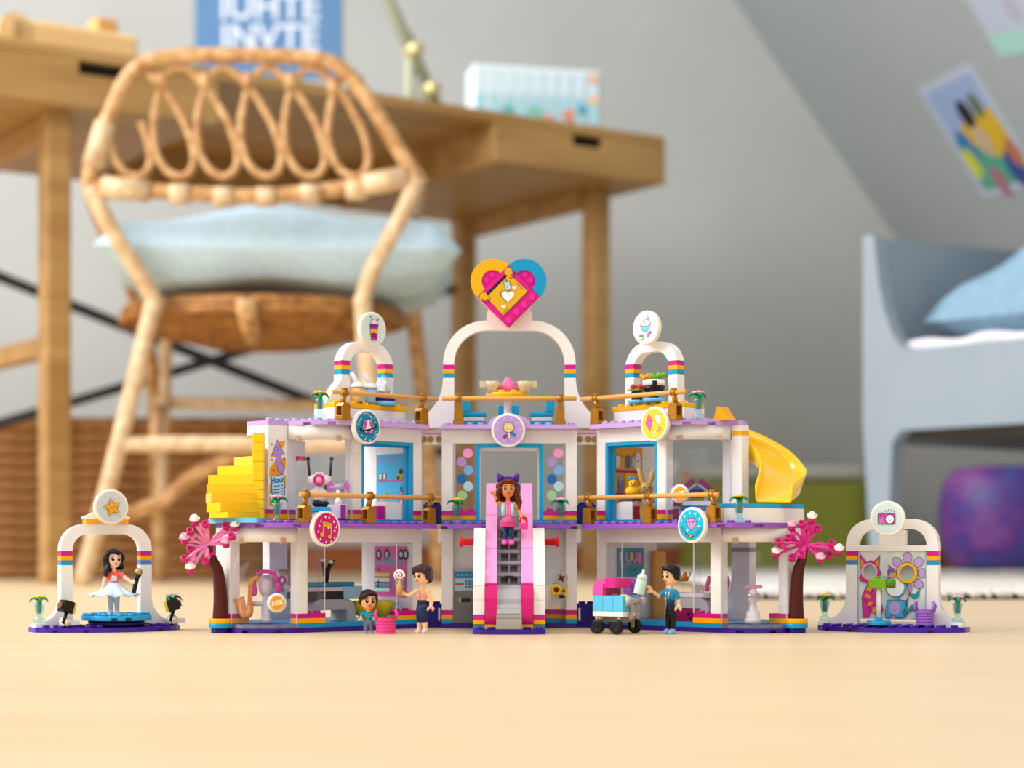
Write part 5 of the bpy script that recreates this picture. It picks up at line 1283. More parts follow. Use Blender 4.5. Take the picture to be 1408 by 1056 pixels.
# photo wall: painted panel with two face holes
pw_ = thing('photo_panel', 'white panel with a pink cat, a unicorn and a purple flower', 'toy panel', RP(0, 2, 3.2), ry)
W2, Z0, Z1 = 23.8, 4.6, 51.4
holes = [(-15.5, 37.6, 4.9), (10.6, 36.6, 5.3)]
mb = MB(RX)
def holed(x0, x1, z0, z1, cx_, cz_, r, y0, y1, mi=0):   # a block with one round hole
    n = 24; ring = [(cx_ + r * cos(2 * pi * k / n), cz_ + r * sin(2 * pi * k / n)) for k in range(n)]
    def border(a):
        c_, s_ = cos(a), sin(a); t = 1e9
        if c_ > 1e-9: t = min(t, (x1 - cx_) / c_)
        if c_ < -1e-9: t = min(t, (x0 - cx_) / c_)
        if s_ > 1e-9: t = min(t, (z1 - cz_) / s_)
        if s_ < -1e-9: t = min(t, (z0 - cz_) / s_)
        return (cx_ + t * c_, cz_ + t * s_)
    angs = sorted([2 * pi * k / n for k in range(n)] + [atan2(z - cz_, x - cx_) % (2 * pi) for x in (x0, x1) for z in (z0, z1)])
    A = [(cx_ + r * cos(a), cz_ + r * sin(a)) for a in angs]; B = [border(a) for a in angs]; m = len(angs)
    vs = [(x, z, y) for y in (y0, y1) for L_ in (A, B) for x, z in L_]
    fs = []
    for k in range(m):
        j = (k + 1) % m
        fs += [(k, j, m + j, m + k), (2 * m + k, 3 * m + k, 3 * m + j, 2 * m + j), (k, 2 * m + k, 2 * m + j, j), (m + k, m + j, 3 * m + j, 3 * m + k)]
    mb.add(vs, fs, mi)
holed(-W2, -2, Z0, Z1, *holes[0], -2, 0); holed(-2, W2, Z0, Z1, *holes[1], -2, 0)
mb.build('panel', mat('#e6ecea', .25), pw_)
for x, z, r in holes: MB(RX).cyl(x, z, -1.6, -1.2, r + .2, 24, 0, None, 0).build('hole_glass', clear('#d9dbd8', .1, .18), pw_)
mb = MB(); mb.box(-23.8, 23.8, -1, 5, 0, 3.2, .2); mb.box(-23.8, -22.6, -.8, 2, 3.2, 51.4, .1); mb.box(22.6, 23.8, -.8, 2, 3.2, 51.4, .1)
mb.build('clear_holder', clear('#eef0f8', .15, .2), pw_)
pr = PR(RX, .03)
for k in range(5): pr.poly([(-22 + k * 9, 5.2), (-19 + k * 9, 5.2), (min(23, 2 + k * 9), 51), (min(22, -3 + k * 9), 51)], '#d3e3e0')
def ring_hole(x, z, r, w, col): pr.line([(x + r * cos(2 * pi * k / 30), z + r * sin(2 * pi * k / 30)) for k in range(30)], w, col, True)
# flower
L_ = '#bfa3dd'; hx_, hz_ = holes[1][0], holes[1][1]
for k in range(8):
    a = pi / 2 + 2 * pi * k / 8; c_, s_ = cos(a), sin(a)
    pet = [(hx_ + (6.6 + 3.8 * (1 - cos(q))) * c_ - 2.9 * sin(q) * s_ * 1.1, hz_ + (6.6 + 3.8 * (1 - cos(q))) * s_ + 2.9 * sin(q) * c_ * 1.1) for q in [2 * pi * j / 14 for j in range(14)]]
    pet = [(max(-23, min(22.6, x)), min(51, z)) for x, z in pet]; pr.shape(pet, L_, INK, .3)
pr.line([(hx_ - .4, hz_ - 14), (hx_ - .4, 8)], .9, '#168a94')
for q in ([(10, 23), (4.6, 25), (3.6, 23), (6.4, 21), (10, 21.4)], [(10.4, 22.6), (16, 22), (19, 26), (18.6, 20.6), (15, 19)], [(10, 8), (6, 12), (4.6, 16), (8.6, 13)], [(10.2, 9), (13, 14.6), (17, 15.6), (14.6, 11.4)], [(10, 6.6), (5, 7.4), (4.8, 13.4), (9, 11)]): pr.shape(q, '#18a0a4', INK, .3)
P_ = '#e02a94'; Yc = '#f0a51c'
def band(pts, holes_=None): pr.shape(pts, P_, INK, .35)
pr.shape([(-14, 29), (-9, 29), (-7, 24), (-8, 18), (-6, 11), (-10, 8), (-15, 10), (-16, 6), (-20, 6), (-20.6, 12), (-21, 20), (-18, 27)], P_, INK, .35)
pr.shape([(-21.8, 44), (-21.4, 35), (-23, 33), (-21.6, 31), (-18, 30), (-16, 27.5), (-12, 28.5), (-9.6, 30), (-8, 32), (-8.6, 34.6), (-7.6, 36.6), (-9, 39), (-8.4, 49), (-12.6, 44), (-15, 45.2), (-17, 43.4), (-20, 46.5), (-22.2, 49.5)], P_, INK, .35)
pr.shape([(-21.8, 46.6), (-21.6, 40), (-19.4, 43)], Yc); pr.shape([(-9.4, 46.8), (-9.4, 40.6), (-11.6, 42.8)], Yc)
tail = [(-8 + 1, 8), (-11, 8), (-15, 11), (-17.6, 16), (-18.6, 21), (-18, 26), (-15, 28.6), (-13.4, 25), (-15, 22), (-14.4, 17), (-11.6, 13), (-7, 11)]
pr.shape(tail, P_, INK, .35)
for a, b, c, d in ((-18.8, 21, -14.8, 20), (-17, 14.6, -13.4, 16), (-13, 9.4, -11, 13), (-17.6, 26.2, -14.4, 24.4)): pr.line([(a, b), (c, d)], 2.2, Yc)
# unicorn behind the camera
U_ = '#45aede'
pr.shape([(-4, 5.6), (-4.6, 9), (-3.4, 18), (7.6, 18), (10, 15.6), (9, 12.6), (7.6, 9), (9, 6.4), (2.6, 5.8), (1.6, 8), (-.4, 8), (-1, 5.6)], U_, INK, .35); pr.circ(2, 12.6, 4.1, '#bba6dc', 20, 4.6); pr.circ(2, 11, .4, INK, 8)
pr.shape([(6.8, 35.4), (9.8, 31), (12, 23), (10, 17.6), (5, 18.4), (9, 24)], '#cfc6e6', INK, .35); pr.poly([(9, 29), (11, 27), (11, 22), (9.6, 21)], '#eda83a')
pr.shape([(-2.2, 35), (-2.2, 43), (2.4, 36.4)], '#a560b0', INK, .35); pr.line([(-2, 38), (.6, 38.4)], .3, INK); pr.line([(-2, 40.4), (-.6, 40.6)], .3, INK)
pr.circ(3, 27.4, 7.6, INK, 30); pr.circ(3, 27.4, 7.3, U_, 30); pr.circ(2.4, 26.8, 6.2, '#f2f6f4', 28)
pr.shape([(-3.4, 33), (-.6, 36.6), (4, 38), (7.6, 36.4), (6, 33.6), (1.4, 34)], '#cfc6e6', INK, .3); pr.shape([(-2.6, 33.4), (1.6, 36.8), (4.4, 36.8), (2, 33.8)], '#eda83a', INK, .3)
pr.shape([(-6.6, 31), (-5.4, 34.6), (-2.8, 33), (-4, 30)], '#7fc6e0', INK, .3); pr.shape([(8.2, 33.4), (9, 37.4), (7, 36.6), (6.4, 34)], '#7fc6e0', INK, .3)
ring_hole(holes[0][0], holes[0][1], holes[0][2] + .4, .7, '#f2d2e4'); ring_hole(hx_, hz_, holes[1][2] + 1, 2.0, '#f0b41c'); ring_hole(hx_, hz_, holes[1][2] + 2, .3, INK)
# keep the face holes open: drop print polygons that cover them
mb_ = pr.mb; keep = []; f2 = []; mi2 = []; sm2 = []
po = pr.build(pw_, 'print')
bm = bmesh.new(); bm.from_mesh(po.data)
for x, z, r in holes:
    for k in range(24):
        a = 2 * pi * k / 24
        bmesh.ops.bisect_plane(bm, geom=[f for f in bm.faces if (f.calc_center_median() - V((x * S, 0, z * S))).length < 22 * S] + bm.edges[:] + bm.verts[:], plane_co=V(((x + r * cos(a)) * S, 0, (z + r * sin(a)) * S)), plane_no=V((cos(a), 0, sin(a)))) if k in (0, 3, 6, 9, 12, 15, 18, 21) else None
    dead = []
    for f in bm.faces:
        c = f.calc_center_median() / S
        if (c.x - x) ** 2 + (c.z - z) ** 2 < (r * 1.0) ** 2 and all((v.co.x / S - x) ** 2 + (v.co.z / S - z) ** 2 < (r * 1.16) ** 2 for v in f.verts): dead.append(f)
    bmesh.ops.delete(bm, geom=dead, context='FACES')
bm.to_mesh(po.data); bm.free()
t = thing('toy_camera_tripod', 'lime green toy camera on a white pole before the photo wall', 'toy camera', on_top(1208.5, 1302, 4.9), ry)
mb = MB(); mb.cyl(0, 0, 0, 3, 8, 28); mb.cyl(0, 0, 3, 5, 2.6, 14); mb.build('foot', mat('#2aa0d6', .22), t)
MB().lathe([(1.7, 5), (1.7, 24.6), (0, 24.6)], 14).build('pole', WHITE, t)
mb = MB(); mb.box(-6.5, 5.4, -3.2, 3.2, 24.6, 31.4, .6); mb.box(-3, .6, -2, 2, 31.4, 32.8, .4)
mb.build('camera_body', mat('#7db51f', .22), t); mb = MB(MX.Translation((5.4, 0, 28)) @ MX.Rotation(pi / 2, 4, 'Y')); mb.lathe([(2.6, 0), (3, 1), (3.4, 5.4), (0, 5.4)], 16); mb.build('lens', mat('#5b8a14', .22), t)
def basket(P, m, label, yaw=0, h=10, r=6.3):
    t = thing('toy_basket', label, 'toy basket', P, yaw, 'ribbed toy baskets')
    prof = [(0, 0), (r * .86, 0)]
    n = 5
    for k in range(n):
        z = h * k / n; q = r * (.86 + .14 * (k + .5) / n)
        prof += [(q + .35, z + .15), (q + .35, z + h / n * .62), (q - .1, z + h / n * .72), (q - .1, z + h / n * .95)]
    prof += [(r, h), (r - .9, h), (r * .8, 1.2), (0, 1.2)]
    MB().lathe(prof, 26, 0, None, False).build('tub', m, t)
    for s in (-1, 1):
        mb = MB(); mb.tube([(s * (r - .6), -2.6, h - 1), (s * (r + .3), -2.8, h + 2.6), (s * (r - .4), -1.2, h + 5), (s * (r - .4), 1.2, h + 5), (s * (r + .3), 2.8, h + 2.6), (s * (r - .6), 2.6, h - 1)], 1.0, 8)
        mb.build('handle', m, t)
    return t
basket(on_top(1271.5, 1303, 4.9), mat('#a56cd0', .24), 'purple ribbed toy basket before the photo wall', ry)
basket(on_top(530.5, 1278, 0), mat('#e8468f', .24), 'pink ribbed toy basket on the floor beside the small boy figure', radians(10), 10.6, 6.9)
# ---------------------------------------------------------------- wall prints
def wall_print(side, n_face, b0, b1, z0, z1, name, label, paint, base):
    # a sheet on the inner end wall of a wing (plane n = n_face); x runs along b
    t = thing('wall_panel_print', label, 'panel', WP(side, n_face, 0, 0), wyaw(side))
    if side < 0: T = MX(((0, 0, -1, 0), (-1, 0, 0, b1 * 8), (0, 1, 0, 0), (0, 0, 0, 1)))
    else: T = MX(((0, 0, 1, 0), (1, 0, 0, b0 * 8), (0, 1, 0, 0), (0, 0, 0, 1)))
    w, h = (b1 - b0) * 8, z1 - z0
    mb = MB(T); mb.box(0, w, z0, z1, .03, .5, 0); mb.build('sheet', mat(base, .3), t)
    pr = PR(T @ MX.Translation((0, z0, .5)), .03); paint(pr, w, h); pr.build(t, 'print')
def pp_shelf(p, w, h):
    for k in range(5): p.heart(2 + k * (w - 4) / 4, h - 4.6, 1.9 if k % 2 == 0 else 1.0, '#ea5fa4')
    for z in (h * .55, h * .12): p.rect(1, w - 1, z, z + 1.3, '#d4479c')
    for x, c in ((3.4, '#e8d9b0'), (8, '#f0c9c0')): p.shape(rrect(3, 4.4, .6, 3, x + 1, h * .55 + 3.8), c)
    p.circ(w - 6, h * .55 + 4, 3.2, '#c99a1e'); p.circ(w - 5.4, h * .55 + 7, 2, '#2b2a1e'); p.circ(w - 8, h * .55 + 2.6, 1.4, '#2b2a1e')
    p.circ(w * .36, h * .36, 1.3, '#e9c21c'); p.circ(w * .36, h * .36, .6, INK, 8)
    for x, c in ((3.6, '#e9b01c'), (9, '#2a9fc0')): p.shape(rrect(4, 5.4, .8, 3, x + 1, h * .12 + 4.2), c); p.heart(x + 1, h * .12 + 4.2, 1.5, '#e84f9a')
    p.shape(rrect(3.2, 10, .6, 3, w - 4.4, h * .12 + 6.4), '#ee7fb8'); p.rect(w - 5.4, w - 3.4, h * .12 + 2, h * .12 + 5, '#f4f0f6')
    for a in (-.8, 0, .8): p.line([(w - 4.4, h * .12 + 11.4), (w - 4.4 + a * 1.6, h * .12 + 15.4)], .5, INK)
def pp_music(p, w, h):
    for x in (5, 14, w - 6, w - 1.2): p.circ(x, h * .84, 3.1, '#1b1440', 20, 4); p.circ(x, h * .84, 1.6, '#d7e4ea', 14, 2); p.circ(x, h * .84, .6, '#1aa0b0', 10)
    p.rect(1, w - 1, h * .66, h * .7, '#5ab4d0')
    for k in range(6): p.rect(10 + k * 3, 11.4 + k * 3, h * .7, h * .79, '#8fb4d2')
    p.line([(4, h * .5), (6, h * .6), (8, h * .5), (4, h * .56)], .5, INK)
    for z, c in ((.4, '#f0d26a'), (.3, '#eef2f0'), (.2, '#49b7bb'), (.1, '#dff0ee')): p.rect(1, w * .5, h * z, h * (z + .075), c)
    p.rect(1, w * .5, h * .375, h * .395, '#1b1440')
    for z in (.22, .14): p.circ(5, h * z + 2.4, .9, INK, 10); p.line([(5.8, h * z + 2.4), (5.8, h * z + 5)], .4, INK)
    p.rect(w * .66, w * .94, h * .2, h * .52, '#a9c3de')
    for k in range(5): p.line([(w * .7 + (k % 2) * 3, h * (.24 + .05 * k)), (w * .88, h * (.26 + .05 * k))], .4, '#5f86b4')
    p.circ(w * .8, h * .12, 2, '#f1d9e8', 14)
def pp_toys(p, w, h):
    p.line([(0, h * .9), (w * .5, h * .8), (w, h * .88)], .4, INK)
    for x, c in ((w * .18, '#dfe4ea'), (w * .5, '#5a6f9a'), (w * .72, '#cfd8e2')): p.shape(rrect(4.6, 9, 1.4, 3, x, h * .74), c)
    p.shape(rrect(7, 12, 2.6, 4, w * .84, h * .72), '#f1ece0'); p.circ(w * .84, h * .84, 3.4, INK, 16); p.circ(w * .84, h * .84, 3.1, '#f1ece0', 16)
    for x in (-1.2, 1.2): p.circ(w * .84 + x, h * .85, .4, INK, 8)
    p.rect(1, w - 1, h * .55, h * .6, '#b8255a'); p.rect(1, w * .5, h * .14, h * .2, '#b8255a')
    p.shape(rrect(5.4, 10, 1.2, 3, w * .26, h * .32), '#6f82a6'); p.circ(w * .26, h * .46, 2.4, '#8fa4c4'); p.circ(w * .26, h * .3, 1.3, '#c24f86')
    p.poly([(w * .4, h * .55), (w * .7, h * .55), (w * .4, h * .2)], '#f6bf3c')
def pp_fashion(p, w, h):
    p.rect(1, w - 1, h * .42, h * .46, '#d8479a')
    for k in range(4): p.shape(rrect(4, 7, .6, 3, 4.4 + k * 5.6, h * .7), ('#c8d9e2', '#8fb3d0', '#f0c36a', '#e7a3c4')[k])
    for k in range(3): p.circ(5 + k * 7, h * .52, 1.8, '#6fc0cf', 14); p.line([(3 + k * 7, h * .2), (8 + k * 7, h * .3)], .5, '#1d4a5a')
    p.shape(rrect(5, 8, 1, 3, w - 5, h * .66), '#f19ac2')
wall_print(-1, 1, .9, 4.9, 80, 124, 'a', 'blue sticker panel with shelves and hearts inside the left upper room', pp_shelf, '#49b4dc')
wall_print(-1, 1, .8, 5.2, 22, 58, 'b', 'pink sticker panel with records inside the left music shop', pp_music, '#e85fae')
wall_print(1, 1, .9, 4.9, 88, 129, 'c', 'orange sticker panel with toys inside the right upper room', pp_toys, '#f2a51e')
wall_print(1, 1, 1.5, 5.1, 36, 57, 'd', 'teal sticker panel with clothes inside the right lower shop', pp_fashion, '#3a9fae')
# arrow sticker by the stairs
t = thing('arrow_sticker', 'sticker of a lilac arrow with a price list by the yellow stairs', 'sticker', WP(-1, 14, 4, 85), wyaw(-1))
pr = PR(RX, .03); w = 16
pr.poly([(2, 34), (10, 45), (15, 45), (8, 34)], '#eea31a'); pr.poly([(1, 20), (1, 26), (7, 33), (15, 33.6), (15, 27), (9, 20)], '#eea31a'); pr.poly([(.8, 9), (1, 15), (15, 22), (15, 13), (7, 8.6)], '#eea31a'); pr.poly([(.8, .4), (.8, 6), (4, 8), (6, 3), (4, .4)], '#eea31a')
pr.shape([(2.6, 35), (7.6, 46), (13.6, 36), (10.6, 36.4), (11, 31), (14, 26), (12, 22.6), (8.6, 23.6), (6.6, 29), (6.4, 35.6)], '#b68fd2', INK, .4)
for x in (6.6, 9): pr.circ(x, 40.6, .4, INK, 8)
pr.line([(7.2, 39.2), (7.9, 38.6), (8.6, 39.2)], .3, INK)
for x, z in ((2.8, 42.6), (3, 32), (4.4, 25), (13.4, 33)): pr.heart(x, z, .9, '#d8265a')
pr.shape([(2, 20.6), (13, 22.4), (14, 8.8), (3.2, 7)], '#bfe2ee', INK, .5)
pr.text('Hour', 7.6, 18.2, 5.2, '#1c7fae', rot=radians(8), bold=.25)
for z in (14.4, 12, 10): pr.line([(4.2, z - .6), (9.4, z)], .7, '#1c7fae'); pr.line([(11, z + .4), (12.2, z + .6)], .8, '#1c7fae')
pr.build(t, 'print')
# fifty-percent stickers on the curved panes
def fifty(P, yaw, label):
    t = thing('sale_sticker', label, 'sticker', P, yaw, 'fifty percent stickers')
    T = MX.Rotation(pi / 2, 4, 'X')
    MB(T).lathe([(6.5, 0), (6.5, .35), (0, .35)], 32).build('disc', mat('#ece9e8', .3), t)
    pr = PR(T @ MX.Translation((0, 0, .38)), .03); pr.star(0, 0, 5.5, 4.3, '#e9a20c', 20); pr.text('50%', 0, -.1, 4.6, '#fff6e2', rot=radians(8), shear=.15, bold=.12); pr.build(t, 'print')
fifty(at(380.5, 829, 1280.2), radians(17), 'white fifty percent sticker on the left lower curved pane')
fifty(at(935, 679, 1314.6), radians(-25), 'white fifty percent sticker on the right upper curved pane')
# ---------------------------------------------------------------- music shop (left, ground floor)
FZ = 6.4
t = small('toy_saxophone', 'orange toy saxophone hanging in the left lower window', 'toy instrument', 338, 1292, 0)
o_ = V(t.location) / S
sx_ = [at(356, 794, 1292) - o_, at(348, 797, 1292) - o_, at(345, 804, 1292) - o_, at(344, 818, 1292) - o_, at(343.5, 832, 1292) - o_]
SAX = mat('#dc8e3a', .3)
MB().tube(smooth_pts(sx_), [1.2] + [1.6] * 23 + [2.0], 10).build('neck', SAX, t)
sx2 = [at(343.5, 832, 1292) - o_, at(343, 842, 1292) - o_, at(338, 846, 1292) - o_, at(333.5, 840, 1292) - o_, at(331, 828, 1292) - o_, at(329, 822, 1292) - o_]
MB().tube(smooth_pts(sx2), [2.3 + 1.0 * i / 30 for i in range(28)] + [3.6, 4.0, 4.6], 12).build('bell', SAX, t)
mb = MB()
for y in (806, 812, 818, 824): mb.ell(at(342, y, 1290) - o_, .8, 8, 5)
mb.build('keys', SAX, t)['kind'] = 'stuff'
t = small('display_stand', 'white figure-like display stand in the left lower window', 'display stand', 365, 1300, FZ)
o_ = V(t.location) / S
mb = MB(); mb.lathe([(0, 0), (4, 0), (4, 3), (3, 3.4), (2.9, 10), (2.4, 11), (2.4, 18), (0, 18)], 16); mb.tube([(1, 0, 13), (-11, -2, 13)], 1.7, 10); mb.build('post', mat('#e3dfe2', .25), t)
MB().lathe([(0, 17.6), (2.4, 18), (4.6, 22), (4.9, 28), (3.6, 30.4), (2.8, 30.6), (2.8, 32.4), (0, 32.4)], 18).build('head', mat('#e6dde2', .25), t)
MB().lathe([(3.2, 32), (3.4, 35), (0, 35)], 14).build('cap', CLEAR, t)
t = small('toy_headphones', 'magenta toy headphones on the white display stand', 'headphones', 367, 1296, 0)
o_ = V(t.location) / S
MB().tube(smooth_pts([at(350, 812, 1296) - o_, at(350, 798, 1294) - o_, at(357, 788, 1294) - o_, at(367, 786, 1294) - o_, at(377, 790, 1294) - o_, at(381, 800, 1294) - o_]), 1.3, 10).build('band', mat('#d8179a', .2), t)
for x, y in ((349.5, 812), (382.5, 808)): MB().ell(at(x, y, 1294) - o_, (2.2, 2.6, 4.2), 12, 8).build('ear_cup', mat('#dd22a4', .2), t)
t = small('toy_disc', 'shiny toy record with a purple label on the rear pillar of the music shop', 'toy record', 388, 1312, 0)
o_ = V(t.location) / S; T = MX.Translation(at(388, 798, 1312) - o_) @ MX.Rotation(radians(30), 4, 'Z') @ MX.Rotation(pi / 2, 4, 'X')
MB(T).lathe([(7.9, -1.4), (7.9, 0), (0, 0)], 32).build('disc', mat('#cdb6ae', .15, .5), t)
pr = PR(T); pr.poly([(0, 0), (7.6 * cos(2), 7.6 * sin(2)), (7.6 * cos(2.5), 7.6 * sin(2.5))], '#dcdde2'); pr.poly([(0, 0), (7.6 * cos(5), 7.6 * sin(5)), (7.6 * cos(5.6), 7.6 * sin(5.6))], '#dcdde2'); pr.circ(0, 0, 3.2, '#a04aa4'); pr.star(0, 0, 1.9, .8, '#ffffff', 6); pr.build(t, 'label')
kb = thing('toy_piano', 'grey and teal toy piano in the left music shop', 'toy piano', WP(-1, 8.4, 3.2, FZ), wyaw(-1))
mb = MB(RX); mb.prism([(-20, 0), (-20, 8), (-17.6, 13), (-13, 15.2), (13, 15.2), (17.6, 13), (20, 8), (20, 0), (12, 0), (12, 7.6), (-12, 7.6), (-12, 0)], -9, 9); mb.build('legs', mat('#aaa6ad', .28), kb)
MB().box(-26, 22, -10, 10, 15.3, 20.4, .3).build('keybed', mat('#14131a', .25), kb); MB().box(-26, 24, -9.6, 10, 20.5, 23.6, .3).build('top_plate', mat('#c5bfc6', .28), kb)
MB().box(8, 25, -10.5, 10, 15.3, 23.8, .3).build('end_block', mat('#8fb7cf', .25), kb); MB().box(-23, 20, -8, 8, 23.8, 26.9, .4).build('lid', mat('#1a86ac', .22), kb)
t = small('toy_microphone_stand', 'black toy stand with silver knobs on the piano', 'toy stand', 452, 1326, 33.2)
mb = MB(); mb.tube([(-2, 0, 0), (-.6, 0, 8), (2.6, 0, 16)], [1.7, 1.5, 1.9], 8); mb.tube([(-2.2, 0, 4), (-4, 0, 14)], 1.5, 8); mb.build('arms', BLACK, t)
for x, z in ((-3.6, 15.4), (1.6, 14.4)): MB().ell((x, -1, z), 1.8, 10, 6).build('knob', mat('#cfd4da', .15, .6), t)
for px_, Z, lab in ((500, 1352, 'olive yellow toy seat left of the boy figure'), (526, 1360, 'olive yellow toy seat right of the boy figure')):
    t = small('toy_stool', lab, 'toy chair', px_, Z, FZ, 'olive toy seats')
    MB().lathe([(0, 0), (3, 0), (3, 2), (6, 4), (7.6, 9), (7.8, 13.4), (6.6, 13.4), (5, 8), (0, 7.6)], 22).build('shell', OLIVE, t)
    MB().lathe([(0, 7.7), (4.8, 8), (5.6, 10.4), (0, 11)], 18).build('cushion', mat('#d6be2a', .3), t)
MB().box(-16, 6, -3.9, 3.9, 0, 3.2, .2).build('white_shelf', WHITE, None, 'white shelf ledge below the pink sticker panel', cat='toy brick', loc=WP(-1, 1.5, 4, 18.2), rz=wyaw(-1) + pi / 2)
# ---------------------------------------------------------------- upper left room
U1 = 76.8
t = small('toy_robot', 'white toy robot with a pink lens and black antennas upstairs on the left', 'toy robot', 439.5, 1318, U1)
RW = mat('#ecdfe2', .25)
mb = MB(); mb.box(-8, 8, -6, 6, 0, 3, .3)
for k in range(4): mb.stud(-6 + 4 * k, -4, 3, 0, None, 8)
mb.build('foot_plate', mat('#cfd6ea', .25), t); MB().box(-8, 8, -7, 6, 4.8, 8, .3).build('blue_plate', mat('#3fa6dc', .2), t)
mb = MB(); mb.ell((-1, -2, 10.6), (4, 3, 2.8), 12, 8); mb.ell((3.4, -2, 10), (3.6, 3, 2.2), 12, 8); mb.build('treads', mat('#0e1226', .3), t)
mb = MB(); mb.loft([((0, 0, 11.8), 6, 4), ((0, 0, 15), 5, 4), ((0, 0, 17), 8, 4), ((0, 0, 19), 8, 4), ((0, 0, 20), 4.6, 4), ((0, 0, 23), 4, 3.6)], 0); mb.build('body', RW, t)
mb = MB(); mb.tube([(-8, 0, 26), (-5, 0, 26), (5, 0, 26), (8, 0, 26)], [3, 4.4, 4.4, 3], 14); mb.box(-3, 3, -2, 2, 29.6, 32, .4); mb.build('head', RW, t)
T = MX.Translation((0, -4.2, 26.4)) @ MX.Rotation(pi / 2, 4, 'X')
MB(T).lathe([(2.6, 0), (3.9, 0), (3.9, 1.6), (2.6, 1.6), (2.6, 0)], 24).build('lens_ring', mat('#d01880', .22), t); MB(T).lathe([(2.7, .2), (2.4, 1.3), (0, 1.6)], 20).build('lens', mat('#f29ac6', .15), t)
for s in (-1, 1):
    mb = MB(); mb.tube([(s * 7, 1, 29), (s * 8, 1, 40)], [1.0, .85], 8); mb.ell((s * 8.1, 1, 41), 1.5, 10, 6); mb.build('antenna', mat('#15182c', .3), t)
t = small('toy_drone', 'purple and grey toy telescope on a white post upstairs on the left', 'toy', 465, 1316, 86.4)
MB().lathe([(0, 0), (2.6, 0), (2.6, 3), (1.6, 4), (1.6, 7), (2, 10), (0, 10)], 12).build('post', WHITE, t)
mb = MB(MX.Translation((0, 0, 12)) @ MX.Rotation(pi / 2, 4, 'Y')); mb.lathe([(0, -8), (2, -8), (2.2, -2), (3.2, 4), (0, 4)], 14); mb.build('barrel', mat('#b3b0c2', .25), t)
MB(MX.Translation((-5, -1, 12))).prism([(0, 4.4), (2.6, 1), (1.6, -5.6), (.4, -1), (-1.8, -5.6), (-2.8, 1)], -1, 1, 0, RX).build('purple_bracket', mat('#c564b8', .25), t); MB().box(-9, -6, -1.6, 1.6, 10.6, 13.4, .3).build('eyepiece', BLACK, t); MB(MX.Translation((6, -1, 12))).prism([(0, 5), (2, 1), (1.4, -5), (-2, 1)], -1, 1, 0, RX).build('purple_bracket', mat('#c564b8', .25), t)
mb = MB(); mb.box(-6, 7, -6, 6, 0, 9.6, .5); mb.build('white_cabinet', mat('#dedbea', .25), None, 'pale cabinet under the toy telescope upstairs on the left', cat='toy cabinet', loc=on_top(463.5, 1318, U1))
MB().box(-1.6, 1.6, -6, 4, 0, 9.2, .2).build('magenta_panel', mat('#8a1f8c', .25), None, 'dark magenta block beside the pale cabinet upstairs on the left', cat='toy brick', loc=on_top(472.5, 1312, U1))
def counter(side, lab, m):
    t = thing('shop_counter', lab, 'toy counter', WP(side, 2.3, 1.9, U1), wyaw(side), 'curved shop counters')
    mb = MB(RX, sx=side); mb.prism([(-10, 0), (-10, 4), (-9, 9), (-6, 12), (-2, 12.8), (8, 12.8), (8, 0)], -5, 7); mb.build('counter', WHITE, t)
    mb = MB(sx=side); mb.box(8.1, 14.6, -6, 4, 0, 9.6, .3); mb.build('side_block', m, t)
    mb = MB(sx=side); mb.box(0, 7, -4, 2, 12.9, 16, .3); mb.build('till', BLACK if side > 0 else mat('#c3ccd8', .2), t)
    mb = MB(sx=side); mb.box(-3, 10, -3, 0, 16.1, 17.6, .2); mb.build('till_top', WHITE, t) if side < 0 else None
    return t
counter(-1, 'white curved counter with a magenta block behind the left blue doorway', mat('#c21686', .24)); counter(1, 'white curved counter with a dark red block behind the right blue doorway', mat('#8a1030', .25))
# ---------------------------------------------------------------- upper right room
t = small('toy_bunny', 'tan toy bunny behind the right blue doorway', 'toy animal', 889, 1352, 76.8)
BUN = mat('#d9ae66', .5)
mb = MB(); mb.loft([((0, 0, 0), 4.4, 4), ((0, 0, 6), 5, 4.4), ((0, 0, 12), 4.4, 3.8), ((0, 0, 17), 3, 2.8)]); mb.ell((0, 0, 21.5), (5.0, 4.4, 4.8)); 
mb.ell((-3.7, 0, 30), (2.1, 1.4, 7.2), 12, 8, 0, None, MX.Rotation(radians(-16), 4, 'Y')); mb.ell((3.7, 0, 30), (2.1, 1.4, 7.2), 12, 8, 0, None, MX.Rotation(radians(16), 4, 'Y'))
mb.ell((-5.4, -1, 14), (1.6, 1.6, 3.6), 10, 6, 0, None, MX.Rotation(radians(30), 4, 'Y')); mb.ell((5.4, -1, 14), (1.6, 1.6, 3.6), 10, 6, 0, None, MX.Rotation(radians(-30), 4, 'Y'))
fuse(mb, 'body', BUN, t, .5)
for x in (-1.9, 1.9): MB().ell((x, -3.9, 22.2), (.6, .4, .7), 8, 6).build('eye', BLACK, t)
MB().ell((0, -4.3, 20.6), (.5, .3, .4), 8, 6).build('nose', mat('#7a3a2a', .4), t); MB().ell((0, -3, 13), (3, 1.6, 4), 12, 8).build('bib', mat('#efd9c0', .5), t)
t = small('toy_duck', 'yellow toy duck with a blue bow behind the right blue doorway', 'toy animal', 869.5, 1344, 92.8)
mb = MB(); mb.ell((0, 0, 3.6), (5.2, 4.6, 3.8)); mb.ell((.4, -1, 8.6), (3.3, 3.1, 3.2)); mb.ell((4.6, 0, 5.6), (2.2, 2.4, 1.6)); fuse(mb, 'body', mat('#f2bd1e', .3), t, .45)
MB().ell((.2, -4.3, 8), (1.4, 1.2, .7), 10, 6).build('beak', mat('#e06a1c', .3), t)
for x in (-1, 1.6): MB().ell((x, -3.9, 9.4), (.4, .3, .5), 8, 6).build('eye', BLACK, t)
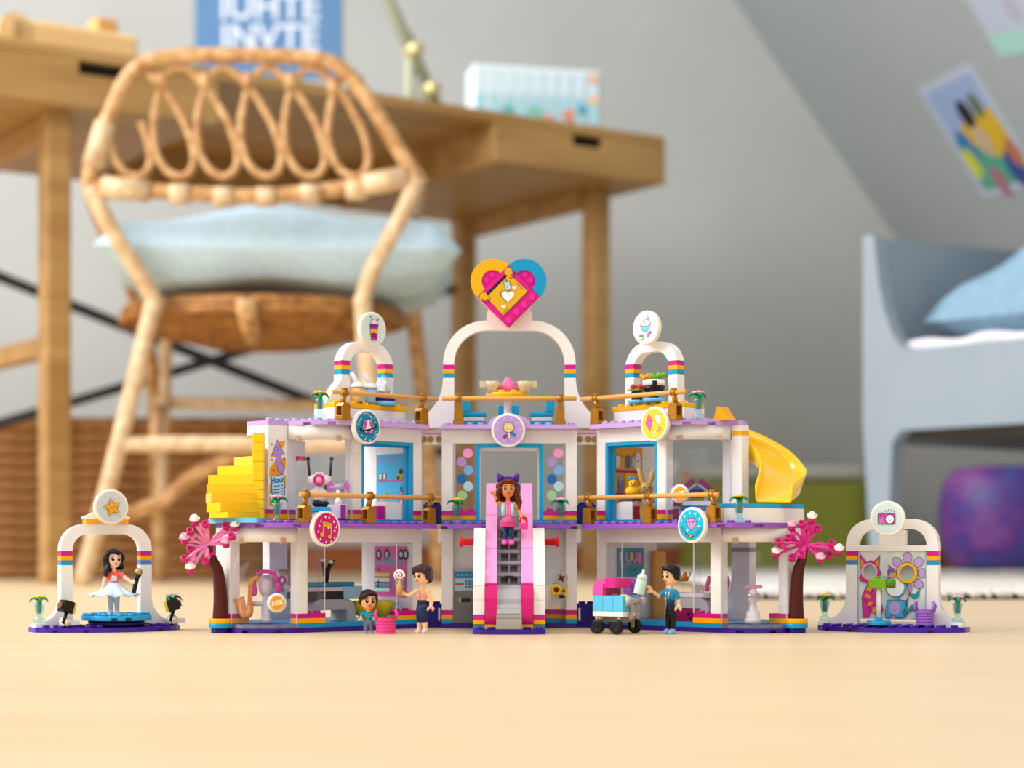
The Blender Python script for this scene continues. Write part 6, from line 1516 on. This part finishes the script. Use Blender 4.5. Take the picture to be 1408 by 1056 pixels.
mb = MB(); mb.ell((-1.6, -.6, 12.6), (1.7, .8, 1.3), 10, 6); mb.ell((1.6, -.6, 12.6), (1.7, .8, 1.3), 10, 6); mb.build('bow', mat('#3f8fc4', .3), t)
MB().box(-9, 7, -4, 4, 0, 3.0, .2).build('black_shelf', mat('#2a1a14', .3), None, 'dark plate under the yellow toy duck', cat='toy brick', loc=on_top(868, 1344, 89.7))
t = small('toy_dollhouse', 'small toy house with a dark magenta roof behind the right upper window', 'toy house', 957, 1338, U1)
MB().box(-14, 15, -7, 7, 0, 6, .3).build('base', mat('#d8cfe0', .25), t); MB().box(-11, 8, -7.2, 7, 6.1, 9.2, .3).build('blue_plate', mat('#1b78ba', .22), t)
MB().box(-10, 12, -7, 7, 9.3, 12.4, .3).build('white_plate', WHITE, t)
GW = mat('#a5a8ae', .28)
for x in (-8, 5): MB().box(x, x + 3, -6, 6, 12.5, 18, .2).build('side_wall', GW, t)
MB(RX).prism([(-8, 18), (8, 18), (1, 25), (-1, 25)], -2, 4).build('gable', GW, t); MB().box(-4, 4, -6.4, -4, 14.5, 20.5, .3).build('window', mat('#1d1690', .25), t)
for s in (-1, 1):
    T = MX.Translation((s * 9, 0, 21.4)) @ MX.Rotation(s * radians(38), 4, 'Y')
    MB(T).box(-9, 9, -7.4, 7.4, -1.6, 1.6, .3).build('roof_slab', mat('#8e0f58', .22), t, 'dark magenta roof slab'); MB(T).box(-8, 8.6, -7, 7, -4, -1.7, .3).build('roof_beam', GW, t)
t = small('toy_crystal', 'small clear orange toy wing above the toy house', 'toy', 934, 1346, 86)
MB(RX).prism([(-5, 14), (3, 20), (2, 24), (6, 24), (7.4, 21), (6, 18), (-5, 10.6)], -1, 1).build('wing', clear('#f3b98c', .15, .5), t); MB().box(-6, 2, -3, 3, 0, 10, .3).build('base', mat('#b01f4a', .25), t)
MB().box(-2.6, 2.6, -3, 3, 0, 7, .2).build('plum_block', mat('#8a1168', .25), None, 'plum block beside the toy house upstairs on the right', cat='toy brick', loc=on_top(927.5, 1332, U1))
# ---------------------------------------------------------------- right ground floor
t = thing('toy_display_table', 'grey arched toy table with a dark magenta drawer box', 'toy table', WP(1, 8.6, 3.2, FZ), wyaw(1))
mb = MB(RX); mb.prism([(-20, 0), (-20, 9), (-17.6, 14), (-13, 16.2), (13, 16.2), (17.6, 14), (20, 9), (20, 0), (12, 0), (12, 9), (-12, 9), (-12, 0)], -9, 9); mb.build('legs', mat('#b9b3b4', .28), t)
MB().box(-11.6, 11.6, -10, 6, .1, 8.6, .3).build('drawer_box', mat('#9c1150', .24), t); MB(RX).lathe([(1.6, 10), (2.4, 10), (2.4, 11.2), (1.6, 11.2), (1.6, 10)], 16, 0, MX.Translation((4, 4.4, 0))).build('round_pull', mat('#7c0c3c', .24), t)
MB().box(-20, 20, -9.4, 9.4, 16.3, 19.4, .3).build('table_top', mat('#e6dcda', .25), t)
t = small('toy_tiara', 'gold toy crown on a clear stand in the right jewellery shop', 'toy crown', 939, 1330, 26)
mb = MB(); pts = [];
for k in range(20): pts.append((4.4 * cos(2 * pi * k / 20), 4.4 * sin(2 * pi * k / 20)))
vs = []; fs = []
for k in range(20): x, y = pts[k]; h = (6.4, 3.2, 2.4, 3.2)[k % 4]; vs += [(x * .8, y * .8, 8), (x * (1 + .05 * h), y * (1 + .05 * h), 8 + h)]
for k in range(20): j = (k + 1) % 20; fs.append((2 * k, 2 * j, 2 * j + 1, 2 * k + 1))
mb.add(vs, fs, 0, True); o = mb.build('crown', mat('#d98a1a', .25, .4), t, fix=False); sd = o.modifiers.new('t', 'SOLIDIFY'); sd.thickness = .7 * S
MB().lathe([(0, 0), (3, 0), (1, 1.4), (1, 7), (3.4, 8.4), (0, 8.4)], 14).build('stand', CLEAR, t)
for px_, lab in ((956, 'small clear toy bottle on the jewellery table'), (963.5, 'clear faceted toy jewel on the jewellery table')):
    t = small('toy_jewel', lab, 'toy jewel', px_, 1316, 25.9, 'clear pieces on the jewellery table')
    MB().lathe([(0, 0), (2.4, 0), (2.6, 2), (1.2, 4), (1.2, 5.4), (0, 5.6)], 10, 0, None, False).build('body', clear('#f3f3f6', .25, .2), t)
t = small('toy_hair_dryer', 'pink toy hand mirror on the jewellery shop wall', 'toy', 998, 1326, 0); o_ = V(t.location) / S
MB().ell(at(997, 801, 1326) - o_, (3.6, 1.4, 6), 14, 8).build('mirror_head', mat('#c8488e', .24), t); MB().tube([at(975, 792, 1320) - o_, at(974, 800, 1320) - o_, at(972, 806, 1320) - o_, at(972.5, 813, 1320) - o_], [1, 1.6, 1.4, 1.2], 8).build('handle', mat('#c8488e', .24), t)
t = small('necklace_stand', 'white toy bust with a pink tiara in the right lower window', 'display stand', 1035.5, 1292, FZ)
MB().lathe([(0, 0), (5.8, 0), (5.8, 3), (4.6, 3.3), (4.6, 7.6), (3, 8.2), (2.2, 14), (3.8, 16), (4.2, 18.4), (3, 20), (2.4, 23), (0, 23)], 18).build('bust', mat('#ddd2d2', .25), t); mb = MB(); mb.lathe([(3.6, 16.6), (4.9, 18), (4.4, 20), (3.4, 20.4)], 16); mb.build('clear_collar', clear('#e9dce6', .2, .2), t); MB().box(-5, 6, -2, 2, 23.2, 25.6, .5).build('tiara', mat('#d486ae', .24), t)
t = small('toy_garment', 'purple toy cloak hanging behind the pink stroller', 'toy garment', 876, 1326, FZ); o_ = V(t.location) / S
mb = MB(); mb.tube(smooth_pts([at(868, 795, 1326) - o_, at(866, 806, 1326) - o_, at(867, 816, 1326) - o_, at(873, 823, 1326) - o_, at(882, 824, 1326) - o_]), [2, 3, 3.6, 3.8, 4, 4.2, 4.4, 4.4, 4.4, 4.4, 4.4, 4.4, 4.4, 4.2, 4, 3.8, 3.6, 3.6, 3.6, 3.4, 3.2, 3, 3, 2.6, 2.4], 10); mb.build('cloak', mat('#9a5cc0', .28), t)
mb = MB(); mb.tube([at(869, 797, 1322) - o_, at(872, 803, 1320) - o_, at(872, 814, 1320) - o_], 1.2, 8); mb.build('fold', mat('#8648ae', .28), t)
MB().box(-3, 9, -2, 2, 0, 48, .2).build('tan_panel', mat('#e0a44c', .3), None, 'tan panel standing behind the pink stroller in the right lower shop', cat='toy panel', loc=WP(1, 1.4, 6.4, FZ), rz=wyaw(1) + pi / 2)
# ---------------------------------------------------------------- stroller
cc = V((72.8, 1263, 0)); cyaw = radians(-36)
ct = thing('toy_stroller', 'light blue toy stroller with a hot pink hood and black wheels', 'toy stroller', cc, cyaw)
# local: x from -24 (hood end) to 0 (handle end), y from 0 (near side) to 20
STB = mat('#5bbfe6', .2)
MB().box(-24, 0, 0, 20, 11.6, 15, .3).build('white_plate', mat('#f4f1ec', .2), ct)
for k in range(3): MB().box(-24 + 8 * k + .05, -16 + 8 * k - .05, 0, 3, 15.1, 25.4, .2).build('side_brick', STB, ct)
MB().box(-24, 0, 17, 20, 15.1, 25.4, .2).build('side_brick', STB, ct); MB().box(-4, 0, 3.1, 16.9, 15.1, 19, .2).build('end_plate', STB, ct)
mb = MB(RX); mb.prism([(-24, 25.5), (-24, 30), (-22.6, 34), (-19.6, 36.2), (-14, 36.8), (-14, 33.4), (-16, 33.2), (-16, 25.5)], -20, 0); mb.build('hood', mat('#ee4fa6', .2), ct)
MB().box(-15.9, -6.5, .2, 19.8, 30.6, 36.6, .3).build('hood_front', mat('#e61f86', .2), ct); MB().box(-15.9, -14.2, .6, 19.4, 25.5, 30.5, .2).build('hood_back', mat('#c4106a', .22), ct)
MB().ell((-6, 10, 19.2), (7, 6.6, 7.2), 18, 10).build('cushion', mat('#efe6ae', .3), ct); MB().ell((-13.6, 10, 23), (3.4, 5, 4), 12, 8).build('baby_head', mat('#d9b07a', .4), ct)
mb = MB(); mb.tube([(2.4, 1.4, 22.6), (5, 1.4, 22)], 2.1, 12); mb.tube([(2.4, 18, 22.6), (5.4, 18, 22)], 2.1, 12); mb.tube([(3, 1.4, 22.4), (3, 18, 22.4)], 1.7, 10); mb.build('handle_bar', mat('#b9b6b8', .25), ct)
mb = MB()
for y in (6, 13): mb.box(.6, 3.2, y, y + 1.4, 10, 22, .2)
mb.box(.6, 2.6, 6, 14.4, 14, 18, .3); mb.build('handle_post', mat('#a8a29c', .25), ct)
MB().lathe([(0, 0), (3.6, 0), (3.6, 4), (0, 4)], 18, 0, MX.Translation((-1.6, 10, 15.4)) @ MX.Rotation(pi / 2, 4, 'Y')).build('round_cap', mat('#efe9e4', .22), ct)
mb = MB()
for x in (-18, -4):
    for y in (1.6, 15.8): mb.box(x - 2, x + 2, y, y + 2.6, 5, 11.6, .2)
MB().box(-20, -2, 6, 14, 8, 11.5, .2).build('chassis', mat('#8f8276', .3), ct)
for x in (-19.4, -4.2):
    for y in (-1.2, 21.2):
        w = MB(MX.Translation((x, y, 5)) @ MX.Rotation(pi / 2, 4, 'X')); w.lathe([(0, -2), (3.6, -2), (4.8, -1.5), (5, 0), (4.8, 1.5), (3.6, 2), (2.2, 1.5), (0, 1.5)], 22); w.build('wheel', mat('#0c0b0e', .25), ct)
        MB(MX.Translation((x, y, 5))).box(-1.1, 1.1, 2.0 if y < 5 else -3.2, 3.2 if y < 5 else -2.0, -.8, 6.6, .2).build('wheel_fork', mat('#b99a7c', .3), ct)
# ---------------------------------------------------------------- toy figures
SKIN = mat('#f4c49a', .35); SKIN2 = mat('#e0904f', .35); SKINL = mat('#f7cdb2', .35); EYE = mat('#1a1016', .2); LIP = mat('#b2402e', .35); WH = mat('#ffffff', .25)
def arm_pts(sh, el, ha): return [V(sh), V(sh).lerp(V(el), .55), V(el), V(el).lerp(V(ha), .6), V(ha)]
def chand(mb, c, axis, up, mi=0, r=1.75, th=.82):     # gripping hand: a palm and a C of curled fingers with the thumb opposite
    c = V(c); axis = V(axis).normalized(); up = V(up).normalized(); side = axis.cross(up).normalized()
    mid = c + axis * r * .9
    pts = [mid + axis * (-r * cos(t)) + up * (r * sin(t)) for t in [radians(a) for a in (-125, -90, -55, -20, 15, 50, 85, 118)]]
    for o in (-.9, 0, .9): mb.tube([p + side * o for p in pts], [th * .8] + [th] * 6 + [th * .75], 8, mi)
def doll(name, label, P, yaw, skin, top, leg, shoe, head_yaw, arms, h=1.0, legs_h=13, sleeves=0.0, brow='#3a1d10', smile=True, sole=None, torso=None):
    t = thing(name, label, 'toy figure', P, yaw)
    k = (legs_h - 13)
    mb = MB()
    for s in (-1, 1):
        mb.loft([((s * 2.4, -1.5, 0), 1.9, 3.2), ((s * 2.4, -1.4, 1.2), 2.1, 3.5), ((s * 2.3, -.9, 2.4), 1.9, 2.7), ((s * 2.2, 0, 3.4), 1.6, 1.7)], 3)
        mb.loft([((s * 2.2, 0, 2.8), 1.55, 1.6), ((s * 2.1, .1, 7), 1.75, 1.8), ((s * 2.0, .1, 13 + k), 2.15, 2.3)], 2)
    mb.loft([((0, .1, 12.2 + k), 3.6, 2.3), ((0, .1, 14 + k), 4.1, 2.6), ((0, .1, 17 + k), 3.9, 2.4), ((0, 0, 18.4 + k), 3.2, 2.1)], 2)
    mb.loft([((0, 0, 18 + k), 3.1, 2.1), ((0, 0, 20.5 + k), 2.9, 2.0), ((0, -.2, 25 + k), 3.7, 2.4), ((0, 0, 28 + k), 4.0, 2.1), ((0, 0, 29.8 + k), 3.0, 1.7)], 1)
    mb.loft([((0, 0, 29 + k), 1.55, 1.5), ((0, 0, 33.4 + k), 1.4, 1.4)], 0)
    hz = 38.4 + k
    H = MX.Translation((0, 0, hz - .2)) @ MX.Rotation(head_yaw, 4, 'Z') @ MX.Diagonal((1.1, 1.1, 1.06, 1))
    mb.lathe([(0, -5.7), (1.9, -5.3), (3.4, -4), (4.4, -1.8), (4.8, .8), (4.6, 3), (3.4, 5), (1.6, 5.9), (0, 6)], 20, 0, H, True, 1, .95)
    mb.ell((0, -4.55, -1.0), (.6, .55, .75), 10, 6, 0, H)
    for s in (-1, 1): mb.ell((s * 4.75, .4, -.4), (.5, 1.0, 1.4), 10, 6, 0, H)
    for s, (el, ha, ax, up) in zip((-1, 1), arms):
        sh = (s * 4.3, 0, 28.2 + k); el = V(el) + V((0, 0, k)); ha = V(ha) + V((0, 0, k))
        pts = arm_pts(sh, el, ha)
        cut = 2 if sleeves > .3 else 1
        mb.ell(sh, (1.75, 1.6, 1.7), 12, 8, 1 if sleeves > .1 else 0)
        if sleeves > .1: mb.tube(pts[:cut + 1], [1.75, 1.7, 1.6][:cut + 1], 10, 1)
        mb.tube(pts, [1.5, 1.45, 1.35, 1.2, 1.15], 10, 0)
        mb.ell(ha, (1.3, 1.3, 1.3), 10, 6, 0)
        chand(mb, ha, ax, up, 0)
    body = fuse(mb, 'body', [skin, top, leg, shoe], t, .36, 2)
    f = MB(H)                                        # face print
    for s in (-1, 1):
        f.ell((s * 1.9, -4.3, .05), (1.0, .34, 1.25), 14, 8, 0)
        f.ell((s * 1.9 + .3, -4.6, .55), (.22, .1, .26), 8, 6, 1)
        f.tube([(s * .95, -4.52, 2.0), (s * 1.9, -4.36, 2.35), (s * 2.9, -3.85, 2.0)], [.16, .24, .12], 6, 2)
        f.tube([(s * 2.5, -4.12, .9), (s * 3.15, -3.75, 1.25)], [.22, .1], 6, 0)
    f.tube([(-1.0, -4.02, -2.75), (-.5, -4.12, -3.05), (0, -4.13, -3.15), (.5, -4.12, -3.05), (1.0, -4.02, -2.75)], [.14, .3, .36, .3, .14], 8, 3)
    f.build('face', [EYE, WH, mat(brow, .4), LIP], t)['kind'] = 'stuff'
    return t, H, k
def hair(mb, t, H, m, voxel=.4, smooth=2, label=None): return fuse(mb, 'hair', m, t, voxel, smooth, label)
def cap(mb, H, front=.6, back=0.0, r=(5.5, 5.6, 5.6)):   # hair covering the skull, open at the face
    for i in range(26):
        for j in range(9):
            th = 2 * pi * i / 26; ph = radians(4 + j * 13.5)
            x, y, z = sin(ph) * sin(th), -sin(ph) * cos(th), cos(ph)
            if y < -.35 and z < front: continue
            if z < back - .35 and y < .1 + 0 * x: continue
            mb.ell((x * r[0] * .93, y * r[1] * .93, z * r[2] * .93 + .7), 1.35, 7, 5, 0, H)
# --- singer
sp = LP(4, -8, 3.2 + 7.7); sp = on_top(156.5, 1316, 10.9)
t, H, k = doll('toy_singer', 'toy singer in a pale blue tutu holding a microphone on stage', sp, radians(6), SKINL, mat('#ef6a4e', .35), mat('#c5c6ca', .35), mat('#cfe0ee', .3), radians(24),
    (((-6.6, -.6, 23.5), (-7.2, -2.2, 18.2), (0, -.3, -1), (-.6, -.8, 0)), ((8.8, -2, 25), (12.6, -4, 22.6), (1, -.2, 0), (0, -1, .2))), sleeves=.2)
mb = MB(); n = 30; prof = [(3.4, 21.8), (3.7, 20.6), (6.5, 18.2), (11, 15.4), (16.4, 13.2)]
vs = []; fs = []
for i in range(60):
    a = 2 * pi * i / 60
    for r, z in prof: w_ = 1 + .07 * sin(a * 10) * (r / 16); vs.append((r * cos(a) * w_, r * sin(a) * w_ * .95, z + .9 * sin(a * 10) * (r / 16) ** 2))
q = len(prof)
for i in range(60):
    j = (i + 1) % 60
    for s_ in range(q - 1): fs.append((i * q + s_, j * q + s_, j * q + s_ + 1, i * q + s_ + 1))
o = mb.add(vs, fs, 0, True).build('tutu', mat('#cfe8f6', .3), t, 'pale blue tutu', fix=False); sd = o.modifiers.new('t', 'SOLIDIFY'); sd.thickness = .6 * S
mb = MB(); mb.loft([((0, 0, 18.6), 3.3, 2.3), ((0, 0, 21.6), 3.2, 2.25), ((0, -.2, 24.4), 3.75, 2.5)], 0); mb.build('vest', mat('#d59ac0', .35), t, 'lilac lower half of the top')
pr = PR(MX.Translation((.5, -2.72, 25.2)) @ MX.Rotation(radians(4), 4, 'Z') @ MX.Rotation(pi / 2, 4, 'X')); pr.circ(0, 0, 2.25, INK, 20, 2.1); pr.circ(0, 0, 2.0, '#f3e7e6', 20, 1.85); pr.poly([(-1.7, 1.1), (-1.3, 2.4), (-.4, 1.7)], '#f3e7e6'); pr.poly([(1.7, 1.1), (1.3, 2.4), (.4, 1.7)], '#f3e7e6')
for x in (-.8, .8): pr.line([(x - .4, .1), (x, .4), (x + .4, .1)], .25, INK)
pr.line([(-.4, -.6), (0, -.9), (.4, -.6)], .25, INK); pr.build(t, 'cat_print')
mb = MB(); cap(mb, H, .55)
random.seed(3)
for i in range(11):
    a = radians(84 + i * 21); x, y = 5.0 * sin(a), -5.0 * cos(a)
    L_ = 14 if i > 3 else 10
    mb.tube([(x + .7 * sin(q_ * 1.3 + i), y + .7 * cos(q_ * 1.1 + i) + q_ * .14, 3 - q_ * L_ / 7) for q_ in range(8)], [1.6] * 6 + [1.3, .7], 7, 0, H)
for i in range(7): mb.tube([(-3.4 + i * .6, 1, 5.8), (-5 + i * 1.1, -3.4, 4.8 - .25 * i), (-4.9 + i * 1.2, -4.6, 3.2)], [.9, 1.0, .5], 6, 0, H) if i in (0, 1, 5, 6) else None
hair(mb, t, H, mat('#0f1016', .25), label='long wavy black hair')
hp = sp + MX.Rotation(radians(6), 4, 'Z') @ V((14.2, -4.2, 22.6))
mi_ = thing('toy_microphone', 'black toy microphone with a gold top held by the singer figure', 'toy microphone', hp - V((0, 0, 5)))
MB(TR(0, 0, 0, 0, radians(-6), radians(12))).lathe([(0, -3), (1.3, -3), (1.5, 0), (1.6, 8), (2.6, 10.6), (0, 10.6)], 14).build('handle', mat('#101018', .25), mi_)
MB(TR(0, 0, 0, 0, radians(-6), radians(12))).ell((0, 0, 12.4), (2.9, 2.9, 2.7), 16, 10).build('grille', mat('#b59a62', .35, .5), mi_)
# --- woman with lollipop
wp_ = on_top(580.5, 1281, 0)
t, H, k = doll('toy_woman', 'toy woman with pinned-up brown hair in a dark blue skirt', wp_, radians(-22), SKIN, mat('#f0a58a', .35), SKIN, mat('#d9c5b8', .35), radians(-26),
    (((-7.8, -4.2, 25), (-11.6, -6.4, 27), (-1, -.3, .1), (0, -1, .2)), ((6.2, .8, 22.5), (6.6, -.6, 17.6), (0, -.3, -1), (-.8, -.6, 0))))
MB().loft([((0, .1, 7.6), 3.9, 2.6), ((0, .1, 12), 4.3, 2.95), ((0, .1, 16.5), 4.3, 2.9), ((0, 0, 19.6), 3.35, 2.4)]).build('skirt', mat('#1b2a56', .4), t, 'dark blue pencil skirt')
MB().loft([((0, 0, 19.4), 3.3, 2.35), ((0, 0, 20.8), 3.15, 2.25), ((0, 0, 22.2), 3.25, 2.3)]).build('belt', mat('#2a2433', .4), t, 'dark patterned waistband')
pr = PR(MX.Translation((-.3, -2.52, 25.4)) @ MX.Rotation(pi / 2, 4, 'X'))
random.seed(5)
for i in range(26): pr.circ(random.uniform(-2.8, 2.8), random.uniform(-2.6, 2.4), .32, '#f6d9cb' if i % 2 else '#d8795e', 8)
pr.line([(-.2, 3.6), (.1, .8), (-.3, -2.4)], .3, '#6a3040'); pr.build(t, 'blouse_print')
mb = MB(); cap(mb, H, .45, .05)
mb.ell((0, 2.2, 2.6), (5.4, 4.8, 4.6), 16, 10, 0, H); mb.ell((0, 4.2, -1), (4.2, 3, 4), 14, 8, 0, H)
for i in range(12):
    a = radians(-100 + i * 17); mb.ell((5.2 * sin(a), .6 + .4 * (i % 2), 3.2 + 3.4 * cos(a)), (1.3, 2.2, 1.2), 8, 6, 0, H)
mb.tube([(-1, -3, 5.6), (2.6, -4.4, 4.6), (5, -2.6, 2)], [1.4, 1.5, 1], 8, 0, H); mb.tube([(-1, -3, 5.6), (-3.8, -3.8, 4.2), (-5.2, -2.4, 1)], [1.4, 1.4, .9], 8, 0, H)
hair(mb, t, H, mat('#3a2328', .3), label='pinned-up dark brown hair')
lo = thing('toy_lollipop', 'red and white swirl lollipop held by the toy woman', 'lollipop', at(549.3, 818, 1272))
MB().lathe([(0, 0), (1.9, 0), (2.0, 6), (1.7, 6.6), (1.2, 6.8), (1.2, 10), (0, 10)], 12, 0, TR(0, 0, 0)).build('stick', mat('#c99a58', .35), lo)
T = MX.Translation((0, 0, 13)) @ MX.Rotation(pi / 2, 4, 'X')
MB(T).lathe([(0, -1.1), (3.3, -1.1), (3.75, -.4), (3.75, .4), (3.4, 1), (0, 1)], 32).build('candy', mat('#f8ece6', .25), lo)
pr = PR(T @ MX.Translation((0, 0, 1.0))); pr.line([(.27 * q_ * cos(q_), .27 * q_ * sin(q_)) for q_ in [i_ * .3 for i_ in range(2, 42)]], .7, '#9c1f1c'); pr.build(lo, 'swirl')
# --- girl on the escalator
gp = on_top(698.5, 1302, 59.2)
t, H, k = doll('toy_girl', 'toy girl with purple cat ears waving on the pink escalator', gp, 0, SKIN2, mat('#e86aa0', .35), mat('#1d2a66', .35), mat('#e85fae', .3), radians(4),
    (((-7.2, -1.2, 29.6), (-9.4, -2.6, 35.2), (-.25, -.1, 1), (-1, -.4, 0)), ((7.4, -.6, 23.4), (9.6, -2.2, 19.6), (.3, -.4, -1), (-.8, -.6, 0))), legs_h=12.2)
MB().loft([((0, 0, 12.6 + k), 5.6, 4.4), ((0, 0, 15.6 + k), 5.0, 3.7), ((0, 0, 15.7 + k), 5.4, 4.1), ((0, 0, 18.6 + k), 3.6, 2.5), ((0, 0, 20 + k), 3.2, 2.3)]).build('skirt', mat('#ea5a9e', .35), t, 'pink tiered skirt')
mb = MB()
for s in (-1, 1): mb.loft([((s * 2.9, -.5, 19.8 + k), 1.3, 2.2), ((s * 3.1, -.6, 24 + k), 1.5, 2.5), ((s * 2.9, -.3, 28.6 + k), 1.6, 2.2)], 0)
mb.build('vest', mat('#a9c8d8', .4), t, 'pale denim vest')
pr = PR(MX.Translation((0, -2.6, 24.4 + k)) @ MX.Rotation(pi / 2, 4, 'X'))
for x in (-1, 0, 1): pr.line([(x, -3.4), (x, 3)], .22, '#f4c2d6')
for y in (-2.4, -.6, 1.2): pr.line([(-1.5, y), (1.5, y)], .22, '#f4c2d6')
pr.build(t, 'check_print')
mb = MB(); random.seed(8)
for s in (-1, 1):
    for i in range(12): mb.ell((s * 2.15 + random.uniform(-1.3, 1.3), -1.72, 4 + random.uniform(0, 7)), (.22, .12, .22), 6, 4)
mb.build('dots', mat('#7fb2e6', .35), t)['kind'] = 'stuff'
mb = MB(); cap(mb, H, .62)
for i in range(13):
    a = radians(74 + i * 17.6); x, y = 5.3 * sin(a), -4.9 * cos(a)
    L_ = 16 if x > 0 else 11
    mb.tube([(x * (1 + .05 * q_) + .8 * sin(q_ * 1.5 + i), y + .8 * cos(q_ * 1.3 + i), 3 - q_ * L_ / 7) for q_ in range(8)], [1.7] * 6 + [1.4, .8], 7, 0, H)
for i in range(9):
    a = radians(-70 + i * 17); mb.ell((4.6 * sin(a), -3.0, 2.2 + 3.6 * cos(a)), 1.2, 8, 6, 0, H)
hair(mb, t, H, mat('#5c1f1a', .3), label='long wavy reddish brown hair')
mb = MB(); mb.tube([(5.6 * sin(q_) , -.6, 1.4 + 5.9 * cos(q_)) for q_ in [radians(a) for a in range(-80, 81, 16)]], .9, 8, 0, H)
for s in (-1, 1): mb.lathe([(2.9, 0), (2.2, 2.2), (1.0, 4.4), (0, 5)], 12, 0, H @ MX.Translation((s * 4.0, -.6, 5.6)) @ MX.Rotation(s * radians(30), 4, 'Y'), True, 1, .5)
mb.build('cat_ear_band', mat('#4a1f8c', .24), t, 'purple cat ear hairband')
mb = MB()
for s in (-1, 1): mb.tube([(s * 1.9 + 1.35 * cos(q_), -4.72 + .12 * abs(cos(q_)), .2 + 1.25 * sin(q_)) for q_ in [2 * pi * i / 16 for i in range(16)]], .12, 5, 0, H, True)
mb.build('glasses', mat('#d8cfc8', .3), t)['kind'] = 'stuff'
ph = thing('toy_purse', 'red and pink toy purse held by the girl figure', 'toy purse', gp + V((10.4, -4.4, 9.8)))
MB().box(-3, 3, -1.6, 1.6, 0, 5, .6).build('body', mat('#e2408c', .2), ph); MB().tube([(-2.2, 0, 4.6), (-2, 0, 8), (2, 0, 8), (2.2, 0, 4.6)], .8, 8).build('handle', mat('#c8162a', .2), ph)
# --- small boy
bp = on_top(506.5, 1280, 0)
t, H, k = doll('toy_boy', 'small toy boy in a teal shirt and grey trousers', bp, radians(10), SKIN2 if False else mat('#efb07c', .35), mat('#1988a0', .35), mat('#6d7488', .35), mat('#7a93b8', .3), radians(8),
    (((-5.6, -.4, 23.4), (-6.2, -1.6, 20), (0, -.3, -1), (-.8, -.6, 0)), ((5.6, -.4, 23.4), (6.4, -1.8, 20.4), (0, -.3, -1), (.8, -.6, 0))), sleeves=.35)
sc = .84
pr = PR(MX.Translation((0, -2.52, 24.8)) @ MX.Rotation(pi / 2, 4, 'X')); random.seed(4)
for i in range(22): pr.circ(random.uniform(-2.8, 2.8), random.uniform(-3, 3), .3, '#cfe8ee', 8)
pr.build(t, 'shirt_dots')
mb = MB(); cap(mb, H, .62, .35, (5.4, 5.4, 5.2))
for i in range(7): mb.tube([(-4.6, -2.6, 3.4 - .3 * i), (-1 + i * .3, -4.6, 5 + .1 * i), (4.6, -3 + .3 * i, 4.6)], [1.0, 1.2, .9], 7, 0, H)
mb.ell((0, 1, 4), (5.4, 5, 3.8), 16, 8, 0, H)
hair(mb, t, H, mat('#2c1a1c', .3), label='short side-swept dark brown hair')
def shrink(t, zn, f, w):                              # a child figure: short body under a full-size head
    for c in kids(t):
        for v in c.data.vertices:
            z = v.co.z / S
            if z < zn:
                v.co.z = z * f * S; q = w + (1 - w) * max(0, (z - zn + 5) / 5) * .5; v.co.x *= q; v.co.y *= q
            else: v.co.z = (z - zn * (1 - f)) * S
        c.data.update()
shrink(t, 32.0, .5, .86)
t.scale = (.97, .97, .97)
# --- man with baby bottle
mp = on_top(922, 1272, 0)
t, H, k = doll('toy_man', 'toy man with black hair in a blue shirt and black trousers', mp, radians(-48), SKIN, mat('#1f86b0', .35), mat('#0d0d12', .3), mat('#8aa4cc', .3), radians(-8),
    (((-5.2, -5.6, 25.0), (-4.4, -14.6, 29.4), (-.1, -1, .2), (0, -.2, 1)), ((6.2, 1.4, 23.2), (6.4, 1.0, 18), (0, -.3, -1), (-.8, -.6, 0))), sleeves=.35)
pr = PR(MX.Translation((-.2, -2.55, 25)) @ MX.Rotation(pi / 2, 4, 'X'))
for pts, c in (([(-2.8, 2.6), (-1, 3), (-1.6, .4)], '#d8e6e6'), ([(.4, 2.8), (2, 2.4), (1.2, .2)], '#e9e3c4'), ([(-.8, .8), (1.6, -.4), (.2, -2.2)], '#4aa8cc'), ([(-2.8, -.6), (-1, -1), (-2, -2.8)], '#e9e3c4'), ([(1.2, -2), (2.8, -1), (2.4, -3.4)], '#16384e')): pr.poly(pts, c)
pr.build(t, 'shirt_print')
MB().loft([((0, 0, 18.2), 3.35, 2.35), ((0, 0, 20.4), 3.1, 2.25), ((0, -.1, 22.4), 3.35, 2.4)]).build('waist', mat('#14304a', .35), t, 'dark blue lower shirt')
mb = MB(); cap(mb, H, .58, .2, (5.4, 5.5, 5.3))
for i in range(7): mb.tube([(4.4, -2.8, 2.6 + .3 * i), (1.6 - i * .5, -4.5, 4.9 + .1 * i), (-4.4, -2.6 + .4 * i, 4.4)], [1.0, 1.25, 1.0], 7, 0, H)
mb.ell((0, 1.2, 3.6), (5.3, 5, 3.9), 16, 8, 0, H)
hair(mb, t, H, mat('#0d0e14', .22), label='short glossy black hair')
bo = thing('toy_baby_bottle', 'mint green toy baby bottle held by the toy man', 'toy bottle', at(878.2, 817, 1261))
T = TR(0, 0, 0, 0, 0, radians(12), .72)
MB(T).lathe([(0, 0), (4.6, 0), (5, .6), (5, 12), (4.4, 13.6), (4.2, 14)], 20).build('bottle', mat('#c6e4d6', .28), bo); MB(T).lathe([(0, 14), (4.6, 14), (4.6, 16.6), (3.4, 18), (1.7, 19), (1.3, 21), (1.5, 22), (0, 23)], 20).build('teat_cap', mat('#cfeadd', .28), bo)
